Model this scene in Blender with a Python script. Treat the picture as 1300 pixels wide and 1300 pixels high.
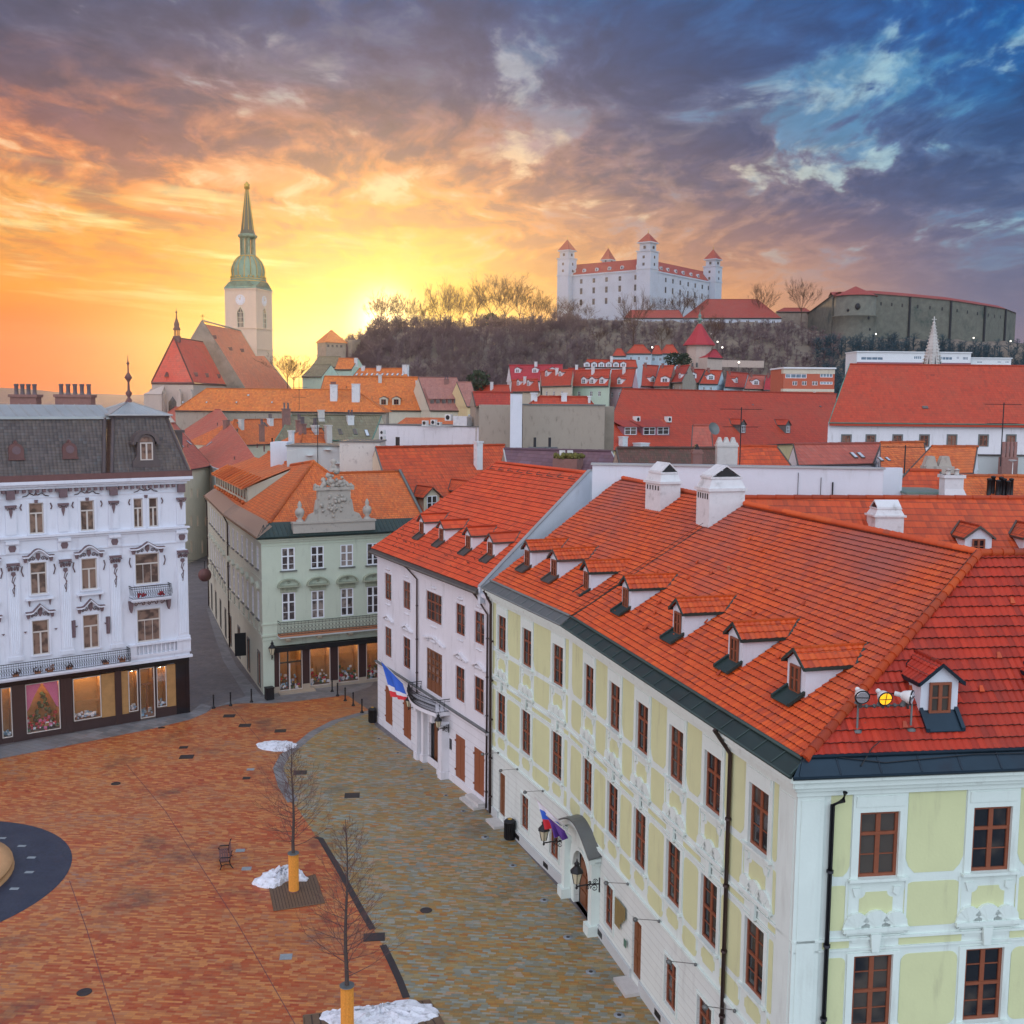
import bpy, bmesh, math, random
import numpy as np
from mathutils import Vector, Matrix
random.seed(7)
PI = math.pi
for o in list(bpy.data.objects): bpy.data.objects.remove(o)
SC = bpy.context.scene
COL = SC.collection

# ------------------------------------------------------------------ camera
FPX = 1340.0; TH = math.atan(140/1340); RO = math.radians(.55); EYE = 25.0
_f = np.array([0, math.cos(TH), -math.sin(TH)]); _r0 = np.array([1., 0, 0]); _u0 = np.array([0, math.sin(TH), math.cos(TH)])
_r = _r0*math.cos(RO)+_u0*math.sin(RO); _u = -_r0*math.sin(RO)+_u0*math.cos(RO)
CAMP = np.array([0, 0, EYE])
cam = bpy.data.cameras.new('camera'); camo = bpy.data.objects.new('camera', cam); COL.objects.link(camo)
cam.sensor_width = 36; cam.lens = FPX/1300*36; cam.clip_start = .5; cam.clip_end = 30000
camo.matrix_world = Matrix(((_r[0], _u[0], -_f[0], 0), (_r[1], _u[1], -_f[1], 0), (_r[2], _u[2], -_f[2], EYE), (0, 0, 0, 1)))
SC.camera = camo

# ------------------------------------------------------------------ exposure
SC.view_settings.view_transform = 'Standard'; SC.view_settings.look = 'None'
SC.view_settings.exposure = 0.0; SC.view_settings.gamma = 1.0
SC.cycles.volume_step_rate = 5; SC.cycles.volume_max_steps = 32; SC.cycles.volume_bounces = 0
SC.cycles.max_bounces = 5; SC.cycles.diffuse_bounces = 2; SC.cycles.glossy_bounces = 2; SC.cycles.transparent_max_bounces = 8

# ------------------------------------------------------------------ node helper
def lin(c):
    return tuple((v/12.92 if v <= .04045 else ((v+.055)/1.055)**2.4) for v in [x/255 for x in c])
class NT:
    def __init__(s, tree): s.t = tree
    def n(s, typ, **kw):
        nd = s.t.nodes.new(typ)
        for k, v in kw.items():
            if k.startswith('i_'): nd.inputs[k[2:].replace('_', ' ')].default_value = v
            else: setattr(nd, k, v)
        return nd
    def l(s, a, b): s.t.links.new(a, b)
    def put(s, sock, v):
        if isinstance(v, bpy.types.NodeSocket): s.l(v, sock)
        else: sock.default_value = v
    def m(s, op, a, b=0., c=0., clamp=False):
        nd = s.n('ShaderNodeMath', operation=op, use_clamp=clamp)
        s.put(nd.inputs[0], a); s.put(nd.inputs[1], b); s.put(nd.inputs[2], c); return nd.outputs[0]
    def vm(s, op, a, b=(0, 0, 0), scale=1.):
        nd = s.n('ShaderNodeVectorMath', operation=op); s.put(nd.inputs[0], a); s.put(nd.inputs[1], b)
        return nd.outputs['Value'] if op in ('DOT_PRODUCT', 'LENGTH') else nd.outputs[0]
    def mix(s, f, a, b, mode='MIX'):
        nd = s.n('ShaderNodeMix', data_type='RGBA', blend_type=mode)
        s.put(nd.inputs[0], f)
        for i, v in ((6, a), (7, b)):
            if isinstance(v, (tuple, list)): v = (*v[:3], 1)
            s.put(nd.inputs[i], v)
        return nd.outputs[2]
    def ramp(s, f, stops, interp='LINEAR'):
        nd = s.n('ShaderNodeValToRGB'); cr = nd.color_ramp; cr.interpolation = interp
        while len(cr.elements) < len(stops): cr.elements.new(.5)
        for e, (p, c) in zip(cr.elements, stops): e.position = p; e.color = (*c[:3], 1) if isinstance(c, (tuple, list)) else (c, c, c, 1)
        s.put(nd.inputs[0], f); return nd.outputs[0]
    def ss(s, v, a, b):
        nd = s.n('ShaderNodeMapRange', interpolation_type='SMOOTHSTEP'); s.put(nd.inputs[0], v)
        nd.inputs[1].default_value = a; nd.inputs[2].default_value = b; return nd.outputs[0]
    def noise(s, vec, scale, detail=4., rough=.5, dist=0., dims='3D'):
        nd = s.n('ShaderNodeTexNoise', noise_dimensions=dims); s.put(nd.inputs['Vector'], vec)
        nd.inputs['Scale'].default_value = scale; nd.inputs['Detail'].default_value = detail
        nd.inputs['Roughness'].default_value = rough; nd.inputs['Distortion'].default_value = dist
        return nd.outputs[0]
    def comb(s, x, y, z=0.):
        nd = s.n('ShaderNodeCombineXYZ'); s.put(nd.inputs[0], x); s.put(nd.inputs[1], y); s.put(nd.inputs[2], z); return nd.outputs[0]
    def sep(s, v):
        nd = s.n('ShaderNodeSeparateXYZ'); s.put(nd.inputs[0], v); return nd.outputs

# ------------------------------------------------------------------ sky
SUNV = _f*FPX + _r*(488-650) - _u*(404-650); SUNV = SUNV/np.linalg.norm(SUNV)
SUN_EL = math.asin(SUNV[2]); SUN_AZ = math.atan2(SUNV[0], SUNV[1])
W = bpy.data.worlds.new("World"); SC.world = W; W.use_nodes = True
t = NT(W.node_tree); W.node_tree.nodes.clear()
d = t.n('ShaderNodeTexCoord').outputs['Generated']; X, Y, Z = t.sep(d)
el = t.m('MULTIPLY', t.m('ARCSINE', Z), 180/PI)
az = t.m('MULTIPLY', t.m('ARCTAN2', X, Y), 180/PI)
e25 = t.m('DIVIDE', el, 24.0, clamp=True)
wob = t.noise(t.comb(t.m('MULTIPLY', az, .08), t.m('MULTIPLY', el, .25)), 1.2, 4)
e25 = t.m('ADD', e25, t.m('MULTIPLY', t.m('SUBTRACT', wob, .5), .16), clamp=True)
def R(l): return t.ramp(e25, [(e/24, lin(c)) for e, c in l])
r1 = R([(0, (228, 96, 66)), (2.2, (242, 108, 50)), (4, (250, 124, 30)), (6, (253, 150, 36)), (8.5, (248, 168, 72)), (11, (238, 152, 92)), (13, (214, 132, 98)), (14.8, (146, 106, 106)), (17, (92, 92, 118)), (20, (80, 90, 124))])
r2 = R([(0, (255, 180, 46)), (3, (255, 202, 48)), (5, (255, 194, 46)), (7, (252, 176, 58)), (9, (242, 160, 74)), (11, (234, 158, 98)), (13.2, (190, 134, 110)), (15.5, (112, 106, 128)), (20, (56, 86, 134))])
r3 = R([(0, (240, 170, 100)), (3, (236, 166, 102)), (5, (226, 158, 108)), (8, (196, 144, 118)), (11, (142, 122, 128)), (14, (100, 106, 134)), (17, (58, 92, 142)), (20, (42, 96, 156))])
r4 = R([(0, (132, 124, 144)), (3, (126, 120, 144)), (6, (112, 114, 142)), (9, (94, 110, 146)), (12, (58, 100, 150)), (15, (20, 96, 160)), (18, (0, 90, 164)), (21, (0, 84, 158))])
c = t.mix(t.ss(az, -24, -9), r1, r2); c = t.mix(t.ss(az, -6, 9), c, r3); c = t.mix(t.ss(az, 9, 25), c, r4)
# cloud deck on a plane overhead
zz_ = t.m('ADD', t.m('MAXIMUM', Z, 0.), .15)
cp = t.comb(t.m('DIVIDE', X, zz_), t.m('DIVIDE', Y, zz_))
warp = t.noise(cp, 1.3, 3)
cpw = t.vm('ADD', cp, t.comb(t.m('MULTIPLY', warp, .5), t.m('MULTIPLY', warp, -.35)))
cpw = t.vm('MULTIPLY', cpw, (1., .62, 1.))
n0 = t.noise(cpw, 2.6, 5, .58); n3 = t.noise(t.vm('ADD', cpw, (3.1, 9.4, 0)), 8.5, 5, .6)
n1 = t.m('ADD', t.m('MULTIPLY', n0, .6), t.m('MULTIPLY', n3, .4))
n2 = t.noise(t.vm('ADD', cpw, (7.3, 2.1, 0)), 4.2, 5, .6)
up = t.ss(el, 3.0, 13.0)
dark = t.m('MULTIPLY', t.ss(n1, .46, .57), up)
c = t.mix(t.m('MULTIPLY', dark, .68), c, t.mix(t.ss(az, -12, 18), lin((70, 76, 104)), lin((26, 62, 112))))
lite = t.m('MULTIPLY', t.ss(n1, .49, .41), up)
c = t.mix(t.m('MULTIPLY', lite, .5), c, t.mix(t.ss(az, -14, 16), t.mix(t.ss(el, 12, 16), lin((244, 170, 122)), lin((124, 122, 142))), lin((84, 158, 200))))
gap = t.m('MULTIPLY', t.m('MULTIPLY', t.ss(n2, .47, .62), t.ss(n1, .50, .42)), t.ss(el, 6, 10))
c = t.mix(t.m('MULTIPLY', gap, .62), c, t.mix(t.ss(az, 6, 22), t.mix(t.ss(el, 12, 16), lin((255, 226, 180)), lin((176, 180, 190))), lin((176, 216, 224))))
# fine mottling
n3 = t.noise(cpw, 15., 3, .6)
c = t.mix(t.m('MULTIPLY', up, .35), c, t.comb(n3, n3, n3), 'OVERLAY')
# bright horizontal streaks low in the left
st = t.noise(t.comb(t.m('MULTIPLY', az, .055), t.m('ADD', t.m('MULTIPLY', el, .55), t.m('MULTIPLY', az, .03))), 1.6, 4, .6)
lowb = t.m('MULTIPLY', t.m('MULTIPLY', t.ss(el, 3., 7.5), t.ss(el, 12, 9)), t.ss(az, -4, -16))
c = t.mix(t.m('MULTIPLY', t.m('MULTIPLY', lowb, t.ss(st, .50, .68)), .75), c, lin((255, 238, 165)))
c = t.mix(t.m('MULTIPLY', t.m('MULTIPLY', lowb, t.ss(st, .47, .34)), .5), c, lin((220, 120, 70)))
# sun glow behind the hill trees
dt = t.vm('DOT_PRODUCT', d, tuple(SUNV)); ang = t.m('MULTIPLY', t.m('ARCCOSINE', t.m('MINIMUM', dt, .99999)), 180/PI)
g1 = t.m('POWER', 2.718, t.m('MULTIPLY', t.m('POWER', t.m('DIVIDE', ang, 3.6), 1.5), -1.))
g2 = t.m('POWER', 2.718, t.m('MULTIPLY', t.m('POWER', t.m('DIVIDE', ang, 1.3), 2.), -1.))
c = t.mix(t.m('MULTIPLY', g1, .7), c, (1.0, .76, .07))
c = t.mix(g2, c, (3.5, 2.6, 1.2))
# overhead and behind the viewer: unseen sky brightened as cool fill for walls and roofs
hi = t.ss(el, 27, 55); bk = t.ss(Y, .35, -.35)
oth = t.mix(t.ss(X, -.8, .8), (1.58, 1.56, 1.86), (1.30, 1.56, 1.82)); top = (.60, .66, .84)
cx_ = t.mix(bk, t.mix(hi, c, top), t.mix(t.m('MULTIPLY', hi, .6), oth, top))
cx_ = t.mix(t.m('MULTIPLY', t.m('MULTIPLY', t.ss(X, -.5, -.75), t.ss(el, 40, 8)), .22), cx_, (2.3, 1.15, .5))  # unseen orange sky flank added as warm fill from the left
cx_ = t.mix(t.ss(el, -.5, -6), cx_, (.12, .09, .08))
bg = t.n('ShaderNodeBackground'); t.l(cx_, bg.inputs[0]); bg.inputs[1].default_value = 1.0
sky = t.n('ShaderNodeTexSky', sky_type='NISHITA', sun_disc=False, sun_elevation=SUN_EL, sun_rotation=SUN_AZ)
bg2 = t.n('ShaderNodeBackground'); t.l(sky.outputs[0], bg2.inputs[0]); bg2.inputs[1].default_value = .003
ad = t.n('ShaderNodeAddShader'); t.l(bg.outputs[0], ad.inputs[0]); t.l(bg2.outputs[0], ad.inputs[1])
t.l(ad.outputs[0], t.n('ShaderNodeOutputWorld').inputs[0])

# ------------------------------------------------------------------ sun
sl = bpy.data.lights.new('sun', 'SUN'); sl.energy = 3.0; sl.angle = math.radians(2); sl.color = (1, .62, .25)
so = bpy.data.objects.new('sun', sl); COL.objects.link(so); so.location = (-60, 300, 150)
so.rotation_euler = Vector(SUNV).to_track_quat('Z', 'Y').to_euler()

# ------------------------------------------------------------------ photo measuring: pixel (1300 px photo) -> place
def ray(px, py): return _f*FPX + _r*(px-650) - _u*(py-650)
def pz(px, py, z=0.):
    dd = ray(px, py); return CAMP + dd*((z-EYE)/dd[2])
def pY(px, py, Yd):
    dd = ray(px, py); return CAMP + dd*(Yd/dd[1])
def nrm(v): v = np.array(v, float); return v/np.linalg.norm(v)
class Frame:
    """vertical plane from a to b: u along, d outward (towards the viewer), z up"""
    def __init__(s, a, b):
        s.a = np.array(a[:2], float); s.b = np.array(b[:2], float); s.L = np.linalg.norm(s.b-s.a)
        s.t = (s.b-s.a)/s.L; s.o = np.array([-s.t[1], s.t[0]])
        if s.o.dot(-s.a) < 0: s.o = -s.o
        s.rot = math.atan2(s.o[1], s.o[0]) + PI/2     # local -Y looks outward
        s.flip = 1 if (s.t[0]*math.cos(s.rot)+s.t[1]*math.sin(s.rot)) > 0 else -1
    def p(s, u, d, z): q = s.a+s.t*u+s.o*d; return np.array([q[0], q[1], z])
    def px(s, px, py, d=0.):
        dd = ray(px, py); a = s.a+s.o*d; k = a.dot(s.o)/dd[:2].dot(s.o); P = CAMP+dd*k
        return (P[:2]-s.a).dot(s.t), P[2]
    def sub(s, u): return Frame(s.a+s.t*u, s.b+s.t*u)
class Slope:
    """roof plane rising away from an eave line (a frame at height z0) with a pitch"""
    def __init__(s, fr, z0, pit, d0=0.):
        s.f = fr; s.z0 = z0; s.tp = math.tan(math.radians(pit)); s.d0 = d0
        s.cs = math.cos(math.radians(pit)); s.sn = math.sin(math.radians(pit))
        n = s.f.o; s.N = nrm([n[0]*s.tp, n[1]*s.tp, 1.]); s.q = np.array([*(fr.a+fr.o*d0), z0])
        s.U = np.array([fr.t[0], fr.t[1], 0]); s.V = np.array([-n[0]*s.cs, -n[1]*s.cs, s.sn])
    def px(s, px, py):
        dd = ray(px, py); k = s.N.dot(s.q-CAMP)/s.N.dot(dd); return CAMP+dd*k
    def at(s, u, w):      # w = horizontal run from the eave
        q = s.f.a+s.f.t*u+s.f.o*(s.d0-w); return np.array([q[0], q[1], s.z0+w*s.tp])
    def uw(s, P):
        v = np.array(P[:2])-s.f.a; return v.dot(s.f.t), s.d0-v.dot(s.f.o)
# ------------------------------------------------------------------ mesh builder
class MB:
    def __init__(s): s.v = []; s.f = []; s.uv = []; s.mi = []; s.sm = []; s.m = 0
    def face(s, pts, uv=None, smooth=False):
        i = len(s.v); s.v += [tuple(map(float, p)) for p in pts]; s.f.append(tuple(range(i, i+len(pts))))
        s.uv.append(uv); s.mi.append(s.m); s.sm.append(smooth); return s
    def box(s, fr, u0, u1, d0, d1, z0, z1):
        P = [fr.p(u, d, z) for u in (u0, u1) for d in (d0, d1) for z in (z0, z1)]
        for q in ((0, 1, 3, 2), (4, 6, 7, 5), (0, 4, 5, 1), (2, 3, 7, 6), (0, 2, 6, 4), (1, 5, 7, 3)): s.face([P[k] for k in q])
        return s
    def prism(s, pts, off):      # polygon extruded by a vector
        off = np.array(off); A = [np.array(p) for p in pts]; B = [p+off for p in A]
        s.face(A); s.face(B[::-1]); n = len(A)
        for i in range(n): s.face([A[i], B[i], B[(i+1) % n], A[(i+1) % n]])
        return s
    def fprism(s, fr, uz, d0, d1):   # polygon in a frame's plane, extruded outward
        A = [fr.p(u, d0, z) for u, z in uz]; o = np.array([*(fr.o*(d1-d0)), 0]); return s.prism(A, o)
    def tube(s, path, r, n=6, cap=True):
        path = [np.array(p, float) for p in path]; rs = r if isinstance(r, (list, tuple)) else [r]*len(path); rings = []
        for i, p in enumerate(path):
            dv = nrm(path[min(i+1, len(path)-1)]-path[max(i-1, 0)]); a = np.array([0, 0, 1.]) if abs(dv[2]) < .9 else np.array([1., 0, 0])
            x = nrm(np.cross(dv, a)); y = np.cross(dv, x)
            rings.append([p+(x*math.cos(2*PI*k/n)+y*math.sin(2*PI*k/n))*rs[i] for k in range(n)])
        b = len(s.v)
        for rg in rings: s.v += [tuple(q) for q in rg]
        for i in range(len(path)-1):
            for k in range(n):
                s.f.append((b+i*n+k, b+i*n+(k+1) % n, b+(i+1)*n+(k+1) % n, b+(i+1)*n+k)); s.uv.append(None); s.mi.append(s.m); s.sm.append(n > 4)
        if cap:
            for i in (0, len(path)-1): s.f.append(tuple(b+i*n+k for k in range(n))); s.uv.append(None); s.mi.append(s.m); s.sm.append(False)
        return s
    def lathe(s, c, prof, n=12, smooth=True, cap=True):  # prof = [(r, z)...]
        b = len(s.v)
        for r, z in prof:
            for k in range(n): a = 2*PI*(k+.5)/n; s.v.append((c[0]+r*math.cos(a), c[1]+r*math.sin(a), c[2]+z))
        for i in range(len(prof)-1):
            for k in range(n): s.f.append((b+i*n+k, b+i*n+(k+1) % n, b+(i+1)*n+(k+1) % n, b+(i+1)*n+k)); s.uv.append(None); s.mi.append(s.m); s.sm.append(smooth)
        if cap:
            for i in (0, len(prof)-1):
                if prof[i][0] > 1e-3: s.f.append(tuple(b+i*n+k for k in range(n))); s.uv.append(None); s.mi.append(s.m); s.sm.append(False)
        return s
    def blob(s, c, r, n=8, m=5, jit=.2, rnd=random):
        rx, ry, rz = r if isinstance(r, (tuple, list)) else (r, r, r); b = len(s.v)
        for i in range(m+1):
            th = PI*i/m
            for k in range(n):
                j = 1+rnd.uniform(-jit, jit); a = 2*PI*k/n
                s.v.append((c[0]+rx*math.sin(th)*math.cos(a)*j, c[1]+ry*math.sin(th)*math.sin(a)*j, c[2]+rz*math.cos(th)*j))
        for i in range(m):
            for k in range(n): s.f.append((b+i*n+k, b+i*n+(k+1) % n, b+(i+1)*n+(k+1) % n, b+(i+1)*n+k)); s.uv.append(None); s.mi.append(s.m); s.sm.append(True)
        return s
    def mesh(s, name, mats, org=(0, 0, 0)):
        me = bpy.data.meshes.new(name); o = np.array(org)
        me.from_pydata([(v[0]-o[0], v[1]-o[1], v[2]-o[2]) for v in s.v], [], s.f)
        for m in (mats if isinstance(mats, (list, tuple)) else [mats]): me.materials.append(m)
        me.polygons.foreach_set('material_index', s.mi); me.polygons.foreach_set('use_smooth', s.sm)
        if 1:
            l = me.uv_layers.new(name='UVMap'); buf = []
            for f, u in zip(s.f, s.uv): buf += ([c for q in u for c in q] if u is not None else [.12+len(buf)*.0007 % 9, .22]*len(f))
            l.data.foreach_set('uv', buf)
        me.update(); return me
def org_of(o):
    return np.array(o.location) + (org_of(o.parent) if o.parent else 0)
def obj(name, mb, mats, parent=None, label=None, kind=None):
    """links a builder (world coordinates) as one mesh object"""
    org = org_of(parent) if parent else (0, 0, 0)
    o = bpy.data.objects.new(name, mb.mesh(name, mats, org)); COL.objects.link(o)
    if parent: o.parent = parent
    if label: o['label'] = label
    if kind: o['kind'] = kind
    return o
def tag(o, label, cat, group=None):
    o['label'] = label; o['category'] = cat
    if group: o['group'] = group
    return o
def thing(name, label, cat, loc, group=None):
    o = bpy.data.objects.new(name, None); COL.objects.link(o); o.location = tuple(map(float, loc)); o.empty_display_size = .5
    return tag(o, label, cat, group)
def single(name, mb, mats, base, label, cat, group=None):
    o = bpy.data.objects.new(name, mb.mesh(name, mats, base)); COL.objects.link(o); o.location = tuple(map(float, base)); return tag(o, label, cat, group)
def place(name, me, parent, pos, rot=0., sub=None):
    """a shared mesh at a world position, child of an unrotated parent"""
    o = bpy.data.objects.new(name, me); COL.objects.link(o); o.parent = parent
    o.location = tuple(np.array(pos)-org_of(parent)); o.rotation_euler = (0, 0, rot); return o
def kid(name, me, parent):
    o = bpy.data.objects.new(name, me); COL.objects.link(o); o.parent = parent; return o
def copy_tree(o, parent=None):
    c = o.copy(); COL.objects.link(c); c.parent = parent
    for ch in list(o.children): copy_tree(ch, c)
    return c
def struct(name, mb, mats): o = obj(name, mb, mats); o['kind'] = 'structure'; return o

# ------------------------------------------------------------------ tiled roofs
def clipspan(poly, v):
    us = []
    n = len(poly)
    for i in range(n):
        (u0, v0), (u1, v1) = poly[i], poly[(i+1) % n]
        if (v0-v)*(v1-v) <= 0 and v0 != v1: us.append(u0+(u1-u0)*(v-v0)/(v1-v0))
        elif v0 == v1 == v: us += [u0, u1]
    return (min(us), max(us)) if us else None
def tiled(mb, sl, pts, course=.36, wave=.22, amp=.036, lip=.05, lift=.02):
    """real waved tile courses over a convex polygon lying in slope sl"""
    q = sl.q; P = [((np.array(p)-q).dot(sl.U), (np.array(p)-q).dot(sl.V)) for p in pts]
    v0 = min(p[1] for p in P)+1e-4; v1 = max(p[1] for p in P)-1e-4; N = sl.N; du = wave/4
    vb = v0; rj = random.Random(len(pts)+int(abs(q[0])*10)); sag = [rj.uniform(-.007, .007) for _ in range(4096)]; row = 0
    while vb < v1:
        row += 1
        vt = min(vb+course, v1)
        a, b = clipspan(P, vb), clipspan(P, vt)
        if a and b:
            lo = min(a[0], b[0]); hi = max(a[1], b[1]); k0 = math.ceil(lo/du); k1 = math.floor(hi/du)
            cols = [lo]+[k*du for k in range(k0, k1+1)]+[hi]
            prev = None
            for k, uu in enumerate(cols):
                ph = .5-.5*math.cos(2*PI*uu/wave)
                ub = min(max(uu, a[0]), a[1]); ut = min(max(uu, b[0]), b[1])
                jt = sag[(int(uu/wave)*7+row*131) % 4096]; hb = lift+lip+amp*ph+jt; ht = lift+amp*ph
                A = q+sl.U*ub+sl.V*(vb+jt*.9); B = q+sl.U*ut+sl.V*vt
                cur = (A+N*(lift*.3), A+N*hb, B+N*ht, ub, ut)
                if prev is not None and not (cur[3]-prev[3] < 1e-5 and cur[4]-prev[4] < 1e-5):
                    mb.face([prev[1], cur[1], cur[2], prev[2]], [(prev[3], vb-v0+.01), (cur[3], vb-v0+.01), (cur[4], vt-v0-.01), (prev[4], vt-v0-.01)], True)
                    mb.face([prev[0], cur[0], cur[1], prev[1]], [(prev[3], vb-v0+.002), (cur[3], vb-v0+.002), (cur[3], vb-v0+.004), (prev[3], vb-v0+.004)])
                prev = cur
        vb += course
def flatroof(mb, sl, pts, thick=.12):
    """plain tile-textured slab in slope sl (uv in metres)"""
    q = sl.q; uv = [((np.array(p)-q).dot(sl.U), (np.array(p)-q).dot(sl.V)) for p in pts]
    mb.face(pts, uv); n = len(pts); lo = [np.array(p)-np.array([0, 0, thick]) for p in pts]
    for i in range(n): mb.face([pts[i], lo[i], lo[(i+1) % n], pts[(i+1) % n]])
def slabuv(mb, pts, thick=.0):
    """tile-textured polygon of any orientation: u level, v up the slope"""
    P = [np.array(p, float) for p in pts]; N = nrm(np.cross(P[1]-P[0], P[2]-P[0]))
    if N[2] < 0: N = -N
    U = np.cross(N, [0, 0, 1.]); U = nrm(U) if np.linalg.norm(U) > 1e-3 else np.array([1., 0, 0]); V = np.cross(N, U)
    if V[2] < 0: V = -V
    mb.face(P, [((p).dot(U), (p).dot(V)) for p in P])
def ridge(mb, p, q, r=.13, seg=.38):
    p, q = np.array(p, float), np.array(q, float); L = np.linalg.norm(q-p); n = max(1, int(L/seg)); dv = (q-p)/n
    for i in range(n):
        mb.tube([p+dv*i, p+dv*(i+1.08)], [r*1.12, r*.92], 8)

# ------------------------------------------------------------------ facade with openings
def wallgrid(mb, fr, u0, u1, z0, z1, ops, rev=.18, d=0., extra_z=()):
    us = sorted({u0, u1, *[x for o in ops for x in o[:2] if u0 < x < u1]}); zs = sorted({z0, z1, *[x for o in ops for x in o[2:4] if z0 < x < z1]})
    for i in range(len(us)-1):
        for j in range(len(zs)-1):
            cu, cz = (us[i]+us[i+1])/2, (zs[j]+zs[j+1])/2
            if any(o[0] < cu < o[1] and o[2] < cz < o[3] for o in ops): continue
            mb.face([fr.p(us[i], d, zs[j]), fr.p(us[i+1], d, zs[j]), fr.p(us[i+1], d, zs[j+1]), fr.p(us[i], d, zs[j+1])])
    for a, b, c, e in [o[:4] for o in ops]:
        for P, Q in (((a, c), (b, c)), ((b, c), (b, e)), ((b, e), (a, e)), ((a, e), (a, c))):
            mb.face([fr.p(P[0], d, P[1]), fr.p(Q[0], d, Q[1]), fr.p(Q[0], d-rev, Q[1]), fr.p(P[0], d-rev, P[1])])
# local frame for shared meshes: x right, -y outward, z up, origin at the opening's bottom centre
class LF:
    def p(s, u, d, z): return (u, -d, z)
LOC = LF()
_wc = {}
def window(parent, fr, u, z0, w, h, style, d=0., tint=None):
    """window part (frame) > pane (+ surround, sill, hood by style)"""
    S = WSTYLE[style]; key = (round(w, 2), round(h, 2), style)
    if key not in _wc:
        f = MB(); a = -w/2; b = w/2; rv = S.get('set', .12); cw = S.get('cas', .07); mw = S.get('mun', .035)
        f.box(LOC, a, a+cw, -rv, -rv+.06, 0, h); f.box(LOC, b-cw, b, -rv, -rv+.06, 0, h)
        f.box(LOC, a+cw, b-cw, -rv, -rv+.06, 0, cw); f.box(LOC, a+cw, b-cw, -rv, -rv+.06, h-cw, h)
        nv = S.get('v', 2); hs = S.get('h', (.55,))
        for k in range(1, nv):
            x = a+w*k/nv; m2 = (cw*.75 if S.get('midthick', True) and k*2 == nv else mw/2); f.box(LOC, x-m2, x+m2, -rv+.002, -rv+.05, cw, (h-cw)*S.get('vtop', 1))
        for q in hs:
            thick = .05 if q == S.get('trans', -1) else mw/2
            f.box(LOC, a+cw, b-cw, -rv-.004, -rv+.042+(.03 if thick > .03 else 0), h*q-thick, h*q+thick)
        fm = f.mesh('window', S['mat'])
        g = MB(); g.box(LOC, a+cw*.5, b-cw*.5, -rv-.05, -rv+.008, cw*.5, h-cw*.5); gm = g.mesh('pane', S.get('glass', M['glass']))
        ex = []
        if 'sur' in S:      # raised surround
            k = MB(); sw = S['sur']; t2 = S.get('surtop', sw); dd = .05
            k.box(LOC, a-sw, a, 0.003, dd, -S.get('surbot', 0), h+t2); k.box(LOC, b, b+sw, 0.003, dd, -S.get('surbot', 0), h+t2); k.box(LOC, a, b, .003, dd, h, h+t2)
            if S.get('surbot', 0) > 0: k.box(LOC, a, b, .003, dd, -S['surbot'], 0)
            if S.get('toppanel'): k.box(LOC, a-sw*.6, b+sw*.6, dd, dd+.03, h+t2*.3, h+t2*.85)
            ex.append(('surround', k.mesh('surround', S['surmat'])))
        if 'sill' in S:
            k = MB(); e = S.get('sillw', .14); k.box(LOC, a-e, b+e, -rv, .16, -.09, -.003); ex.append(('sill', k.mesh('sill', S['sill'])))
        if 'hood' in S: ex.append(('hood', S['hood'](w, h)))
        _wc[key] = (fm, gm, ex)
    fm, gm, ex = _wc[key]
    o = place('window', fm, parent, fr.p(u, d, z0), fr.rot)
    kid('pane', gm, o)
    for n, m_ in ex: kid(n, m_, o)
    return o
def plainhouse_windows(parent, fr, us, zs, w, h, style):
    for z in zs:
        for u in us: window(parent, fr, u, z, w, h, style)
# ------------------------------------------------------------------ materials
M = {}
def newmat(name):
    m = bpy.data.materials.new(name); m.use_nodes = True; m.node_tree.nodes.clear(); t = NT(m.node_tree)
    b = t.n('ShaderNodeBsdfPrincipled'); o = t.n('ShaderNodeOutputMaterial'); t.l(b.outputs[0], o.inputs[0]); M[name] = m
    return m, t, b
def bump(t, b, h, strength=.4, dist=.02):
    n = t.n('ShaderNodeBump'); n.inputs['Strength'].default_value = strength; n.inputs['Distance'].default_value = dist
    t.l(h, n.inputs['Height']); t.l(n.outputs[0], b.inputs['Normal'])
def plain(name, col, rough=.6, metal=0., var=.12, scale=1.5, bmp=0., grime=None, gs=.5, coat=0., emis=None, es=0.):
    m, t, b = newmat(name); P = t.n('ShaderNodeTexCoord').outputs['Object']
    n = t.noise(P, scale, 6, .6); k = t.m('MULTIPLY_ADD', n, 2*var, 1-var)
    c = t.mix(1., col, t.comb(k, k, k), 'MULTIPLY')
    if grime:
        g = t.ss(t.noise(P, gs, 8, .68), .5, .72); c = t.mix(t.m('MULTIPLY', g, grime[1]), c, grime[0])
    t.l(c, b.inputs['Base Color']); b.inputs['Roughness'].default_value = rough; b.inputs['Metallic'].default_value = metal
    if coat: b.inputs['Coat Weight'].default_value = coat
    if bmp: bump(t, b, t.noise(P, 14, 4), .5, bmp)
    if emis: b.inputs['Emission Color'].default_value = (*emis, 1); b.inputs['Emission Strength'].default_value = es
    return m
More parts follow.
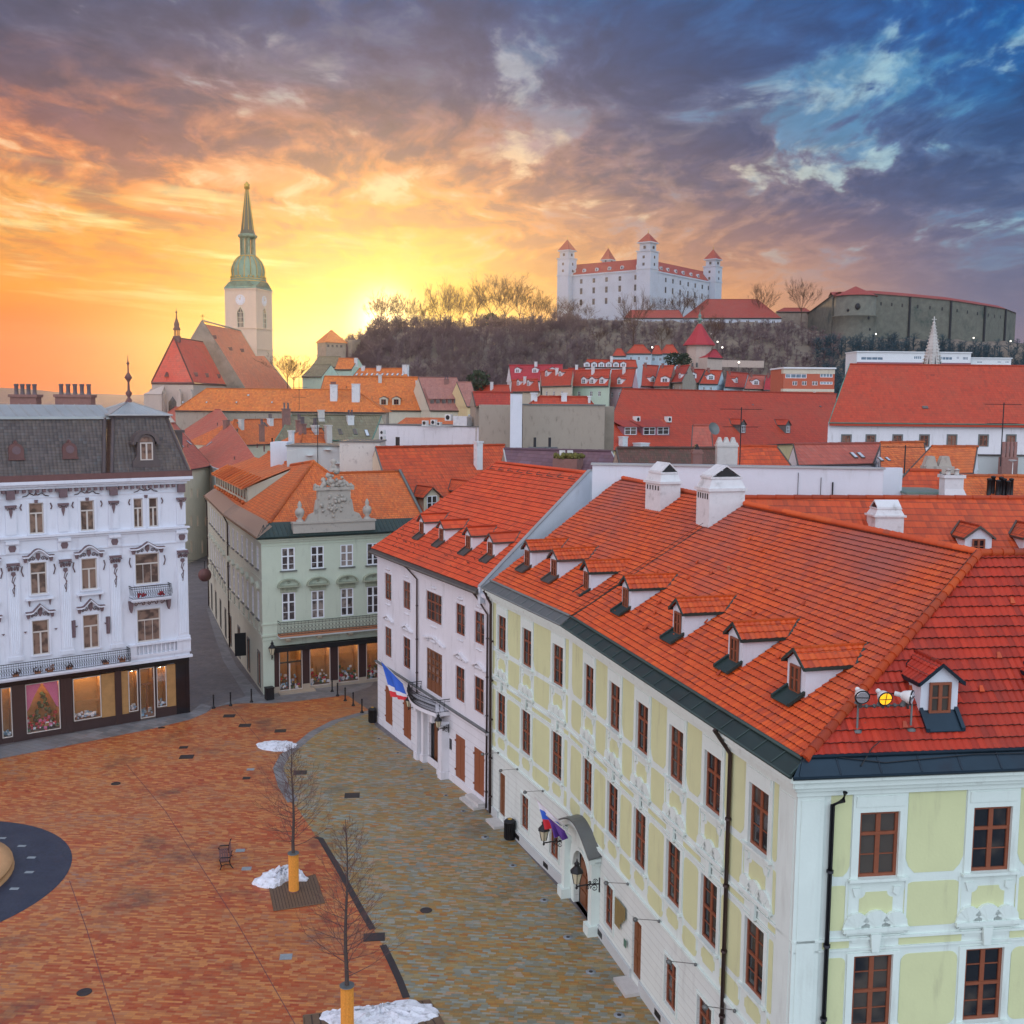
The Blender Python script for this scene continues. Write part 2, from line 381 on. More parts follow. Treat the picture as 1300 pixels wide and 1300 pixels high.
def plaster(name, col, grime=(.22, .2, .18), amt=.35, grooves=None, gs=.35):
    m, t, b = newmat(name); P = t.n('ShaderNodeTexCoord').outputs['Object']; x, y, z = t.sep(P)
    n = t.noise(P, .8, 6, .6); k = t.m('MULTIPLY_ADD', n, .16, .92)
    c = t.mix(1., col, t.comb(k, k, k), 'MULTIPLY')
    st = t.noise(t.comb(t.m('MULTIPLY', x, 2.2), t.m('MULTIPLY', y, 2.2), t.m('MULTIPLY', z, gs)), 1., 7, .65)
    c = t.mix(t.m('MULTIPLY', t.ss(st, .52, .78), amt), c, grime)
    h = t.noise(P, 9, 5)
    if grooves:
        fr = t.m('FRACT', t.m('DIVIDE', z, grooves)); g = t.m('LESS_THAN', fr, .09)
        c = t.mix(t.m('MULTIPLY', g, .35), c, grime); h = t.m('SUBTRACT', h, t.m('MULTIPLY', g, 1.5))
    t.l(c, b.inputs['Base Color']); b.inputs['Roughness'].default_value = .8; bump(t, b, h, .45, .012 if not grooves else .03)
    return m
def tiles(name, c1, c2, weath=(.25, .12, .09), wamt=.35, tw=.22, tl=.36, flat=True, moss=None, wscale=.18, dark=.5, sheen_grad=0.):
    m, t, b = newmat(name); uv = t.n('ShaderNodeUVMap').outputs[0]; u, v, _ = t.sep(uv)
    cu, cv = t.m('DIVIDE', u, tw), t.m('DIVIDE', v, tl)
    wn = t.n('ShaderNodeTexWhiteNoise', noise_dimensions='2D'); t.l(t.comb(t.m('FLOOR', cu), t.m('FLOOR', cv)), wn.inputs['Vector'])
    c = t.mix(wn.outputs['Value'], c1, c2); w2 = t.n('ShaderNodeTexWhiteNoise', noise_dimensions='2D'); t.l(t.comb(t.m('ADD', t.m('FLOOR', cu), 77.), t.m('FLOOR', cv)), w2.inputs['Vector'])
    c = t.mix(t.m('MULTIPLY', t.m('GREATER_THAN', w2.outputs['Value'], .9), .28), c, (weath[0]*.55, weath[1]*.5, weath[2]*.5)); c = t.mix(t.m('MULTIPLY', t.m('LESS_THAN', w2.outputs['Value'], .07), .22), c, (c1[0]*1.15, c1[1]*1.8, c1[2]*2.))
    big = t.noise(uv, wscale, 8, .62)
    if sheen_grad: big = t.m('ADD', big, t.m('MULTIPLY_ADD', v, sheen_grad, -sheen_grad*6.))  # upslope bias: sky sheen of the upper courses put into the weather tint
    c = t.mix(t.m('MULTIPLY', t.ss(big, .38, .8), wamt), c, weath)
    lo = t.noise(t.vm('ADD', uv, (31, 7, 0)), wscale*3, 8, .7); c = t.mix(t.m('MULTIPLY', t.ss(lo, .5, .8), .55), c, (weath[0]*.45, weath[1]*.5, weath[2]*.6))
    sp = t.noise(uv, 6., 3, .7); c = t.mix(t.m('MULTIPLY', t.ss(sp, .62, .75), .5), c, moss or (.10, .07, .05))
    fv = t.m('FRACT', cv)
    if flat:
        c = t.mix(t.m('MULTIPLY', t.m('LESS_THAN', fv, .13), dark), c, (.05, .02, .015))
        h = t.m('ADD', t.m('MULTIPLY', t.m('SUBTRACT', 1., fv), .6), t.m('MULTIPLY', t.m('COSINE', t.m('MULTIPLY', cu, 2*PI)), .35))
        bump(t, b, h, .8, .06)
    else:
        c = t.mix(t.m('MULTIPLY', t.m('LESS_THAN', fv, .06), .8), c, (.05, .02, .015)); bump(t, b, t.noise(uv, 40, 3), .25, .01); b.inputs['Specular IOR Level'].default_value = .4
    t.l(c, b.inputs['Base Color']); b.inputs['Roughness'].default_value = .62 if flat else .58
    return m
def pavers(name, cols, rot, bw=.38, bh=.14, mortar=(.06, .05, .045), rough=.42, grime=(.10, .08, .07), gamt=.5, spread=1.0):
    m, t, b = newmat(name); P = t.n('ShaderNodeTexCoord').outputs['Object']
    mp = t.n('ShaderNodeMapping'); mp.inputs['Rotation'].default_value = (0, 0, rot); t.l(P, mp.inputs[0]); x, y, _ = t.sep(mp.outputs[0])
    row = t.m('FLOOR', t.m('DIVIDE', y, bh)); wr = t.n('ShaderNodeTexWhiteNoise', noise_dimensions='1D'); t.l(row, wr.inputs['W'])
    cu = t.m('ADD', t.m('DIVIDE', x, bw), t.m('MULTIPLY', wr.outputs['Value'], 7.)); cv = t.m('DIVIDE', y, bh)
    wn = t.n('ShaderNodeTexWhiteNoise', noise_dimensions='2D'); t.l(t.comb(t.m('FLOOR', cu), row), wn.inputs['Vector'])
    big = t.noise(P, .12, 6, .65)
    mid = t.noise(t.vm('MULTIPLY', mp.outputs[0], (.35, 1.3, 1)), .6, 5, .6)
    fac = t.m('ADD', t.m('MULTIPLY', wn.outputs['Value'], .62*spread), t.m('ADD', t.m('MULTIPLY', t.m('SUBTRACT', big, .5), .9), t.m('MULTIPLY', t.m('SUBTRACT', mid, .3), .55)), clamp=True)
    c = t.ramp(fac, [(i/(len(cols)-1), cc) for i, cc in enumerate(cols)])
    k = t.m('MULTIPLY_ADD', wn.outputs['Value'], .35, .82); c = t.mix(1., c, t.comb(k, k, k), 'MULTIPLY')
    g = t.ss(t.noise(t.vm('ADD', P, (13, 5, 0)), .22, 8, .62), .52, .74); c = t.mix(t.m('MULTIPLY', g, gamt), c, grime)
    fu, fv = t.m('FRACT', cu), t.m('FRACT', cv); mo = t.m('MAXIMUM', t.m('LESS_THAN', fu, .035), t.m('LESS_THAN', fv, .10))
    c = t.mix(t.m('MULTIPLY', mo, .35), c, mortar)
    t.l(c, b.inputs['Base Color'])
    rg = t.m('MULTIPLY_ADD', t.noise(P, .5, 5), .35, rough-.12); t.l(rg, b.inputs['Roughness']); b.inputs['Specular IOR Level'].default_value = .5
    bump(t, b, t.m('ADD', t.m('MULTIPLY', mo, -1.), t.m('MULTIPLY', wn.outputs['Value'], .5)), .4, .015)
    return m
def glassmat(name, c1, c2, rough=.06, sc=.8, spec=.5):
    m, t, b = newmat(name); P = t.n('ShaderNodeTexCoord').outputs['Object']; oi = t.n('ShaderNodeObjectInfo')
    n = t.noise(t.vm('ADD', P, t.comb(t.m('MULTIPLY', oi.outputs['Random'], 50.), 0.)), sc, 3)
    c = t.mix(t.ss(t.m('ADD', n, t.m('MULTIPLY_ADD', oi.outputs['Random'], .34, -.17)), .38, .66), c1, c2); t.l(c, b.inputs['Base Color']); b.inputs['Roughness'].default_value = rough
    b.inputs['Specular IOR Level'].default_value = spec
    return m
plaster('white_plaster', (.74, .73, .76)); plaster('palace_plaster', (.73, .74, .81), (.30, .25, .30), .3)
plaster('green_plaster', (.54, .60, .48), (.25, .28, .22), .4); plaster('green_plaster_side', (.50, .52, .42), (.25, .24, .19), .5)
plaster('green_ground', (.54, .60, .48), (.2, .25, .22), .3, .38)
plaster('lime_plaster', (.64, .68, .38), (.36, .36, .22), .45); plaster('mint_trim', (.70, .80, .74), (.42, .45, .40), .45)
plaster('mint_grooved', (.70, .77, .72), (.34, .36, .33), .3, .36); plaster('white_grooved', (.74, .74, .77), (.4, .38, .38), .3, .5)
plaster('cream_plaster', (.62, .56, .42), (.3, .25, .2), .4); plaster('grey_plaster', (.36, .31, .25), (.13, .11, .09), .85, gs=.8)
plaster('pale_grey', (.52, .56, .55), (.3, .3, .28), .3); plaster('peeling', (.6, .58, .53), (.22, .2, .2), .9, gs=1.5)
plaster('firewall_white', (.66, .70, .76), (.4, .42, .42), .35); plain('castle_white', (.48, .52, .58), .85, 0, .14, .12, grime=((.38, .40, .44), .6), gs=.09)
plain('old_stone', (.30, .25, .20), .9, 0, .45, .5, grime=((.10, .085, .07), .8), gs=.12); plain('dark_stone', (.15, .15, .12), .9, 0, .55, .35, grime=((.035, .06, .05), .95), gs=.07)
plaster('church_stone', (.50, .40, .34), (.2, .14, .12), .5); plaster('tower_cream', (.66, .50, .38), (.45, .35, .28), .3)
plaster('mint_house', (.48, .62, .50)); plaster('pink_house', (.62, .42, .46)); plaster('yellow_house', (.68, .55, .30)); plaster('beige_house', (.62, .58, .46))
plaster('blue_house', (.48, .58, .64)); plaster('red_house', (.50, .13, .07)); plaster('purple_base', (.28, .12, .15)); plaster('modern_white', (.72, .76, .78), (.5, .5, .5), .15)
plaster('sculpt_stone', (.42, .38, .33), (.14, .13, .12), .75, gs=2.)
tiles('tile_near', (.68, .10, .014), (.50, .060, .012), (.29, .095, .08), .75, tw=.21, tl=.30, flat=False, wscale=.16, sheen_grad=.028)
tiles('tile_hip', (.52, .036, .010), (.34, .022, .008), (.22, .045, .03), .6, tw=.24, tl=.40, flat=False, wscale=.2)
tiles('tile_white_house', (.70, .085, .018), (.56, .058, .014), (.42, .08, .04), .5, tw=.3, tl=.42, flat=False, wscale=.15)
tiles('tile_orange', (.74, .17, .03), (.54, .10, .02), (.46, .17, .07), .6, tw=.2, tl=.3)
tiles('tile_bright', (.64, .085, .015), (.46, .055, .012), (.3, .07, .03), .6, tw=.3, tl=.5)
tiles('tile_red', (.42, .04, .018), (.34, .03, .015), (.34, .08, .05), .5, tw=.3, tl=.5, dark=.3)
tiles('tile_brick', (.50, .055, .018), (.42, .045, .016), (.36, .075, .035), .6, tw=.4, tl=.5, dark=.22)
tiles('tile_rose', (.48, .11, .07), (.40, .085, .055), (.4, .18, .13), .5, tw=.4, tl=.5, dark=.2)
tiles('tile_rose_grey', (.40, .17, .13), (.34, .14, .11), (.3, .16, .14), .5, tw=.4, tl=.5, dark=.25)
tiles('tile_amber', (.70, .19, .03), (.56, .13, .025), (.42, .15, .05), .5, tw=.4, tl=.5, dark=.25)
tiles('tile_olive', (.22, .19, .12), (.17, .15, .09), (.25, .2, .12), .5, tw=.4, tl=.6, dark=.25)
tiles('tile_church', (.66, .09, .05), (.58, .075, .045), (.5, .16, .12), .4, tw=.5, tl=.6, dark=.12)
tiles('tile_nave', (.72, .21, .10), (.62, .17, .085), (.5, .22, .15), .4, tw=.5, tl=.6, dark=.12)
tiles('tile_castle', (.36, .05, .03), (.30, .042, .028), (.3, .1, .08), .4, tw=.5, tl=.6, dark=.12)
tiles('tile_purple', (.16, .08, .10), (.12, .06, .08), (.2, .1, .1), .5, tw=.5, tl=.5, dark=.4)
tiles('tile_mossy', (.16, .06, .045), (.10, .05, .035), (.06, .07, .04), .8, tw=.2, tl=.3, wscale=1.)
tiles('tile_crimson', (.45, .03, .04), (.38, .025, .035), (.3, .05, .05), .3, tw=.4, tl=.5, dark=.2)
tiles('slate', (.13, .105, .10), (.07, .058, .06), (.17, .13, .10), .5, tw=.28, tl=.22, dark=.6, wscale=.4)
tiles('brown_sheet', (.33, .22, .16), (.26, .17, .13), (.2, .14, .11), .5, tw=.5, tl=.16, dark=.5)
pavers('paving_red', [(.40, .055, .014), (.48, .10, .022), (.39, .12, .04), (.50, .19, .05), (.30, .13, .07), (.22, .14, .115)], math.radians(3), rough=.40, grime=(.09, .042, .034), gamt=.85)
pavers('paving_yellow', [(.38, .14, .03), (.44, .24, .055), (.26, .17, .06), (.32, .25, .11), (.18, .19, .15), (.25, .27, .23), (.40, .18, .045)], math.radians(4), rough=.36, grime=(.075, .065, .045), gamt=.6, spread=1.35)
pavers('paving_grey', [(.13, .115, .115), (.17, .15, .15), (.10, .095, .105), (.2, .17, .165)], math.radians(-25), .3, .3, rough=.42)
pavers('paving_slab', [(.17, .175, .185), (.21, .205, .21), (.14, .15, .17)], math.radians(25), .9, .5, rough=.4)
pavers('paving_dark', [(.012, .02, .045), (.02, .03, .06), (.008, .012, .028)], 0, .12, .12, rough=.35, grime=(.03, .04, .06))
plain('copper', (.17, .27, .23), .45, .3, .25, .8); plain('copper_dark', (.035, .058, .052), .42, .4, .3, .8, grime=((.03, .03, .03), .5)); plain('blue_sheet', (.016, .034, .052), .35, .5, .4, .6, grime=((.02, .02, .03), .6))
plain('sage_stone', (.34, .37, .27), .8, 0, .3, 4); plain('roof_brown', (.11, .085, .085), .6, .2, .3, 2); plain('lead', (.15, .16, .155), .45, .4, .2, 1.2); plain('zinc_pale', (.42, .44, .44), .4, .4, .2, .6); plain('dark_metal', (.028, .028, .03), .45, .5)
plain('iron', (.02, .02, .022), .5, .4); plain('pipe_brown', (.055, .032, .028), .4, .4); plain('pipe_black', (.022, .022, .028), .35, .4); plain('gutter', (.10, .085, .075), .5, .4, .4, 3)
plain('brown_band', (.15, .065, .06), .6, 0, .3, 2); plain('ornament', (.17, .11, .12), .8, 0, .3, 4); plain('brown_wood', (.25, .075, .035), .45, 0, .25, 6); plain('door_wood', (.20, .075, .03), .5, 0, .3, 5, .004)
plain('shutter', (.27, .085, .035), .55, 0, .18, 5); plain('white_paint', (.78, .80, .83), .4); plain('cream_paint', (.62, .55, .50), .45); plain('black_panel', (.018, .014, .016), .12, 0, .3, 2)
plain('shop_brown', (.055, .03, .028), .3); plain('shop_stone', (.42, .34, .26), .6); plain('shop_inner', (.42, .22, .08), .7, 0, .35, 2); plain('shop_floor', (.2, .13, .09), .6)
plain('shop_lamp', (1, .9, .7), .5, emis=(1, .72, .38), es=55); plain('white_item', (.75, .75, .78), .6); plain('blue_item', (.25, .42, .55), .6); plain('red_item', (.55, .04, .06), .6); plain('pink_item', (.65, .15, .3), .6); plain('green_item', (.06, .12, .05), .8)
plain('bark', (.075, .055, .05), .85, 0, .3, 8); plain('twig', (.12, .06, .055), .85, 0, .3, 2); plain('wrap', (.75, .30, .04), .75, 0, .35, 12, .02); plain('far_twig', (.10, .05, .025), .9, 0, .3, .1)
plain('wood_mass', (.16, .11, .11), .95, 0, .45, .03); plain('hill_ground', (.19, .15, .11), .95, 0, .5, .04, grime=((.09, .07, .06), .9), gs=.02); plain('evergreen', (.035, .055, .03), .9, 0, .3, .5)
plain('chimney_white', (.66, .67, .68), .8, 0, .12, 3, .01, grime=((.25, .25, .24), .6), gs=1.2); plain('chimney_brick', (.25, .13, .11), .85, 0, .3, 4, .01, grime=((.1, .08, .08), .7)); plain('chimney_pot', (.13, .10, .11), .8, 0, .3, 3)
plain('skylight', (.55, .60, .66), .12, 0, .1); plain('gold', (.55, .36, .08), .35, .9, .2, 4); plain('bronze_green', (.13, .27, .21), .5, .4, .4, .7, grime=((.05, .09, .06), .7), gs=.6)
plain('grate', (.14, .085, .05), .7, 0, .35, 8, .01); plain('manhole', (.055, .045, .045), .5, .5, .3, 10, .01); plain('pale_cover', (.25, .28, .30), .5, 0, .3, 5); plain('dirt', (.07, .045, .035), .9, 0, .4, 5, .01)
plain('fountain_stone', (.50, .27, .12), .6, 0, .2, 2); plain('pale_stone', (.55, .53, .50), .8, 0, .15, 3, .01, grime=((.25, .22, .2), .5)); plain('lamp_glass', (.60, .55, .38), .3); plain('flag_blue', (.03, .12, .55), .7); plain('flag_white', (.7, .68, .72), .7); plain('flag_red', (.65, .03, .04), .7); plain('flag_purple', (.09, .03, .22), .7)
plain('moss', (.13, .12, .03), .95, 0, .5, 4, .02); plain('plaque', (.33, .25, .10), .4, .4, .3, 3); plain('ac_white', (.68, .68, .66), .5); plain('terracotta_trim', (.45, .18, .09), .7)
plain('flood_white', (.68, .68, .66), .4); plain('flood_lit', (1, .55, .03), .3, emis=(1, .42, .01), es=1.0); plain('reflector', (.75, .72, .74), .15, .8)
glassmat('glass', (.035, .032, .032), (.13, .10, .085)); glassmat('glass_curtain', (.05, .04, .04), (.30, .25, .22), sc=1.6); glassmat('glass_brown', (.10, .065, .055), (.27, .17, .13), sc=2.); glassmat('glass_dark', (.012, .016, .022), (.075, .065, .055))
glassmat('glass_blue', (.10, .16, .22), (.22, .30, .36))
m, t, b = newmat('glass_lit'); b.inputs['Base Color'].default_value = (.3, .15, .05, 1); b.inputs['Emission Color'].default_value = (1, .42, .10, 1); b.inputs['Emission Strength'].default_value = .75
m, t, b = newmat('snow'); P = t.n('ShaderNodeTexCoord').outputs['Object']; nn = t.noise(P, 3.5, 7, .7)
t.l(t.mix(t.ss(nn, .45, .75), (.78, .80, .86), (.38, .37, .38)), b.inputs['Base Color']); b.inputs['Roughness'].default_value = .7; bump(t, b, nn, .8, .08)
m = bpy.data.materials.new('shop_glass'); m.use_nodes = True; m.node_tree.nodes.clear(); t = NT(m.node_tree); M['shop_glass'] = m
tr = t.n('ShaderNodeBsdfTransparent'); gl = t.n('ShaderNodeBsdfGlossy'); gl.inputs['Roughness'].default_value = .03; mx = t.n('ShaderNodeMixShader'); mx.inputs[0].default_value = .10
t.l(tr.outputs[0], mx.inputs[1]); t.l(gl.outputs[0], mx.inputs[2]); t.l(mx.outputs[0], t.n('ShaderNodeOutputMaterial').inputs[0])
plain('hill_lamp', (1, .95, .85), .5, emis=(1, .93, .8), es=3); plain('ivy_wood', (.035, .07, .085), .95, 0, .5, .04)
WSTYLE = {
 'palace': dict(mat=M['cream_paint'], glass=M['glass_brown'], v=2, h=(.66,), trans=.66, vtop=.68, set=.14, cas=.08, sur=.16, surtop=.18, surmat=M['palace_plaster'], sill=M['palace_plaster']),
 'palace_wide': dict(mat=M['cream_paint'], glass=M['glass_brown'], v=3, h=(.66,), trans=.66, vtop=.68, set=.14, cas=.09, sur=.16, surtop=.16, surmat=M['palace_plaster'], sill=M['palace_plaster'], midthick=False),
 'green': dict(mat=M['white_paint'], glass=M['glass_curtain'], v=2, h=(.27, .62), trans=.62, set=.08, cas=.10, mun=.05, sill=M['lead'], sillw=.16),
 'green_low': dict(mat=M['white_paint'], glass=M['glass_curtain'], v=2, h=(.3, .66), trans=.66, set=.08, cas=.10, mun=.05),
 'brown': dict(mat=M['brown_wood'], glass=M['glass'], v=2, h=(.33, .66), trans=.66, set=.10, cas=.09, mun=.05, sur=.09, surtop=.09, surbot=.07, surmat=M['white_plaster']),
 'brown4': dict(mat=M['brown_wood'], glass=M['glass'], v=4, h=(.33, .66), trans=.66, set=.10, cas=.09, mun=.06, sur=.09, surtop=.09, surbot=.07, surmat=M['white_plaster']),
 'mint_up': dict(mat=M['brown_wood'], glass=M['glass_dark'], v=2, h=(.34, .66), trans=.66, set=.12, cas=.10, mun=.03, sur=.24, surtop=.62, surmat=M['mint_trim'], sill=M['mint_trim'], sillw=.3, toppanel=True),
 'mint_low': dict(mat=M['brown_wood'], glass=M['glass_dark'], v=2, h=(.26, .5, .76), trans=.5, set=.12, cas=.10, mun=.03, sur=.22, surtop=.1, surmat=M['mint_trim'], sill=M['mint_trim'], sillw=.24),
 'mint_ground': dict(mat=M['brown_wood'], glass=M['glass'], v=2, h=(.33, .66), trans=.66, set=.14, cas=.09, mun=.03, sur=.1, surtop=.1, surbot=.1, surmat=M['mint_trim']),
 'dorm': dict(mat=M['brown_wood'], glass=M['glass_dark'], v=2, h=(.5,), set=.05, cas=.08, mun=.05),
 'dorm_pal': dict(mat=M['cream_paint'], glass=M['glass_brown'], v=2, h=(.95,), set=.05, cas=.08, mun=.05),
 'dorm_white': dict(mat=M['white_paint'], glass=M['glass'], v=2, h=(.5,), set=.05, cas=.08, mun=.05),
 'far': dict(mat=M['white_paint'], glass=M['glass'], v=2, h=(.6,), set=.1, cas=.08, mun=.05),
 'far_dark': dict(mat=M['brown_wood'], glass=M['glass_brown'], v=2, h=(.6,), set=.1, cas=.08, mun=.06, sur=.2, surtop=.2, surbot=.1, surmat=M['lead']),
 'lit': dict(mat=M['cream_paint'], glass=M['glass_lit'], v=2, h=(.6,), set=.1, cas=.08, mun=.05, sur=.1, surtop=.1, surmat=M['cream_plaster']),
 'castle': dict(mat=M['lead'], glass=M['glass'], v=2, h=(.5,), set=.2, cas=.2, mun=.15, midthick=False),
 'band': dict(mat=M['white_paint'], glass=M['glass_blue'], v=4, h=(), set=.1, cas=.12, mun=.12, midthick=False),
}
# ------------------------------------------------------------------ ground, paving
def gpoly(px, z): return [pz(x, y, 0)*np.array([1, 1, 0])+np.array([0, 0, z]) for x, y in px]
g = MB(); N = 24
for i in range(N):
    for j in range(N):
        xs = [-9000+18000*k/N for k in (i, i+1)]; ys = [-3000+15000*k/N for k in (j, j+1)]
        g.face([(xs[0], ys[0], -.01), (xs[1], ys[0], -.01), (xs[1], ys[1], -.01), (xs[0], ys[1], -.01)])
struct('ground', g, M['hill_ground'])
g = MB(); g.face([(-75, -10, 0), (60, -10, 0), (60, 230, 0), (-75, 230, 0)]); struct('street', g, M['paving_grey'])
# red brick square
red = [(-60, 1400), (-60, 978), (0, 963), (70, 950), (135, 937), (195, 925), (240, 914), (262, 905), (272, 898), (300, 893), (345, 893), (380, 890), (420, 885), (440, 882), (448, 888), (462, 897), (470, 903), (452, 908), (425, 916), (398, 930), (380, 945), (362, 958), (352, 975), (360, 1000), (380, 1030), (402, 1063), (425, 1098), (445, 1130), (463, 1160), (480, 1190), (500, 1228), (520, 1268), (545, 1330), (565, 1400)]
def smoothloop(pts):
    out = []; n = len(pts)
    for i in range(n):
        a, b = np.array(pts[i], float), np.array(pts[(i+1) % n], float); out += [a*.75+b*.25, a*.25+b*.75]
    return out
g = MB(); g.face(gpoly(smoothloop(red), .004)); struct('square_paving', g, M['paving_red'])
# yellow grey street in front of the two white walls
yel = [(565, 1400), (545, 1330), (520, 1268), (500, 1228), (480, 1190), (463, 1160), (445, 1130), (425, 1098), (402, 1063), (380, 1030), (360, 1000), (352, 975), (362, 958), (380, 945), (398, 930), (425, 916), (452, 908), (466, 902), (480, 928), (560, 975), (618, 1028), (712, 1130), (780, 1210), (852, 1299), (930, 1400)]
g = MB(); P = gpoly(smoothloop(yel), .008); g.face(P); struct('street_paving', g, M['paving_yellow'])
# slab strips (grey) along the palace and round the edge of the brick
def strip(px, w, z, name, mat):
    c = [p[:2] for p in gpoly(px, 0)]; g = MB()
    for i in range(len(c)-1):
        def nn(k):
            a = c[max(k-1, 0)]; b = c[min(k+1, len(c)-1)]; d = nrm(b-a); return np.array([-d[1], d[0]])
        A, B = c[i], c[i+1]; na, nb = nn(i), nn(i+1)
        g.face([(*(A-na*w/2), z), (*(A+na*w/2), z), (*(B+nb*w/2), z), (*(B-nb*w/2), z)])
    return struct(name, g, mat)
strip([(470, 903), (452, 908), (425, 916), (398, 930), (380, 945), (362, 958), (353, 975), (360, 998), (372, 1018)], .7, .012, 'paving_edge', M['paving_slab'])
g = MB(); g.face(gpoly([(-60, 978), (0, 963), (70, 950), (135, 937), (195, 925), (240, 914), (262, 905), (268, 897), (256, 893), (241, 905), (120, 926), (0, 948), (-60, 960)], .012)); struct('pavement', g, M['paving_slab'])
g = MB(); g.face(gpoly([(272, 898), (300, 893), (345, 893), (380, 890), (420, 885), (440, 882), (470, 872), (478, 862), (400, 868), (332, 884), (300, 845), (288, 820), (268, 772), (262, 772), (275, 815), (284, 840), (312, 884), (285, 893)], .012)); struct('pavement', g, M['paving_slab'])
# drain channel
def slot(px, w, nm):
    return strip(px, w, .016, nm, M['manhole'])
slot([(400, 1063), (407, 1065), (425, 1095), (442, 1125), (460, 1158), (473, 1180)], .32, 'drain_channel')
slot([(486, 1200), (497, 1222), (507, 1244), (516, 1267)], .32, 'drain_channel')
# expansion joints in the brick
for l in ([(290, 892), (330, 940), (352, 955)], [(160, 970), (210, 1030), (300, 1170), (380, 1310)], [(88, 1118), (110, 1180), (150, 1310)]):
    strip(l, .035, .009, 'paving_joint', M['brown_band'])
# dark ring with the fountain basin
cc = np.array([-31.3, 52.2]); g = MB()
g.face([(cc[0]+8.1*math.cos(a), cc[1]+8.1*math.sin(a), .012) for a in np.linspace(0, 2*PI, 72, endpoint=False)]); struct('ring_paving', g, M['paving_dark'])
ft = thing('fountain', 'round orange stone fountain basin edge on the dark ring, cut by the left side', 'fountain', (*cc, 0))
b = MB(); b.lathe((*cc, 0), [(5.25, 0), (5.25, .12), (5.1, .14), (5.1, .3), (5.2, .33), (5.2, .4), (4.3, .4), (4.3, .2), (0, .2)], 48, cap=False); obj('basin', b, M['fountain_stone'], ft)
b = MB()
for k in range(20):
    a = 2*PI*k/20-.1; f = Frame((cc[0]+6.1*math.cos(a), cc[1]+6.1*math.sin(a)), (cc[0]+6.1*math.cos(a)+.01, cc[1]+6.1*math.sin(a))); b.box(f, -.22, .22, -.12, .12, .014, .03)
obj('paving_stone', b, M['pale_cover'], ft)
b = MB(); b.lathe((*cc, .3), [(.9, 0), (.9, 1.5), (1.1, 1.6), (.5, 1.8), (.4, 4.), (.1, 4.4)], 16); obj('column', b, M['pale_stone'], ft)

# ------------------------------------------------------------------ covers and grates in the paving
def cover(px, w, l, rot, mat, label, rnd=False, grp=None, nm='manhole_cover'):
    c = pz(*px); b = MB()
    if rnd:
        b.lathe((c[0], c[1], .012), [(w/2, 0), (w/2, .012), (w/2-.04, .016), (w/2-.06, .012), (0, .014)], 24)
    else:
        f = Frame(c, c+np.array([math.cos(rot), math.sin(rot), 0])); b.box(f, -w/2, w/2, -l/2, l/2, .008, .022)
        b.box(f, -w/2+.06, w/2-.06, -l/2+.06, l/2-.06, .022, .026)
    single(nm, b, mat, (c[0], c[1], 0), label, 'manhole cover', grp)
G1 = 'metal covers set in the paving'
for px, w, l, lab in [((237, 961), .95, .8, 'larger dark rectangular cover in the brick in front of the lit shops'), ((233, 949), .6, .5, 'small dark cover just behind a larger one in front of the shops'), ((291, 909), .9, .8, 'dark square cover nearest the left bollards'), ((311, 921), .9, .8, 'dark square cover in front of the left bollards, second from them'),
                      ((356, 928), .85, .75, 'dark framed cover just behind the far snow patch'), ((381, 981), .9, .8, 'dark square cover behind the crown of the farther bare tree'), ((313, 988), .5, .45, 'small dark cover left of the farther tree crown'),
                      ((447, 1010), .95, .85, 'framed square cover alone in the yellow grey street paving'), ((205, 924), .5, .35, 'small dark slot cover by the palace pavement'), ((475, 1190), 1.0, .75, 'dark rectangular grate between the two drain channels')]:
    cover(px, w, l, .12, M['manhole'], lab, grp=G1)
for px, w, lab in [((107, 1260), .62, 'round black manhole cover near the bottom left of the brick square'), ((147, 995), .6, 'small round manhole cover in the brick between the palace and the dark ring'), ((541, 1156), .6, 'round black manhole cover in the yellow grey street paving')]:
    cover(px, w, w, 0, M['manhole'], lab, True, G1)
for px, lab in [((363, 1215), 'pale blue grey square cover left of the nearer bare tree'), ((318, 977), 'pale square cover behind and left of the farther tree crown'), ((305, 1080), 'small pale cover on the brick just right of the bench'), ((313, 1103), 'tiny pale cover between bench and snow by the farther tree')]:
    cover(px, .55 if px[1] > 1200 else .5, .5 if px[1] > 1200 else .4, .12, M['pale_cover'], lab, grp=G1)
places = ['beside the dark bin at the lime facade', 'between the bin and the arched doorway', 'left of the arched doorway', 'right of the arched doorway', 'below the brown door right of the arched doorway', 'nearest the bottom edge of the photo', 'in front of the left shutters of the white house', 'second from the left before the white house', 'before the white house balcony', 'before the right shutters of the white house', 'at the corner of the white house and the lime palace']
for (x, y), pl in zip([(616, 1063), (651, 1099), (691, 1143), (721, 1190), (750, 1234), (786, 1289), (481, 938), (505, 956), (535, 977), (566, 1010), (588, 1030)], places):
    c = pz(x, y); b = MB(); s = .24 if y > 1060 else .17
    b.lathe((c[0], c[1], .012), [(s, 0), (s, .006), (0, .006)], 8); o = thing('ground_light', 'sunken ground light '+pl, 'ground light', (c[0], c[1], 0), 'sunken lights along the facades')
    obj('stone', b, M['pale_cover'], o); b = MB(); b.lathe((c[0], c[1], .018), [(.09, 0), (.09, .012), (.05, .015), (0, .015)], 12); obj('lens', b, M['manhole'], o)

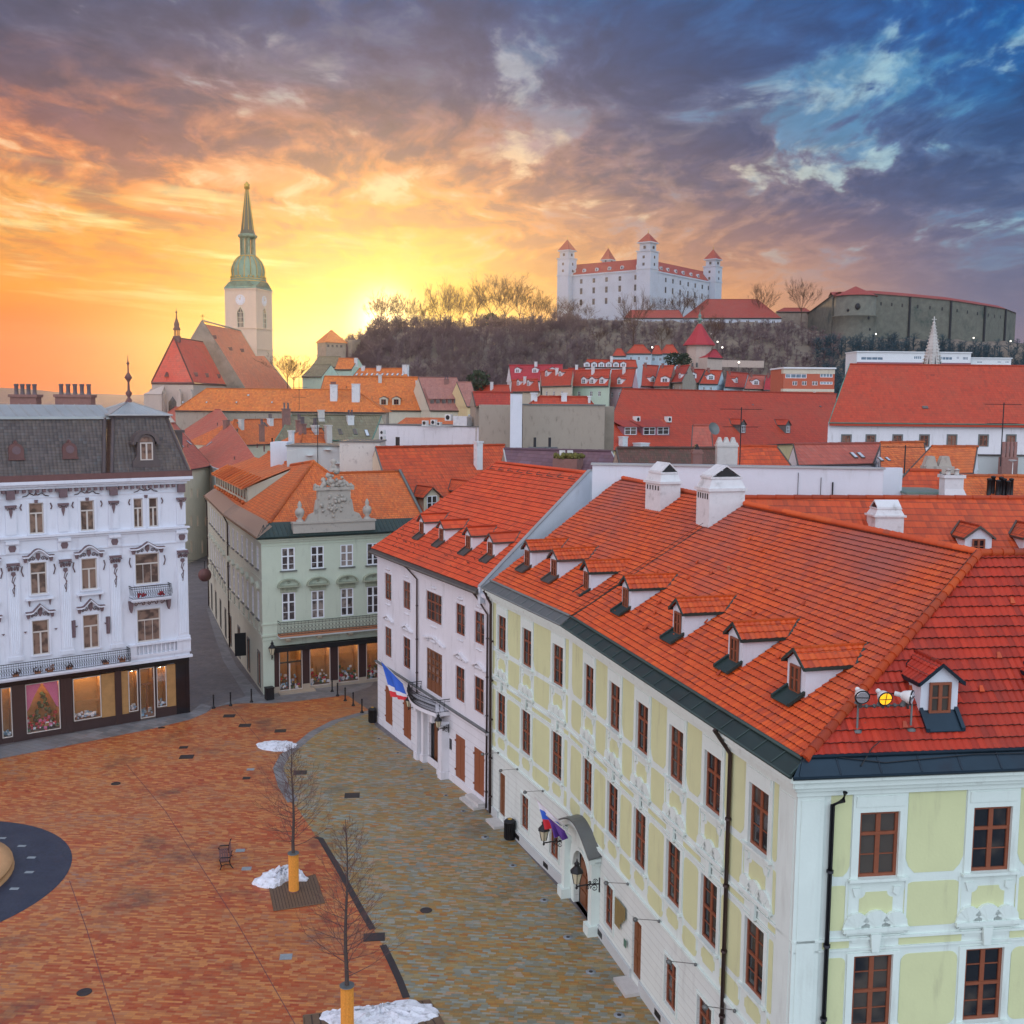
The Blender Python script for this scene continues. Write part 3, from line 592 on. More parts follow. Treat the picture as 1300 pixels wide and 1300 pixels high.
# ------------------------------------------------------------------ snow
def snow(px, h, label, seed, rough=.12):
    rnd = random.Random(seed); P = [p[:2] for p in gpoly(smoothloop(px), 0)]; c = sum(P)/len(P); b = MB(); rings = []; n = len(P)*2
    Q = []
    for i in range(len(P)):
        a, d = P[i], P[(i+1) % len(P)]; Q += [a, (a+d)/2]
    Q = [c+(q-c)*(1+rnd.uniform(-.09, .07)) for q in Q]
    R_ = [1, .97, .88, .75, .6, .42, .24, .1]
    for k, s in enumerate(R_):
        z = h*(1-s**2.2)
        rings.append([(*(c+(q-c)*s), .012+(0 if k == 0 else max(.02, z*rnd.uniform(.45, 1.35)+rnd.uniform(0, rough)))) for q in Q])
    for k in range(len(rings)-1):
        for i in range(n): b.face([rings[k][i], rings[k][(i+1) % n], rings[k+1][(i+1) % n], rings[k+1][i]], None, True)
    b.face(rings[-1], None, True)
    single('snow_patch', b, M['snow'], (*c, 0), label, 'snow', 'melting snow patches')
snow([(322, 948), (330, 942), (350, 940), (368, 941), (379, 945), (372, 951), (358, 955), (338, 954)], .12, 'thin flat snow patch near the edge of the brick paving', 1, .03)
snow([(319, 1124), (330, 1112), (345, 1108), (358, 1101), (372, 1103), (386, 1106), (395, 1119), (380, 1120), (365, 1118), (352, 1128), (338, 1128)], .38, 'white snow heap behind the wrapped trunk of the farther tree', 2)
snow([(399, 1293), (415, 1285), (440, 1285), (462, 1281), (485, 1279), (500, 1273), (530, 1272), (552, 1279), (557, 1292), (530, 1300), (480, 1306), (430, 1308)], .24, 'long snow heap around the wrapped trunk of the nearer tree', 3)

# ------------------------------------------------------------------ trees in the square
def branchy(b, rnd, p, dv, L, r, lev, n=3, spread=.5, up=.25):
    path = [p]; q = np.array(p, float); d0 = np.array(dv, float); k = 4 if lev > 0 else 3
    for i in range(k):
        d0 = nrm(d0+np.array([rnd.gauss(0, .09), rnd.gauss(0, .09), rnd.gauss(0, .05)+up*.22])); q = q+d0*L/k; path.append(q.copy())
    b.tube(path, [max(r*(1-.8*i/k), .0035) for i in range(k+1)], 4 if r > .012 else 3, False)
    if lev > 0:
        for j in range(n):
            tq = rnd.uniform(.2, .95); i = min(int(tq*k), k-1); base = path[i]+(path[i+1]-path[i])*(tq*k-i)
            ax = nrm(path[i+1]-path[i]); rn = nrm(np.array([rnd.gauss(0, 1), rnd.gauss(0, 1), rnd.gauss(0, .6)])); rn = nrm(rn-ax*rn.dot(ax))
            branchy(b, rnd, base, nrm(ax+rn*spread*rnd.uniform(.7, 1.4)), L*rnd.uniform(.35, .6), r*.45, lev-1, n, spread, up)
def squaretree(px, H, seed, label, lab2):
    rnd = random.Random(seed); c = pz(*px); t_ = thing('bare_tree', label, 'tree', (c[0], c[1], 0), 'bare trees in the square')
    b = MB(); tr = [np.array([c[0]+.05*math.sin(k*.8+seed)*(k > 0), c[1]+.05*math.cos(k*.7)*(k > 0), 1.9+(H-1.9)*k/9]) for k in range(10)]
    b.tube([c]+tr, [.12]+[.085*(1-k/9.5)+.006 for k in range(10)], 8); obj('trunk', b, M['bark'], t_)
    b = MB()
    for k in range(56):
        f = (k/56)**.9; z = 2.35+(H-2.7)*f; i = min(int((z-1.9)/(H-1.9)*9), 8); s = (z-tr[i][2])/(tr[i+1][2]-tr[i][2]); p = tr[i]+(tr[i+1]-tr[i])*s
        a = k*2.4+rnd.uniform(-.5, .5); el_ = .35+.55*f; L = (2.05*(1-f)**.75+.35)*rnd.uniform(.75, 1.15)
        branchy(b, rnd, p, (math.cos(a)*math.cos(el_), math.sin(a)*math.cos(el_), math.sin(el_)), L, .016*(1-f*.55)+.004, 2, 4, .55, .3)
    obj('crown', b, M['twig'], t_)
    w = MB(); f = Frame(c, c+np.array([1, .12, 0])); rr = .235
    w.tube([(c[0], c[1], .06), (c[0], c[1], 1.99)], rr, 4 if False else 12)
    for k in range(28):
        a = 2*PI*k/28; w.tube([(c[0]+rr*math.cos(a), c[1]+rr*math.sin(a), .05), (c[0]+rr*math.cos(a), c[1]+rr*math.sin(a), 2.0)], .026, 5)
    wr = single('trunk_wrap', w, M['wrap'], (c[0], c[1], 0), lab2, 'trunk wrap', 'orange trunk wraps')
    k_ = MB(); k_.tube([(c[0], c[1], 2.0), (c[0], c[1], 2.03)], .3, 12); obj('cap', k_, M['lead'], wr)
    k_ = MB(); k_.tube([(c[0], c[1], .0), (c[0], c[1], .06)], .29, 12); obj('foot', k_, M['brown_band'], wr)
squaretree((373, 1131), 7.75, 5, 'bare young tree with fine twigs on the square, farther of the two', 'orange reed wrap round the trunk of the farther square tree')
squaretree((441, 1312), 8.8, 9, 'bare young tree with fine twigs nearest the bottom edge', 'orange reed wrap round the trunk of the nearer square tree')
def grate(px4, label, half=True):
    P = gpoly(px4, .0); b = MB(); gr = thing('tree_grate', label, 'tree grate', sum(P)/4, 'square grates round the tree trunks')
    b.face([p+np.array([0, 0, .014]) for p in P]); obj('soil', b, M['dirt'], gr)
    A, B, C_, D = P; b = MB(); n = 16
    for i in range(n):
        s0, s1 = (i+.1)/n, (i+.9)/n
        b.prism([A+(B-A)*s0+[0, 0, .016], A+(B-A)*s1+[0, 0, .016], D+(C_-D)*s1+[0, 0, .016], D+(C_-D)*s0+[0, 0, .016]], (0, 0, .014))
    for a, c2 in ((A, B), (B, C_), (C_, D), (D, A)): b.tube([a+[0, 0, .03], c2+[0, 0, .03]], .03, 4)
    obj('grid', b, M['grate'], gr)
grate([(342, 1128), (400, 1111), (412, 1147), (348, 1157)], 'brown square grate at the foot of the farther tree')
grate([(385, 1290), (545, 1270), (575, 1318), (390, 1345)], 'dark grate under the snow at the nearer tree')

# ------------------------------------------------------------------ bollards, bins, bench
def bollard():
    b = MB(); b.lathe((0, 0, 0), [(.15, 0), (.15, .06), (.09, .12), (.075, .2), (.06, .22), (.055, .85), (.075, .87), (.075, .92), (.05, .94), (.05, .98), (.075, 1.02), (.07, 1.1), (.03, 1.15), (0, 1.16)], 12); return b.mesh('bollard', M['iron'])
bm = bollard()
bl = ['black bollard leftmost in the row at the street mouth', 'second black bollard from the left at the street mouth', 'black bollard nearest the green house bin, third from the left', 'black bollard by the shop window right of the green house door', 'black bollard second in the right hand row', 'black bollard in the middle of the right hand row', 'black bollard fourth in the right hand row', 'last black bollard of the right hand row, nearest the white house']
for (x, y), lb in zip([(115, 1080), (232, 1062), (375, 1038), (930, 965), (967, 995), (1020, 1028), (1075, 1062), (1135, 1110)], bl):
    c = pz(x/5.4167+250, y/5.4167+700); o = bpy.data.objects.new('bollard', bm); COL.objects.link(o); o.location = (c[0], c[1], 0.01); tag(o, lb, 'bollard', 'black bollards at the edge of the brick square')
def bin_(px, label, s=1., square=False):
    c = pz(*px); t_ = thing('litter_bin', label, 'litter bin', (c[0], c[1], 0), 'dark litter bins'); b = MB()
    if square:
        f = Frame(c, c+np.array([.87, .5, 0])); b.box(f, -.33, .33, -.3, .3, .05, 1.0); b.box(f, -.28, .28, -.25, .25, 0, .05); obj('body', b, M['iron'], t_)
        b = MB(); b.box(f, -.36, .36, -.33, .33, 1.0, 1.06); obj('rim', b, M['iron'], t_)
    else:
        b.lathe((c[0], c[1], 0), [(.28, 0), (.3, .05), (.3, .98), (.34, 1.0), (.34, 1.06), (.3, 1.1)], 16)
        for k in range(16):
            a = 2*PI*k/16; b.tube([(c[0]+.31*math.cos(a), c[1]+.31*math.sin(a), .08), (c[0]+.31*math.cos(a), c[1]+.31*math.sin(a), .95)], .025, 4)
        obj('body', b, M['iron'], t_); b = MB(); b.lathe((c[0], c[1], 1.1), [(.3, 0), (.24, .06), (.1, .1), (0, .1)], 16); obj('lid', b, M['iron'], t_)
        b = MB(); b.lathe((c[0], c[1], 1.16), [(.14, .0), (.13, .06), (.0, .07)], 12); obj('ashtray', b, M['gold'], t_)
bin_((647, 1065), 'round black litter bin standing by the lime palace wall'); bin_((473, 917), 'round black litter bin at the corner of the white house'); bin_((342, 888), 'square black litter bin at the corner of the green shop house', square=True)
c = pz(291, 1095); bt = thing('park_bench', 'dark bench with curved iron arms alone on the brick square', 'bench', (c[0], c[1], 0)); ba = nrm(pz(302, 1092)[:2]-pz(299, 1064)[:2])
f = Frame(c, c+np.array([*ba, 0])); 
# bench runs along the line of its backrest; it faces left
if f.o[0] > 0: f.o = -f.o
Lb = .85
for k in range(4):
    b = MB() if k == 0 else b; b.box(f, -Lb, Lb, .05+.12*k, .15+.12*k, .43, .46)
obj('seat', b, M['brown_band'], bt); b = MB()
for k in range(4): b.box(f, -Lb, Lb, -.02-.03*k, .005-.03*k, .52+.11*k, .61+.11*k)
obj('backrest', b, M['brown_band'], bt)
for s in (-Lb+.05, Lb-.05):
    b = MB(); P_ = lambda d_, z_: f.p(s, d_, z_)
    b.tube([P_(.5, 0), P_(.42, .2), P_(.48, .42), P_(.52, .55), P_(.45, .66), P_(.2, .64), P_(-.05, .62)], .03, 6); b.tube([P_(-.18, 0), P_(-.02, .25), P_(.0, .45), P_(-.05, .7), P_(-.13, .98), P_(-.18, 1.0)], .03, 6); b.tube([P_(.47, .42), P_(0, .42)], .03, 6); b.tube([P_(.42, .2), P_(.2, .28), P_(-.02, .2)], .02, 6)
    obj('leg', b, M['iron'], bt)
# ------------------------------------------------------------------ shared building pieces
def frame_at(fr, P):
    g = Frame(P, np.array(P[:2])+fr.t); g.o = fr.o.copy(); g.rot = fr.rot; return g
def dormer(parent, sl, P, w, h, rise, wall, tmat, trim, style, ww, wh, real=False, recess_sheet=.55, ov=.14, wz=.1):
    f = frame_at(sl.f, P); z = P[2]-.02; tp = sl.tp; b = MB()
    b.fprism(f, [(-w/2, z), (w/2, z), (w/2, z+h), (0, z+h+rise), (-w/2, z+h)], 0, -.12)
    for s in (-1, 1):
        A = [f.p(s*w/2, -.12, z+.12*tp), f.p(s*w/2, -.12, z+h), f.p(s*w/2, -h/tp, z+h)]; b.prism(A, np.array([*(-f.t*s*.1), 0]))
    dm = obj('dormer', b, M[wall], parent)
    k = rise/(w/2); uo = w/2+ov; ze = z+h+rise-k*uo; zr = z+h+rise
    b = MB(); tr = MB()
    for s in (-1, 1):
        lf = .07
        A = np.array(f.p(0, ov, zr+lf)); B = np.array(f.p(s*uo, ov, ze+lf)); C_ = np.array(f.p(s*uo, -(ze-z)/tp, ze+lf)); D = np.array(f.p(0, -(zr-z)/tp, zr+lf))
        if real:
            fs = Frame(B, B[:2]+(C_-B)[:2]); 
            if fs.o.dot(f.t*s) < 0: fs.o = -fs.o
            s2 = Slope(fs, ze+lf, math.degrees(math.atan(k))); tiled(b, s2, [B, C_, D, A], .34, .22, .03, .03, .01)
        else: slabuv(b, [A, B, C_, D])
        for X, Y_ in ((A, B), (B, C_)): tr.prism([X+[0, 0, .03], Y_+[0, 0, .03], Y_-[0, 0, .09], X-[0, 0, .09]], np.array([*(f.t*s*.03), 0]) if X is B else np.array([*(f.o*.04), 0]))
        tr.prism([C_+[0, 0, .02], D+[0, 0, .02], D+[*(-f.o*.22), .05], C_+[*(-f.o*.22), .05]], (0, 0, .05))
    ridge(b, f.p(0, ov, zr+.08), f.p(0, -(zr-z)/tp, zr+.08), .07, .3)
    obj('dormer_roof', b, M[tmat], dm); 
    # dark sheet laid in place of the shaded recess before the sill
    if recess_sheet:
        q = lambda u, d_: f.p(u, d_, z-d_*tp+(.19 if real else .12)); tr.prism([q(-w*.42, .0), q(w*.42, .0), q(w*.42, recess_sheet), q(-w*.42, recess_sheet)], (0, 0, .03))
        for s in (-1, 1): tr.prism([q(s*w*.42, 0), q(s*w*.42, recess_sheet), q(s*w*.52, recess_sheet), q(s*w*.52, 0)], (0, 0, .12))
    obj('flashing', tr, M[trim], dm)
    wo = window(dm, f, 0, z+wz+.02, ww, wh, style, d=.075)
    return dm
def chimney_gabled(parent, fr, P, w, dpt, h, mat='chimney_white', holes=True):
    f = frame_at(fr, P); z = P[2]; b = MB()
    b.box(f, -w/2, w/2, -dpt/2, dpt/2, z-1.2, z+h*.52)
    b.box(f, -w/2-.1, w/2+.1, -dpt/2-.1, dpt/2+.1, z+h*.52, z+h*.58)
    def ringp(s, zz): return [f.p(-w/2*s, -dpt/2*s, zz), f.p(w/2*s, -dpt/2*s, zz), f.p(w/2*s, dpt/2*s, zz), f.p(-w/2*s, dpt/2*s, zz)]
    lo, hi = ringp(1.02, z+h*.58), ringp(.82, z+h*.76)
    for i in range(4): b.face([lo[i], lo[(i+1) % 4], hi[(i+1) % 4], hi[i]])
    b.box(f, -w*.44, w*.44, -dpt*.44, dpt*.44, z+h*.76, z+h*.80)
    # gabled slab hood with open ends
    a = w*.42; e = dpt*.40
    for s in (-1, 1): b.prism([f.p(-a, s*e, z+h*.8), f.p(a, s*e, z+h*.8), f.p(a, 0, z+h), f.p(-a, 0, z+h)], (0, 0, .07))
    ch = obj('chimney', b, M[mat], parent)
    k = MB()
    for s in (-1, 1): k.fprism(Frame(f.p(s*a*.9, e*.8, 0)[:2], f.p(s*a*.9, -e*.8, 0)[:2]), [(0, z+h*.8+.02), (e*1.6, z+h*.8+.02), (e*.8, z+h-.06)], 0, .02)
    if holes:
        for i in range(5):
            u = -w*.36+w*.72*i/4; k.box(f, u-.06, u+.06, dpt/2-.01, dpt/2+.012, z+h*.36, z+h*.47)
    obj('flue_opening', k, M['dark_metal'], ch)
    q = MB(); q.box(f, -w/2-.05, w/2+.05, -dpt/2-.05, dpt/2+.05, z-1.2, z-.35); 
    return ch
def chimney_plain(parent, fr, P, w, dpt, h, mat='chimney_white', pots=0, name='chimney'):
    f = frame_at(fr, P); z = P[2]; b = MB(); b.box(f, -w/2, w/2, -dpt/2, dpt/2, z-1.5, z+h); b.box(f, -w/2-.08, w/2+.08, -dpt/2-.08, dpt/2+.08, z+h, z+h+.14)
    ch = obj(name, b, M[mat], parent)
    for i in range(pots):
        k = MB(); u = (i+.5)/pots*w-w/2; c = f.p(u, 0, z+h+.14); r_ = min(.16, w/pots*.36); k.lathe(c, [(r_, 0), (r_*.85, .3), (r_*.85, .7), (r_, .75), (r_, .85)], 10); obj('chimney_pot', k, M['chimney_pot'], ch)
    return ch
def pipe(parent, pts, r=.06, mat='pipe_brown'):
    b = MB(); b.tube(pts, r, 8)
    z1 = max(p[2] for p in pts); z = min(p[2] for p in pts)+1; q = pts[-1]
    while z < z1-1.2: b.tube([(q[0], q[1], z), (q[0], q[1], z+.08)], r*1.5, 8); z += 2.4
    return obj('drainpipe', b, M[mat], parent)
def scroll(b, f, u, z, s, r=.025, d=.04, turns=1.6, dirn=1, n=14):
    b.tube([f.p(u+dirn*s*(1-k/n)*math.cos(turns*2*PI*k/n), d, z+s*(1-k/n)*math.sin(turns*2*PI*k/n)) for k in range(n)], r, 5)

# ------------------------------------------------------------------ white-blue palace with the slate mansard (left)
PF = Frame(pz(240, 904)[:2], pz(0, 945)[:2])
pal = thing('corner_palace', 'pale blue ornate palace with slate mansard roof above the lit shops', 'building', (*PF.a, 0))
cols = [3.0, 7.33, 10.88, 14.45, 18.0, 21.55]; UL = 24.
ops = []
for i, u in enumerate(cols):
    if i == 0: ops += [(2.08, 2.78, 15.13, 17.38), (3.24, 3.94, 15.13, 17.38), (2.08, 3.94, 10.7, 13.1), (2.1, 3.9, 6.18, 8.75)]
    else: ops += [(u-.5, u+.5, 15.15, 17.4), (u-.56, u+.56, 10.7, 13.05), (u-.58, u+.58, 6.2, 8.78)]
b = MB(); wallgrid(b, PF, 0, UL, 4.6, 18.4, ops, .2); obj('wall', b, M['palace_plaster'], pal)
for o_ in ops:
    wd = o_[1]-o_[0]; window(pal, PF, (o_[0]+o_[1])/2, o_[2], wd, o_[3]-o_[2], 'palace_wide' if wd > 1.5 else 'palace')
b = MB(); b.box(PF, .02, UL, -13, -.25, 4.4, 18.4); b.box(PF, .02, UL, -13, -2.6, 0., 4.39); obj('rear_wall', b, M['palace_plaster'], pal)
# cornices and string courses
b = MB()
for z0, z1, dd in ((18.4, 18.6, .18), (18.6, 18.75, .38), (18.75, 18.98, .55), (14.72, 14.9, .12), (14.9, 15.04, .3), (13.75, 13.83, .07), (4.55, 4.75, .3), (4.75, 5.0, .12), (17.75, 17.82, .05)):
    b.box(PF, -dd, UL, 0.003, dd, z0, z1)
b.box(PF, -.2, 4.6, .003, .22, 5.0, 5.22); b.box(PF, -.2, 4.6, .003, .3, 5.95, 6.08)
for u0, u1 in ((-.2, .9), (4.0, 4.6)): b.box(PF, u0, u1, .003, .2, 5.22, 5.95)
for k in range(9): c_ = PF.p(1.08+k*.345, .1, 5.22); b.lathe(c_, [(.09, 0), (.06, .1), (.11, .3), (.05, .55), (.09, .73)], 8)
obj('cornice', b, M['palace_plaster'], pal)
# pilasters
pil = [.3, 5.45, 9.05, 12.6, 16.2, 19.8, 23.2]
for u in pil:
    b = MB(); cap = MB()
    b.box(PF, u-.42, u+.42, .003, .1, 6.3, 13.2); b.box(PF, u-.5, u+.5, .003, .16, 6.0, 6.3); b.box(PF, u-.36, u+.36, .003, .09, 15.2, 17.2); b.box(PF, u-.45, u+.45, .003, .3, 14.5, 14.72); b.box(PF, u-.45, u+.45, .003, .12, 13.83, 14.5)
    for k in range(5): b.tube([PF.p(u-.26+.13*k, .1, 6.5), PF.p(u-.26+.13*k, .1, 11.3)], .03, 5)
    cap.box(PF, u-.28, u+.28, .1, .36, 17.72, 18.36); cap.box(PF, u-.38, u+.38, .09, .3, 17.15, 17.3)
    cap.fprism(PF, [(u-.09, 17.1), (u+.09, 17.1), (u+.12, 16.8), (u, 16.35), (u-.12, 16.8)], .09, .16)
    for s in (-1, 1): scroll(cap, PF, u+s*.22, 17.05, .14, .035, .2, 1.3, s)
    cap.box(PF, u-.42, u+.42, .1, .36, 13.0, 13.14); [cap.blob(PF.p(u+x_, .2, 12.75-.1*abs(x_)), (.1, .08, .15), 6, 4, .2) for x_ in (-.3, -.1, .1, .3)]; cap.fprism(PF, [(u-.12, 12.5), (u+.12, 12.5), (u+.16, 12.3), (u, 12.15), (u-.16, 12.3)], .1, .2)
    for s in (-1, 1): scroll(cap, PF, u+s*.3, 12.85, .16, .045, .28, 1.3, s)
    cap.tube([PF.p(u, .12, 12.2), PF.p(u+.1, .12, 11.8), PF.p(u-.1, .12, 11.5), PF.p(u+.07, .12, 11.2), PF.p(u, .12, 10.9)], .035, 5); cap.tube([PF.p(u-.14, .12, 12.1), PF.p(u, .12, 11.75), PF.p(u-.07, .12, 11.3), PF.p(u, .12, 10.7)], .03, 5)
    cap.fprism(PF, [(u-.2, 14.4), (u+.2, 14.4), (u+.26, 14.2), (u+.16, 13.95), (u-.16, 13.95), (u-.26, 14.2)], .12, .18)
    obj('capital', cap, M['ornament'], obj('pilaster', b, M['palace_plaster'], pal))
cap = MB()
for k in range(60):
    u = .9+k*.45
    if u < UL and all(abs(u-q) > .4 for q in pil): cap.box(PF, u-.11, u+.11, .1, .34, 18.15, 18.38)
obj('bracket', cap, M['ornament'], pal)
# ornament over windows: curved and broken hoods
hood = MB()
def curved_hood(u, z, w, hgt, flat=.35, broken=False):
    pts = []
    for k in range(13):
        s = -1+2*k/12; 
        if broken: zz = z+(hgt*(1-abs(s)/.55)**1 if abs(s) < .55 else 0)*.9
        else: zz = z+(hgt*math.cos(s/.62*PI/2) if abs(s) < .62 else 0)
        pts.append((u+s*w/2, zz))
    for i in range(12): hood.fprism(PF, [pts[i], pts[i+1], (pts[i+1][0], pts[i+1][1]+.12), (pts[i][0], pts[i][1]+.12)], .003, .34); cap.fprism(PF, [(pts[i][0], pts[i][1]+.122), (pts[i+1][0], pts[i+1][1]+.122), (pts[i+1][0], pts[i+1][1]+.17), (pts[i][0], pts[i][1]+.17)], .003, .36)
    for s in (-1, 1):
        cap.fprism(PF, [(u+s*w*.34, z-.02), (u+s*w*.47, z-.02), (u+s*w*.44, z-.32), (u+s*w*.38, z-.32)], .004, .2)
        scroll(cap, PF, u+s*w*.16, z-.08, .17, .035, .06, 1.5, s); scroll(cap, PF, u+s*w*.27, z-.17, .12, .03, .06, 1.4, -s)
    cap.fprism(PF, [(u-.12, z+hgt*.6), (u+.12, z+hgt*.6), (u+.16, z-.0), (u, z-.24), (u-.16, z)], .004, .1)
for i, u in enumerate(cols):
    hood = MB(); cap = MB(); wd = 2.6 if i == 0 else 2.15
    curved_hood(u, 13.42, wd, .5, broken=(i == 0))
    if i: curved_hood(u, 9.3, 2.0, .62, broken=True); hood.box(PF, u-.95, u+.95, .003, .26, 10.3, 10.42)
    for s in (-1, 1):
        if i: cap.fprism(PF, [(u+s*.62, 10.3), (u+s*.8, 10.3), (u+s*.7, 9.85)], .004, .14)
        cap.tube([PF.p(u+s*(wd/2-.1), .05, 17.35), PF.p(u+s*(wd/2), .05, 17.1), PF.p(u+s*(wd/2-.08), .05, 16.9)], .05, 5)
        cap.tube([PF.p(u+s*(wd/2-.0), .05, 12.85), PF.p(u+s*(wd/2+.08), .05, 12.5), PF.p(u+s*(wd/2-.04), .05, 12.1)], .045, 5)
        for k in range(3): cap.tube([PF.p(u+s*.12, .05, 17.95), PF.p(u+s*.42, .05, 18.1), PF.p(u+s*.62, .05, 17.92), PF.p(u+s*.9, .05, 17.86)], .035, 5)
        if i: cap.fprism(PF, [(u+s*.95, 8.05), (u+s*1.15, 8.05), (u+s*1.05, 7.93)], .004, .1)
    cap.fprism(PF, [(u-.14, 17.95), (u+.14, 17.95), (u, 18.18)], .004, .1); cap.fprism(PF, [(u-.1, 17.4), (u+.1, 17.4), (u+.13, 17.62), (u-.13, 17.62)], .05, .12)
    obj('ornament', cap, M['ornament'], obj('hood', hood, M['palace_plaster'], pal))
cap = MB()
for u in (6.1, 8.6):     # iron flag holders beside the middle window
    cap.fprism(PF, [(u-.12, 7.2), (u+.12, 7.2), (u+.14, 8.5), (u-.14, 8.5)], .004, .14); cap.tube([PF.p(u, .15, 7.3), PF.p(u, .35, 7.8), PF.p(u, .2, 8.5)], .05, 5)
obj('flag_holder', cap, M['ornament'], pal)
# balconies
def balcony_iron(parent, f, u0, u1, dd, z, hgt, mat='iron', slab='palace_plaster', dens=.16, bulge=.0, scr=True, slabh=.14):
    b = MB(); b.box(f, u0, u1, .003, dd, z-slabh, z); b.box(f, u0+.08, u1-.08, .003, dd-.1, z-slabh*1.8, z-slabh)
    bo = obj('balcony', b, M[slab], parent); r_ = MB(); pts = []
    path = [(u0+.05, .02), (u0+.05, dd-.05), (u1-.05, dd-.05), (u1-.05, .02)]
    for zz in (z+.05, z+hgt, z+hgt*.82): r_.tube([f.p(u, d_, zz) for u, d_ in path], .03 if zz > z+hgt*.9 else .018, 5)
    def run(A, B):
        L = math.hypot(B[0]-A[0], B[1]-A[1]); n = max(2, int(L/dens))
        for k in range(n+1):
            q = (A[0]+(B[0]-A[0])*k/n, A[1]+(B[1]-A[1])*k/n)
            bz = [(0, z+.05), (bulge, z+hgt*.35), (bulge*.7, z+hgt*.6), (0, z+hgt)]
            r_.tube([f.p(q[0], q[1]+o_, zz) for o_, zz in bz], .012, 4)
            if scr and k < n and abs(A[1]-B[1]) < .01:
                m = (q[0]+(B[0]-A[0])/n/2); r = abs(B[0]-A[0])/n*.42
                for zc in (z+hgt*.3, z+hgt*.58): r_.tube([f.p(m+r*math.cos(a), q[1]+bulge*.8, zc+hgt*.13*math.sin(a)) for a in np.linspace(0, 2*PI, 7)], .013, 4)
    run(path[0], path[1]); run(path[1], path[2]); run(path[2], path[3])
    obj('railing', r_, M[mat], bo); return bo
bo = balcony_iron(pal, PF, 4.7, 19, .95, 4.98, 1.0, bulge=.08)
rn = random.Random(3)
for k in range(7):
    u = 5.6+k*1.5+rn.uniform(-.6, .6); q = MB(); q.box(PF, u-.2, u+.2, .5, .75, 5.0, 5.15); fb = obj('flower_box', q, M['terracotta_trim'], bo); q = MB()
    for j in range(22): q.blob(PF.p(u+rn.uniform(-.3, .3), .62+rn.uniform(-.15, .15), 5.15+rn.uniform(0, .4)*rn.random()), .05, 5, 4, .5, rn)
    obj('plant', q, M['twig' if k % 3 else 'terracotta_trim'], fb)
bo = balcony_iron(pal, PF, 1.4, 4.5, .85, 9.72, .95, bulge=.22)
q = MB()
for j in range(30): q.blob(PF.p(rn.choice([2.2, 3.7])+rn.uniform(-.3, .3), .6+rn.uniform(-.1, .1), 9.85+rn.uniform(0, .25)), .08, 5, 4, .5, rn)
obj('plant', q, M['red_item'], bo)
q = MB()
for u in (1.5, 4.4): q.fprism(PF, [(u-.15, 9.5), (u+.15, 9.5), (u+.1, 8.9), (u, 8.6), (u-.1, 8.9)], .02, .4)
for k in range(5): scroll(q, PF, 2.0+k*.5, 9.25, .2, .04, .3, 1.4, 1 if k % 2 else -1)
obj('console', q, M['ornament'], bo)
# shopfront
b = MB(); b.box(PF, -.05, UL, .02, .2, 4.22, 4.6); b.box(PF, -.05, 1.02, -.3, .06, 0.0, 4.22); b.box(PF, -.05, .25, .06, .12, 0, 4.21)
sh = obj('shopfront', b, M['black_panel'], pal)
for u in (5.45, 9.05): q = MB(); q.box(PF, u-.2, u+.28, -.2, .1, 0, 4.22); obj('shop_pier', q, M['shop_brown'], sh)
for u0, u1 in ((1.02, 2.55), (3.95, 5.25), (5.73, 8.85)): q = MB(); q.box(PF, u0, u1, -.1, .06, 0, .72); obj('stall_riser', q, M['shop_brown'], sh)
for u0 in (2.55, 3.85): q = MB(); q.box(PF, u0, u0+.1, -.1, .05, 0, 4.22); obj('door_post', q, M['shop_brown'], sh)
for a_ in ((9.33, 9.68, -.2, .08, 0, 4.22), (12.1, 13.0, -.2, .1, 0, 4.22), (9.68, 12.1, -.1, .05, 0, .42), (13.75, 16, -.1, .05, 0, 4.22), (16, UL, -.1, .04, 0, 4.2), (13, 13.75, -.1, .04, 0, .35)): q = MB(); q.box(PF, *a_); obj('shop_pier' if a_[5] > 1 else 'stall_riser', q, M['shop_brown'], sh)
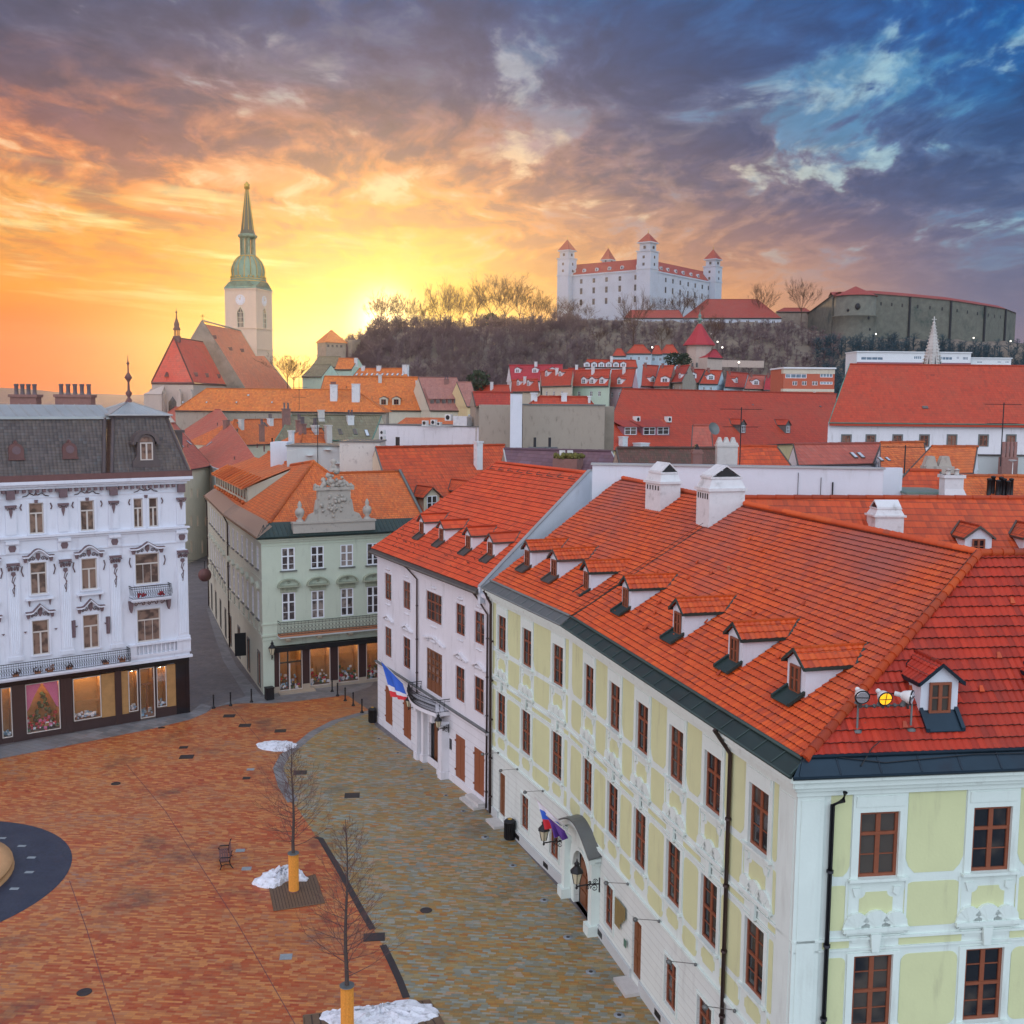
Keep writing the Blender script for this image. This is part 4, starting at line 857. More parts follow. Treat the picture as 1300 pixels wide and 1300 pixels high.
def display(fr, parent, u0, u1, z0, z1, dpt, wallm='shop_inner', fill='gift', seed=0, lampn=3, side=None):
    rnd = random.Random(seed); b = MB()
    b.face([fr.p(u0, -dpt, z0), fr.p(u1, -dpt, z0), fr.p(u1, -dpt, z1), fr.p(u0, -dpt, z1)])
    for u in (u0, u1): b.face([fr.p(u, -.05, z0), fr.p(u, -dpt, z0), fr.p(u, -dpt, z1), fr.p(u, -.05, z1)])
    b.face([fr.p(u0, -.05, z1), fr.p(u1, -.05, z1), fr.p(u1, -dpt, z1), fr.p(u0, -dpt, z1)])
    r = obj('display_recess', b, M[wallm], parent); b = MB(); b.box(fr, u0, u1, -dpt, -.06, z0-.1, z0); obj('display_floor', b, M['shop_floor'], r)
    for k in range(lampn):
        u = u0+(u1-u0)*(k+.5)/lampn; b = MB(); b.tube([fr.p(u, -dpt*.35, z1-.02), fr.p(u, -dpt*.35, z1-.14)], .085, 8); obj('spotlight', b, M['shop_lamp'], r)
    b = MB(); b.box(fr, u0+.02, u1-.02, -.05, -.03, z0, z1); g_ = obj('shop_window', b, M['shop_glass'], parent)
    b = MB()
    for a, c in ((u0, u0+.06), (u1-.06, u1)): b.box(fr, a, c, -.07, .01, z0, z1)
    b.box(fr, u0+.06, u1-.06, -.07, .012, z0, z0+.05); b.box(fr, u0+.06, u1-.06, -.07, .012, z1-.05, z1); obj('frame', b, M['cream_paint' if wallm != 'dk' else 'iron'], g_)
    pal_ = dict(gift=['red_item', 'pink_item', 'white_item', 'gold', 'red_item', 'green_item'], glassware=['white_item', 'blue_item', 'white_item', 'blue_item'], tree=['green_item'], books=['white_item', 'red_item', 'blue_item', 'green_item', 'gold', 'white_item'])[fill]
    for mname in sorted(set(pal_)):
        b = MB(); cnt = int(pal_.count(mname)*(u1-u0)*5)
        for k in range(cnt):
            u = rnd.uniform(u0+.12, u1-.12); dd = -rnd.uniform(.15, dpt*.8); h_ = .3 if fill == 'glassware' else (.1+1.3*(-dd/dpt)); z = z0+rnd.uniform(0, h_)
            s = rnd.uniform(.05, .13)
            if rnd.random() < .5: b.blob(fr.p(u, dd, z+s), s, 7, 5, .15, rnd)
            else: b.box(fr, u-s, u+s, dd-s*.6, dd+s*.6, z, z+s*1.8)
        obj('goods', b, M[mname], r)
    return r
display(PF, sh, 9.72, 12.08, .42, 4.12, 1.5, 'shop_inner', 'gift', 1, 3)
q = MB()
for s in (-1, 1): q.fprism(PF, [(10.9, 4.08), (10.9+s*1.12, 4.08), (10.9+s*1.12, 2.0), (10.9+s*.95, 2.2), (10.9+s*.5, 3.2)], -.25, -.2)
obj('curtain', q, M['pink_item'], sh)
q = MB(); cc_ = PF.p(10.7, -.9, .5)
for k in range(40): 
    zz = rn.uniform(0, 2.6); a = rn.uniform(0, 6.28); rr_ = (2.8-zz)*.28; q.blob((cc_[0]+rr_*math.cos(a), cc_[1]+rr_*math.sin(a), cc_[2]+zz), .13, 5, 4, .4, rn)
obj('christmas_tree', q, M['green_item'], sh)
display(PF, sh, 6.75, 8.78, .78, 4.05, 1.2, 'shop_inner', 'glassware', 2, 3); display(PF, sh, 3.98, 4.7, .8, 4.05, 1.0, 'shop_inner', 'glassware', 3, 1); display(PF, sh, 1.75, 2.52, .8, 4.05, 1.0, 'shop_inner', 'glassware', 4, 1); display(PF, sh, 2.68, 3.84, .12, 4.1, 1.6, 'shop_inner', 'glassware', 5, 1); display(PF, sh, 13.02, 13.72, .4, 4.1, 1.2, 'shop_inner', 'glassware', 6, 1)
for u0, u1 in ((5.73, 6.72), (4.72, 5.25), (1.02, 1.72)): q = MB(); q.box(PF, u0, u1, -.12, .0, .72, 4.1); obj('side_panel', q, M['shop_inner'], sh)
q = MB(); q.box(PF, 6.8, 8.7, -.62, -.56, 2.0, 2.12); obj('shelf', q, M['shop_inner'], sh)
q = MB()
for u in (2.72, 3.72): q.box(PF, u, u+.1, -.25, -.15, .12, 4.1)
q.box(PF, 2.82, 3.72, -.25, -.15, 2.7, 2.85); q.box(PF, 2.82, 3.72, -.25, -.15, .12, .5); q.box(PF, 3.2, 3.3, -.24, -.16, .5, 2.7); obj('door', q, M['door_wood'], sh)
# mansard
b = MB(); b.box(PF, -.5, UL, -.4, .5, 18.98, 19.42); obj('gutter_band', b, M['brown_band'], pal)
def mans(b, u0, u1, us0, us1, z0, z1, d0, d1):
    """battered slope; uv in metres"""
    P = [PF.p(u0, d0, z0), PF.p(u1, d0, z0), PF.p(us1, d1, z1), PF.p(us0, d1, z1)]; b.face(P, [(u0, z0), (u1, z0), (us1, z1), (us0, z1)])
b = MB(); mans(b, 5.9, UL, 5.6, UL, 19.4, 23.5, .15, -1.35)
mans(b, -.3, 5.6, .95, 4.95, 19.4, 23.65, .4, -1.0)
for (a0, a1) in (((-.3, .4), (.95, -1.0)), ((5.6, .4), (4.95, -1.0))):
    b.face([PF.p(a0[0], a0[1], 19.4), PF.p(a0[0], -8, 19.4), PF.p(a1[0], -6.5, 23.65), PF.p(a1[0], a1[1], 23.65)], [(0, 0), (8, 0), (6.5, 4.2), (1, 4.2)])
mr = obj('roof', b, M['slate'], pal)
b = MB()
b.prism([PF.p(4.8, -1.3, 23.5), PF.p(UL, -1.3, 23.5), PF.p(UL, -4.6, 24.35), PF.p(4.8, -4.6, 24.35)], (0, 0, .1)); b.prism([PF.p(4.8, -8, 23.5), PF.p(UL, -8, 23.5), PF.p(UL, -4.6, 24.35), PF.p(4.8, -4.6, 24.35)], (0, 0, .1))
for k in range(24): u = 5.2+k*.8; b.tube([PF.p(u, -1.3, 23.62), PF.p(u, -4.6, 24.47)], .035, 4)
b.box(PF, 5, UL, -1.45, -1.15, 23.4, 23.52)
obj('upper_roof', b, M['zinc_pale'], mr)
b = MB(); ap = PF.p(2.95, -3.6, 24.75); q = [PF.p(.55, -.7, 23.7), PF.p(5.35, -.7, 23.7), PF.p(5.35, -6.6, 23.7), PF.p(.55, -6.6, 23.7)]
for i in range(4): b.face([q[i], q[(i+1) % 4], ap]); b.tube([q[i], ap], .05, 5); b.tube([q[i], q[(i+1) % 4]], .07, 5)
for k in range(1, 9): b.tube([np.array(q[0])*(1-k/9)+np.array(q[1])*(k/9), np.array(ap)], .025, 4)
obj('pavilion_cap', b, M['zinc_pale'], mr)
b = MB(); b.lathe(ap, [(.3, -.1), (.2, .15), (.1, .3), (.2, .5), (.26, .65), (.1, .85), (.07, 1.5), (.16, 1.65), (.3, 1.85), (.16, 2.1), (.06, 2.25), (.05, 2.8), (.13, 2.95), (.04, 3.1), (.01, 3.6)], 10); obj('finial', b, M['brown_band'], mr)
b = MB()
for (u, us) in ((5.6, 4.95), (-.3, .95)): b.tube([PF.p(u, .42, 19.4), PF.p(us, -.98, 23.65)], .14, 6)
b.tube([PF.p(6.1, .2, 19.4), PF.p(5.5, -1.3, 23.5)], .16, 6); b.box(PF, -.35, 5.7, -.5, .46, 19.4, 19.5); b.box(PF, .7, 5.2, -1.2, -.85, 23.5, 23.68); obj('hip_roll', b, M['roof_brown'], mr)
# pavilion dormer
b = MB(); dq = .32; z = 19.75
b.fprism(PF, [(1.9, z), (4.0, z), (4.0, z+.4), (3.65, z+.9), (3.6, z+1.9)]+[(2.95+.65*math.cos(a)*1.0, z+1.9+.62*math.sin(a)) for a in np.linspace(0, PI, 9)]+[(2.3, z+1.9), (2.25, z+.9), (1.9, z+.4)], -1.2, dq)
b.fprism(PF, [(2.95+.95*math.cos(a), z+1.95+.85*math.sin(a)) for a in np.linspace(0, PI, 11)]+[(2.95+.68*math.cos(a), z+1.95+.6*math.sin(a)) for a in np.linspace(PI, 0, 9)], -1., dq+.12)
for s in (-1, 1): b.box(PF, 2.95+s*.95-.17, 2.95+s*.95+.17, -1., dq+.1, z+1.75, z+1.98)
dm = obj('dormer', b, M['roof_brown'], mr); window(dm, PF, 2.95, z+.55, .95, 1.35, 'dorm_pal', d=dq+.06); b = MB(); b.fprism(PF, [(2.95+.47*math.cos(a), z+1.93+.42*math.sin(a)) for a in np.linspace(0, PI, 9)], dq+.01, dq+.03); obj('fanlight', b, M['glass_brown'], dm)
b = MB(); b.box(PF, -.65, -.05, -3.2, -1.9, 20.2, 22.3); b.box(PF, -.8, 0, -3.35, -1.75, 22.3, 22.5); obj('dormer', b, M['roof_brown'], mr)
for u in (8.35, 12.0, 15.7):
    b = MB(); zc = 21.2; b.fprism(PF, [(u-.5, zc-.55), (u+.5, zc-.55), (u+.5, zc)]+[(u+.5*math.cos(a), zc+.5*math.sin(a)) for a in np.linspace(0.1, PI-.1, 9)]+[(u-.5, zc)], -1.3, -.2); b.box(PF, u-.55, u+.55, -1, -.12, zc-.7, zc-.55); b.fprism(PF, [(u-.12, zc+.5), (u+.12, zc+.5), (u, zc+.72)], -.9, -.15)
    dm = obj('dormer', b, M['brown_band'], mr); b = MB(); b.fprism(PF, [(u+.3*math.cos(a), zc+.3*math.sin(a)) for a in np.linspace(0, 2*PI, 12, endpoint=False)], -.2, -.17); obj('pane', b, M['ornament'], dm)
# chimney stacks behind the mansard
for px0, px1, n, gap in ((15, 48, 4, 0), (72, 117, 5, 0)):
    c0 = pY(px0, 516, 96); c1 = pY(px1, 516, 96); f = Frame(c0, c1); L = f.L; zt = pY(px0, 502, 96)[2]; b = MB(); b.box(f, 0, L, -.8, .3, 14, zt-.15); b.box(f, -.12, L+.12, -.9, .42, zt-.15, zt+.1)
    ch = obj('chimney', b, M['chimney_brick'], mr)
    for k in range(n):
        b = MB(); c = f.p(.35+(L-.7)*k/(n-1), -.25, zt+.1); b.lathe(c, [(.2, 0), (.17, .3), (.17, .75), (.2, .8), (.2, .95)], 8); obj('chimney_pot', b, M['chimney_pot'], ch)

# ------------------------------------------------------------------ green corner house with the shop
GF = Frame((-21.0, 87.73), (-12.1, 92.28)); Z4 = lambda x, y: (x/5.4167+250, y/5.4167+700)
S0 = GF.a; S1 = pz(*Z4(215, 640))[:2]; S2 = pz(*Z4(85, 375))[:2]; GS = Frame(S0, S1); GT = Frame(S1, S2)
gh = thing('green_corner_house', 'mint green corner house with sculpted gable and shop, orange roof', 'building', (*S0, 0))
gc = [2.27, 4.82, 7.45, 9.85, 12.4]; ops = []
for u in gc: ops += [(u-.58, u+.58, 10.55, 12.5), (u-.58, u+.58, 6.2, 8.63)]
b = MB(); wallgrid(b, GF, 0, 14.5, 4.1, 13.0, ops, .12); wallgrid(b, GF, 0, .95, 0, 4.1, [], .1)
obj('wall', b, M['green_plaster'], gh)
for u in gc: window(gh, GF, u, 10.55, 1.16, 1.95, 'green'); window(gh, GF, u, 6.2, 1.16, 2.43, 'green_low')
b = MB(); hd = MB()
for z0, z1, dd in ((13.0, 13.2, .15), (13.2, 13.4, .32), (5.0, 5.15, .12), (6.0, 6.1, .07), (12.72, 12.78, .05), (4.65, 4.8, .06)): b.box(GF, -dd, 14.5, .003, dd, z0, z1)
for u in gc:
    for i in range(10):
        a0, a1 = PI*i/10, PI*(i+1)/10; R1, R2 = .98, .86; P_ = lambda R_, a: (u+R_*math.cos(a), 9.25+R_*.62*math.sin(a))
        hd.fprism(GF, [P_(R1, a0), P_(R1, a1), P_(R2, a1), P_(R2, a0)], .003, .34)
    hd.box(GF, u-1.0, u+1.0, .003, .36, 9.14, 9.26); hd.box(GF, u-.72, u+.72, .003, .1, 8.68, 9.12)
    for k in range(4): scroll(hd, GF, u-.48+.32*k, 8.9, .13, .03, .12, 1.3, 1 if k % 2 else -1)
    scroll(hd, GF, u, 9.5, .14, .04, .1, 1.2)
obj('cornice', b, M['green_plaster'], gh); obj('hood', hd, M['sage_stone'], gh)
b = MB(); q = (1.25, 14.5)
bo = balcony_iron(gh, GF, 1.25, 14.4, .95, 5.15, 1.12, slab='terracotta_trim', dens=.3)
b = MB(); b.box(GF, 1.2, 14.4, .05, 1.0, 4.9, 5.0); obj('fascia', b, M['pale_grey'], bo)
b = MB()
for u in (2.0, 4.75, 7.5, 10.2, 12.9): b.box(GF, u-.2, u+.2, .003, .8, 4.62, 4.9); b.tube([GF.p(u-.2, .7, 4.66), GF.p(u+.2, .7, 4.66)], .13, 8)
obj('console', b, M['cream_plaster'], bo)
b = MB(); b.box(GF, .95, 14.5, -.05, .45, 3.62, 4.05); sg = obj('shop_fascia', b, M['dark_metal'], gh)
for u0, u1 in ((.95, 1.35), (3.42, 4.02), (5.9, 6.56), (8.5, 9.15), (11.0, 11.6), (13.5, 14.5)):
    b = MB(); b.box(GF, u0, u1, -.4, .04, .55, 3.62); pr = obj('shop_pier', b, M['shop_brown'], gh); b = MB(); b.box(GF, u0-.03, u1+.03, -.4, .1, .0, .55); obj('pier_base', b, M['shop_stone'], pr)
for u0, u1 in ((4.02, 5.9), (6.56, 8.5), (9.15, 11.)): b = MB(); b.box(GF, u0, u1, -.3, .02, 0, .24); obj('plinth', b, M['shop_stone'], gh)
b = MB(); b.box(GF, 1.2, 4.3, .02, .9, 0, .14); obj('doorstep', b, M['shop_stone'], gh)
for k, (u0, u1) in enumerate(((4.04, 5.88), (6.58, 8.48), (9.17, 10.98), (11.62, 13.48))): display(GF, gh, u0, u1, .26, 3.58, 1.6, 'shop_inner', 'books', 10+k, 2)
display(GF, gh, 1.37, 3.4, .14, 3.58, 2.2, 'shop_inner', 'books', 20, 2)
b = MB()
for u in (1.37, 2.1, 3.3): b.box(GF, u, u+.1, -.2, -.08, .14, 3.58)
b.box(GF, 1.47, 3.3, -.2, -.08, 2.5, 2.62); obj('door', b, M['iron'], gh)
b = MB(); b.box(GF, 2.22, 2.34, -.1, .0, .16, 2.45); obj('door_handle', b, M['cream_paint'], gh)
# side walls on the lane
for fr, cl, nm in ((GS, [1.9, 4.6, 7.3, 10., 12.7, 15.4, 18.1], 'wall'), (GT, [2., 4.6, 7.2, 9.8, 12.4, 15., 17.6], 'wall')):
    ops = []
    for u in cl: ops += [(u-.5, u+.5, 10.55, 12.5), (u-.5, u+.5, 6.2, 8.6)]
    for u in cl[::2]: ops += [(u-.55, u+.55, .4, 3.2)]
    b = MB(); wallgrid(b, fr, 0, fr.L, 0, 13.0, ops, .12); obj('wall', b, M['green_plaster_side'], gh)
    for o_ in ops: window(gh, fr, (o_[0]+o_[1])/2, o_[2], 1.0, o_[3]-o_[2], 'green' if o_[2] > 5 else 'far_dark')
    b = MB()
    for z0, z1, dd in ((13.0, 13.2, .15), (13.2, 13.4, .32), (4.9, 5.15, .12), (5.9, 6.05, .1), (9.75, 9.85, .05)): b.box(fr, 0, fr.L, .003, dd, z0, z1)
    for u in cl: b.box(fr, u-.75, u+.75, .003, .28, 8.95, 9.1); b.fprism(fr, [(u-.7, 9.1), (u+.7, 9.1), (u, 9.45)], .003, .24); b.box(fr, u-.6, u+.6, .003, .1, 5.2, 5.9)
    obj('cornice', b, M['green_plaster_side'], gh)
b = MB(); pipe(gh, [GS.p(18.3, .45, 13.4), GS.p(18.3, .12, 12.7), GS.p(18.3, .12, 0.1)], .075); pipe(gh, [GT.p(21, .3, 13.2), GT.p(21, .1, 12.5), GT.p(21, .1, .1)], .07)
# roof: ledge sheets then tiles
GE = Slope(Frame(GF.p(-.45, .45, 0)[:2], GF.p(14.5, .45, 0)[:2]), 13.45, 33); GE.f.o = GF.o; GE = Slope(GE.f, 13.45, 33)
a0 = np.array(GF.p(-.45, .45, 0)[:2]); sA = Frame(a0, a0+(S1-S0)); sA2 = a0+(S1-S0); sB = Frame(sA2, sA2+(S2-S1)); SA = Slope(sA, 13.45, 35); SB = Slope(sB, 13.45, 35)
apex = GE.px(398, 586); c1 = GE.px(418, 601); c2 = GE.px(476, 599); c3 = GE.at(15.5, GE.uw(c2)[1]); hb = GE.px(342, 664)
e_r = GE.at(15.5, 1.45)
b = MB(); flatroof(b, GE, [hb, GE.at(15.5, 1.45), c3, c1, apex]); rf = obj('roof', b, M['tile_orange'], gh)
b = MB(); U0, W0 = SA.uw(hb); UA, WA = SA.uw(apex)
far = SA.px(375, 580); rl = SA.at(sA.L, WA); 
P1 = [hb, SA.at(sA.L, W0), rl, apex]; flatroof(b, SA, P1, .02)
flatroof(b, SB, [SB.at(0, W0), SB.at(sB.L, W0), SB.at(sB.L-1, WA+.6), SB.at(0, WA)], .02)
obj('side_slope', b, M['tile_orange'], rf)
b = MB(); ridge(b, hb, apex, .16, .5); ridge(b, apex, rl, .16, .5); ridge(b, rl, SB.at(sB.L-1, WA+.6), .16, .5); ridge(b, apex, c1, .14, .5); ridge(b, c1, c3, .14, .5); obj('ridge_tiles', b, M['tile_orange'], rf)
b = MB(); b.prism([SA.at(-.02, 0), SA.at(sA.L, 0), SA.at(sA.L, W0), hb+[0, 0, .0]], (0, 0, .05)); b.prism([SB.at(0, 0), SB.at(sB.L, 0), SB.at(sB.L, W0), SB.at(0, W0)], (0, 0, .05))
k = 0
while k*.3 < sA.L: b.tube([SA.at(k*.3, .0)+[0, 0, .05], SA.at(k*.3+.3, W0-.05)+[0, 0, .05]], .03, 4); k += 1
obj('eave_sheet', b, M['brown_sheet'], rf)
b = MB(); b.prism([GE.at(0, 0), GE.at(15, 0), GE.at(15, 1.45), hb], (0, 0, .06))
for k in range(40): b.tube([GE.at(k*.38, 0)+[0, 0, .07], GE.at(max(k*.38, .9*min(1, 1)), 1.4)+[0, 0, .07]], .025, 4)
b.tube([GE.at(0, 0), GE.at(15, 0)], .1, 6); b.tube([SA.at(0, 0), SA.at(sA.L, 0)], .09, 6); b.tube([SB.at(0, 0), SB.at(sB.L, 0)], .09, 6)
obj('eave_sheet', b, M['copper_dark'], rf)
for px in ((478+0, 0),):
    b = MB()
    for x in (393, 424, 453): c = GE.px(x, 672); b.box(frame_at(GF, c), -.14, .14, -.1, .15, c[2]-.1, c[2]+.3)
    obj('floodlight', b, M['flood_white'], rf)
b = MB(); bk = lambda P, k_: P-np.array([*(GF.o*k_), k_*.6])
b.face([c1, c3, bk(c3, 7), bk(c1, 7)]); b.face([apex, rl, rl+np.array([*(-sA.o*7), -5.]), apex+np.array([*(-sA.o*7), -5.])]); obj('rear_slope', b, M['tile_orange'], rf)
# long shed dormer on the lane side
sd0 = SA.px(329, 655); u1_ = SA.uw(SA.px(312, 643))[0]; ua, wa = SA.uw(SA.px(311, 640)); 
ud0, ud1 = 17.3, 39.; wz = 2.0; hh = 1.45; b = MB(); zf = SA.at(0, wz)[2]
dl = lambda u, w_, z_: (*SA.at(u, w_)[:2], z_)
b.prism([dl(ud0, wz, zf), dl(ud1, wz, zf), dl(ud1, wz, zf+hh), dl(ud0, wz, zf+hh)], np.array([*(-sA.o*.1), 0]))
for u in (ud0, ud1): b.prism([dl(u, wz, zf-.2), dl(u, wz, zf+hh), dl(u, wz+4.6, zf+3.22)], np.array([*(sA.t*.08), 0]))
dm = obj('shed_dormer', b, M['green_plaster_side'], rf); b = MB()
for k in range(12): u = ud0+.6+k*1.78; b.prism([dl(u, wz-.02, zf+.25), dl(u+1.1, wz-.02, zf+.25), dl(u+1.1, wz-.02, zf+1.15), dl(u, wz-.02, zf+1.15)], np.array([*(-sA.o*.03), 0]))
obj('window', b, M['glass'], dm); b = MB()
for k in range(12):
    u = ud0+.1+k*1.78; b.blob(dl(u, wz-.35, zf+.02), .2, 6, 4, .3)
obj('eave_tile', b, M['tile_orange'], dm)
b = MB(); slabuv(b, [dl(ud0-.3, wz-.5, zf+hh-.15), dl(ud1+.3, wz-.5, zf+hh-.15), dl(ud1+.3, wz+1.4, zf+hh+.75), dl(ud0-.3, wz+1.4, zf+hh+.75)]); slabuv(b, [dl(ud0-.3, wz+1.4, zf+hh+.75), dl(ud1+.3, wz+1.4, zf+hh+.75), dl(ud1+.3, wz+4.6, zf+hh+1.85), dl(ud0+.6, wz+4.6, zf+hh+1.85)])
for k in range(13): u = ud0+k*1.78; ridge(b, dl(u, wz-.5, zf+hh), dl(u, wz+1.4, zf+hh+1.0), .09, .5)
obj('dormer_roof', b, M['tile_orange'], dm)
# sculpted gable
gu0, gu1 = GE.uw(GE.px(389, 664))[0], GE.uw(GE.px(449, 660))[0]; uc = (gu0+gu1)/2; f = Frame(GE.f.p(0, -.3, 0)[:2], GE.f.p(15, -.3, 0)[:2]); b = MB(); z = 14.0
f.o = GF.o
W_ = 2.35
b.box(f, uc-W_*1.55, uc+W_*1.55, -.5, .1, z-.3, z+.55); b.box(f, uc-W_*1.58, uc+W_*1.58, -.55, .2, z+.5, z+.66)
b.box(f, uc-W_*.62, uc+W_*.62, -.45, .0, z+.5, z+3.4); b.box(f, uc-W_*.74, uc+W_*.74, -.5, .14, z+3.3, z+3.55)
for s in (-1, 1): b.fprism(f, [(uc+s*W_*.6, z+.6), (uc+s*W_*1.1, z+.6), (uc+s*W_*.95, z+1.2), (uc+s*W_*.75, z+1.4), (uc+s*W_*.68, z+2.4), (uc+s*W_*.6, z+2.6)], -.4, -.05)
gb = obj('gable', b, M['sculpt_stone'], gh); b = MB(); rn = random.Random(8)
for k in range(46):
    x = rn.uniform(-1, 1); zz = z+3.55+rn.uniform(0, 1)*max(.1, 1.75*(1-abs(x))**1.3); b.blob(f.p(uc+x*W_*.66, -.2+rn.uniform(-.1, .2), zz), rn.uniform(.13, .27), 6, 4, .3, rn)
b.lathe(f.p(uc, -.2, z+5.0), [(.4, 0), (.3, .3), (.15, .5), (.28, .7), (.2, .9), (0, 1.)], 8)
obj('crest', b, M['sculpt_stone'], gb); b = MB()
for k in range(30): b.blob(f.p(uc+rn.gauss(0, .55), .02, z+2.0+rn.gauss(0, .5)), rn.uniform(.08, .2), 6, 4, .3, rn)
obj('relief', b, M['sculpt_stone'], gb); 
for s in (-1, 1):
    b = MB(); b.lathe(f.p(uc+s*W_*1.28, -.2, z+.66), [(.32, 0), (.3, .15), (.15, .25), (.36, .55), (.42, .85), (.3, 1.1), (.14, 1.2), (.2, 1.4), (.1, 1.7), (0, 1.8)], 8); obj('urn', b, M['sculpt_stone'], gb)
# firewall at the right end of this roof
b = MB(); b.tube([c3+[.0, 0, .1], GE.at(15.5, 0)+[0, 0, .1]], .16, 5); obj('verge_flashing', b, M['lead'], rf)
def lantern(name, base, outv, arm, label, s=1., lit=False, cat='wall lamp', grp=None):
    """scrolled bracket from a wall with a hanging lantern standing on its end"""
    base = np.array(base, float); o = np.array([*nrm(outv), 0]); L = thing(name, label, cat, base, grp); b = MB(); e = base+o*arm
    b.tube([base, base+o*arm*.5+[0, 0, .03*s], e], .03*s, 6); b.tube([base-[0, 0, .35*s], base+[0, 0, .25*s]], .035*s, 6)
    up_ = np.array([0, 0, 1.])
    for cx, cz, r_, dr in ((.22, -.16, .17, 1), (.2, .12, .12, -1), (.5, -.1, .11, -1), (.42, .1, .07, 1)):
        b.tube([base+o*(cx*arm+dr*r_*s*(1-k/14)*math.cos(3.4*PI*k/14))+up_*s*(cz+r_*(1-k/14)*math.sin(3.4*PI*k/14)) for k in range(14)], .018*s, 5)
    obj('bracket', b, M['iron'], L)
    b = MB(); b.lathe(e, [(.02*s, -.12*s), (.06*s, -.06*s), (.03*s, .0), (.03*s, .1*s), (.13*s, .14*s)], 8); b.lathe(e+[0, 0, .62*s], [(.3*s, 0), (.27*s, .05*s), (.12*s, .22*s), (.09*s, .3*s), (.13*s, .34*s), (.05*s, .42*s), (.02*s, .55*s)], 6)
    for k in range(6): a = 2*PI*(k+.5)/6; b.tube([e+[.13*s*math.cos(a), .13*s*math.sin(a), .14*s], e+[.24*s*math.cos(a), .24*s*math.sin(a), .62*s]], .014*s, 4)
    obj('lantern_frame', b, M['iron'], L); b = MB(); b.lathe(e+[0, 0, .14*s], [(.115*s, 0), (.225*s, .48*s)], 6, False); obj('lantern_glass', b, M['lamp_glass'], L); return L
c = GF.p(.75, .05, 3.4); lantern('wall_lantern', c, GF.o+GF.t*-.2, .7, 'black bracket lantern on the corner of the green house', 1.2, grp='bracket lanterns')
b = MB(); c = GS.p(7.5, .05, 3.2); f = Frame(GS.p(7.2, .25, 0)[:2], GS.p(7.2, 1.3, 0)[:2]); b.box(f, 0, 1.0, -.05, .05, 1.8, 3.9); o = single('shop_sign', b, M['iron'], (*f.p(0.5, 0, 0)[:2], 1.8), 'tall dark hanging sign on the lane side of the green house', 'sign')
b = MB(); c = pz(302.5, 730, 0); c = pY(260, 730, 118); b.blob(c, .75, 12, 8, .0); hl = single('hanging_lamp', b, M['brown_band'], c, 'dark round lamp hung over the lane beside the green house', 'street lamp')
b = MB(); b.tube([c+[0, 0, .7], c+[0, 0, 1.6]], .05, 5); b.tube([GT.p(6, 0.1, c[2]+1.8), c+[0, 0, 1.6], c+[-9, 2, 1.7]], .02, 4); obj('wire', b, M['iron'], hl)

# ------------------------------------------------------------------ white house with the flag
WF = Frame((-10.33, 80.36), (-1.28, 62.72)); wl = WF.L
wh = thing('white_house', 'white baroque town house with brown shutters, iron balcony and orange roof', 'building', (*WF.a, 0))
UU = [2.45, 6.25, 11.25, 15.6, 18.45]; ops = []
for i, u in enumerate(UU):
    w_ = 2.7 if i == 2 else 1.4
    ops.append((u-w_/2, u+w_/2, 10.1, 12.1)); ops.append((u-w_/2, u+w_/2, 5.15 if i == 2 else 5.75, 8.1 if i == 2 else 8.0))
gops = [(u-.75, u+.75, .55, 3.4) for i, u in enumerate(UU) if i != 2]+[(10.35, 12.55, 0, 3.7)]
b = MB(); wallgrid(b, WF, 0, wl, 4.75, 13.2, ops, .14); obj('wall', b, M['white_plaster'], wh); b = MB(); wallgrid(b, WF, 0, wl, 0, 4.75, gops, .16); obj('ground_wall', b, M['white_grooved'], wh)
for i, o_ in enumerate(ops): 
    wd = o_[1]-o_[0]
    if i == 5: continue
    window(wh, WF, (o_[0]+o_[1])/2, o_[2], wd, o_[3]-o_[2], 'brown4' if wd > 2 else 'brown')
b = MB(); z = 5.15; u0, u1 = 9.9, 12.6
for k in range(5): x = u0+(u1-u0)*k/4; b.box(WF, x-.06 if k else x, x+.06 if k < 4 else x, -.13, -.05, z, 8.1)
b.box(WF, u0, u1, -.129, -.07, z, z+.75)
for zz in (z+.75, z+1.3, z+1.85, z+2.3, 8.0): b.box(WF, u0, u1, -.127, -.06, zz-.04, zz+.05)
bd = obj('balcony_door', b, M['door_wood'], wh); b = MB(); b.box(WF, u0, u1, -.16, -.12, z+.7, 8.1); obj('pane', b, M['glass_brown'], bd)
for a in gops[:-1]:
    b = MB(); b.box(WF, a[0], a[1], -.1, -.03, a[2], a[3]); b.box(WF, (a[0]+a[1])/2-.02, (a[0]+a[1])/2+.02, -.03, -.015, a[2], a[3])
    for zz in (a[2]+.4, a[3]-.5):
        for s in (a[0]-.06, a[1]-.04): b.box(WF, s, s+.1, -.03, .04, zz, zz+.1)
    obj('shutter', b, M['shutter'], wh)
b = MB()
for z0, z1, dd in ((13.05, 13.2, .12), (13.2, 13.42, .3), (4.72, 4.86, .16)): b.box(WF, -.02, wl+.02, .003, dd, z0, z1)
b.box(WF, 0, wl, .003, .06, 0, .5); obj('cornice', b, M['white_plaster'], wh)
b = MB(); b.box(WF, -.1, wl, .003, .24, 4.86, 4.93); obj('ledge_sheet', b, M['lead'], wh)
b = MB()
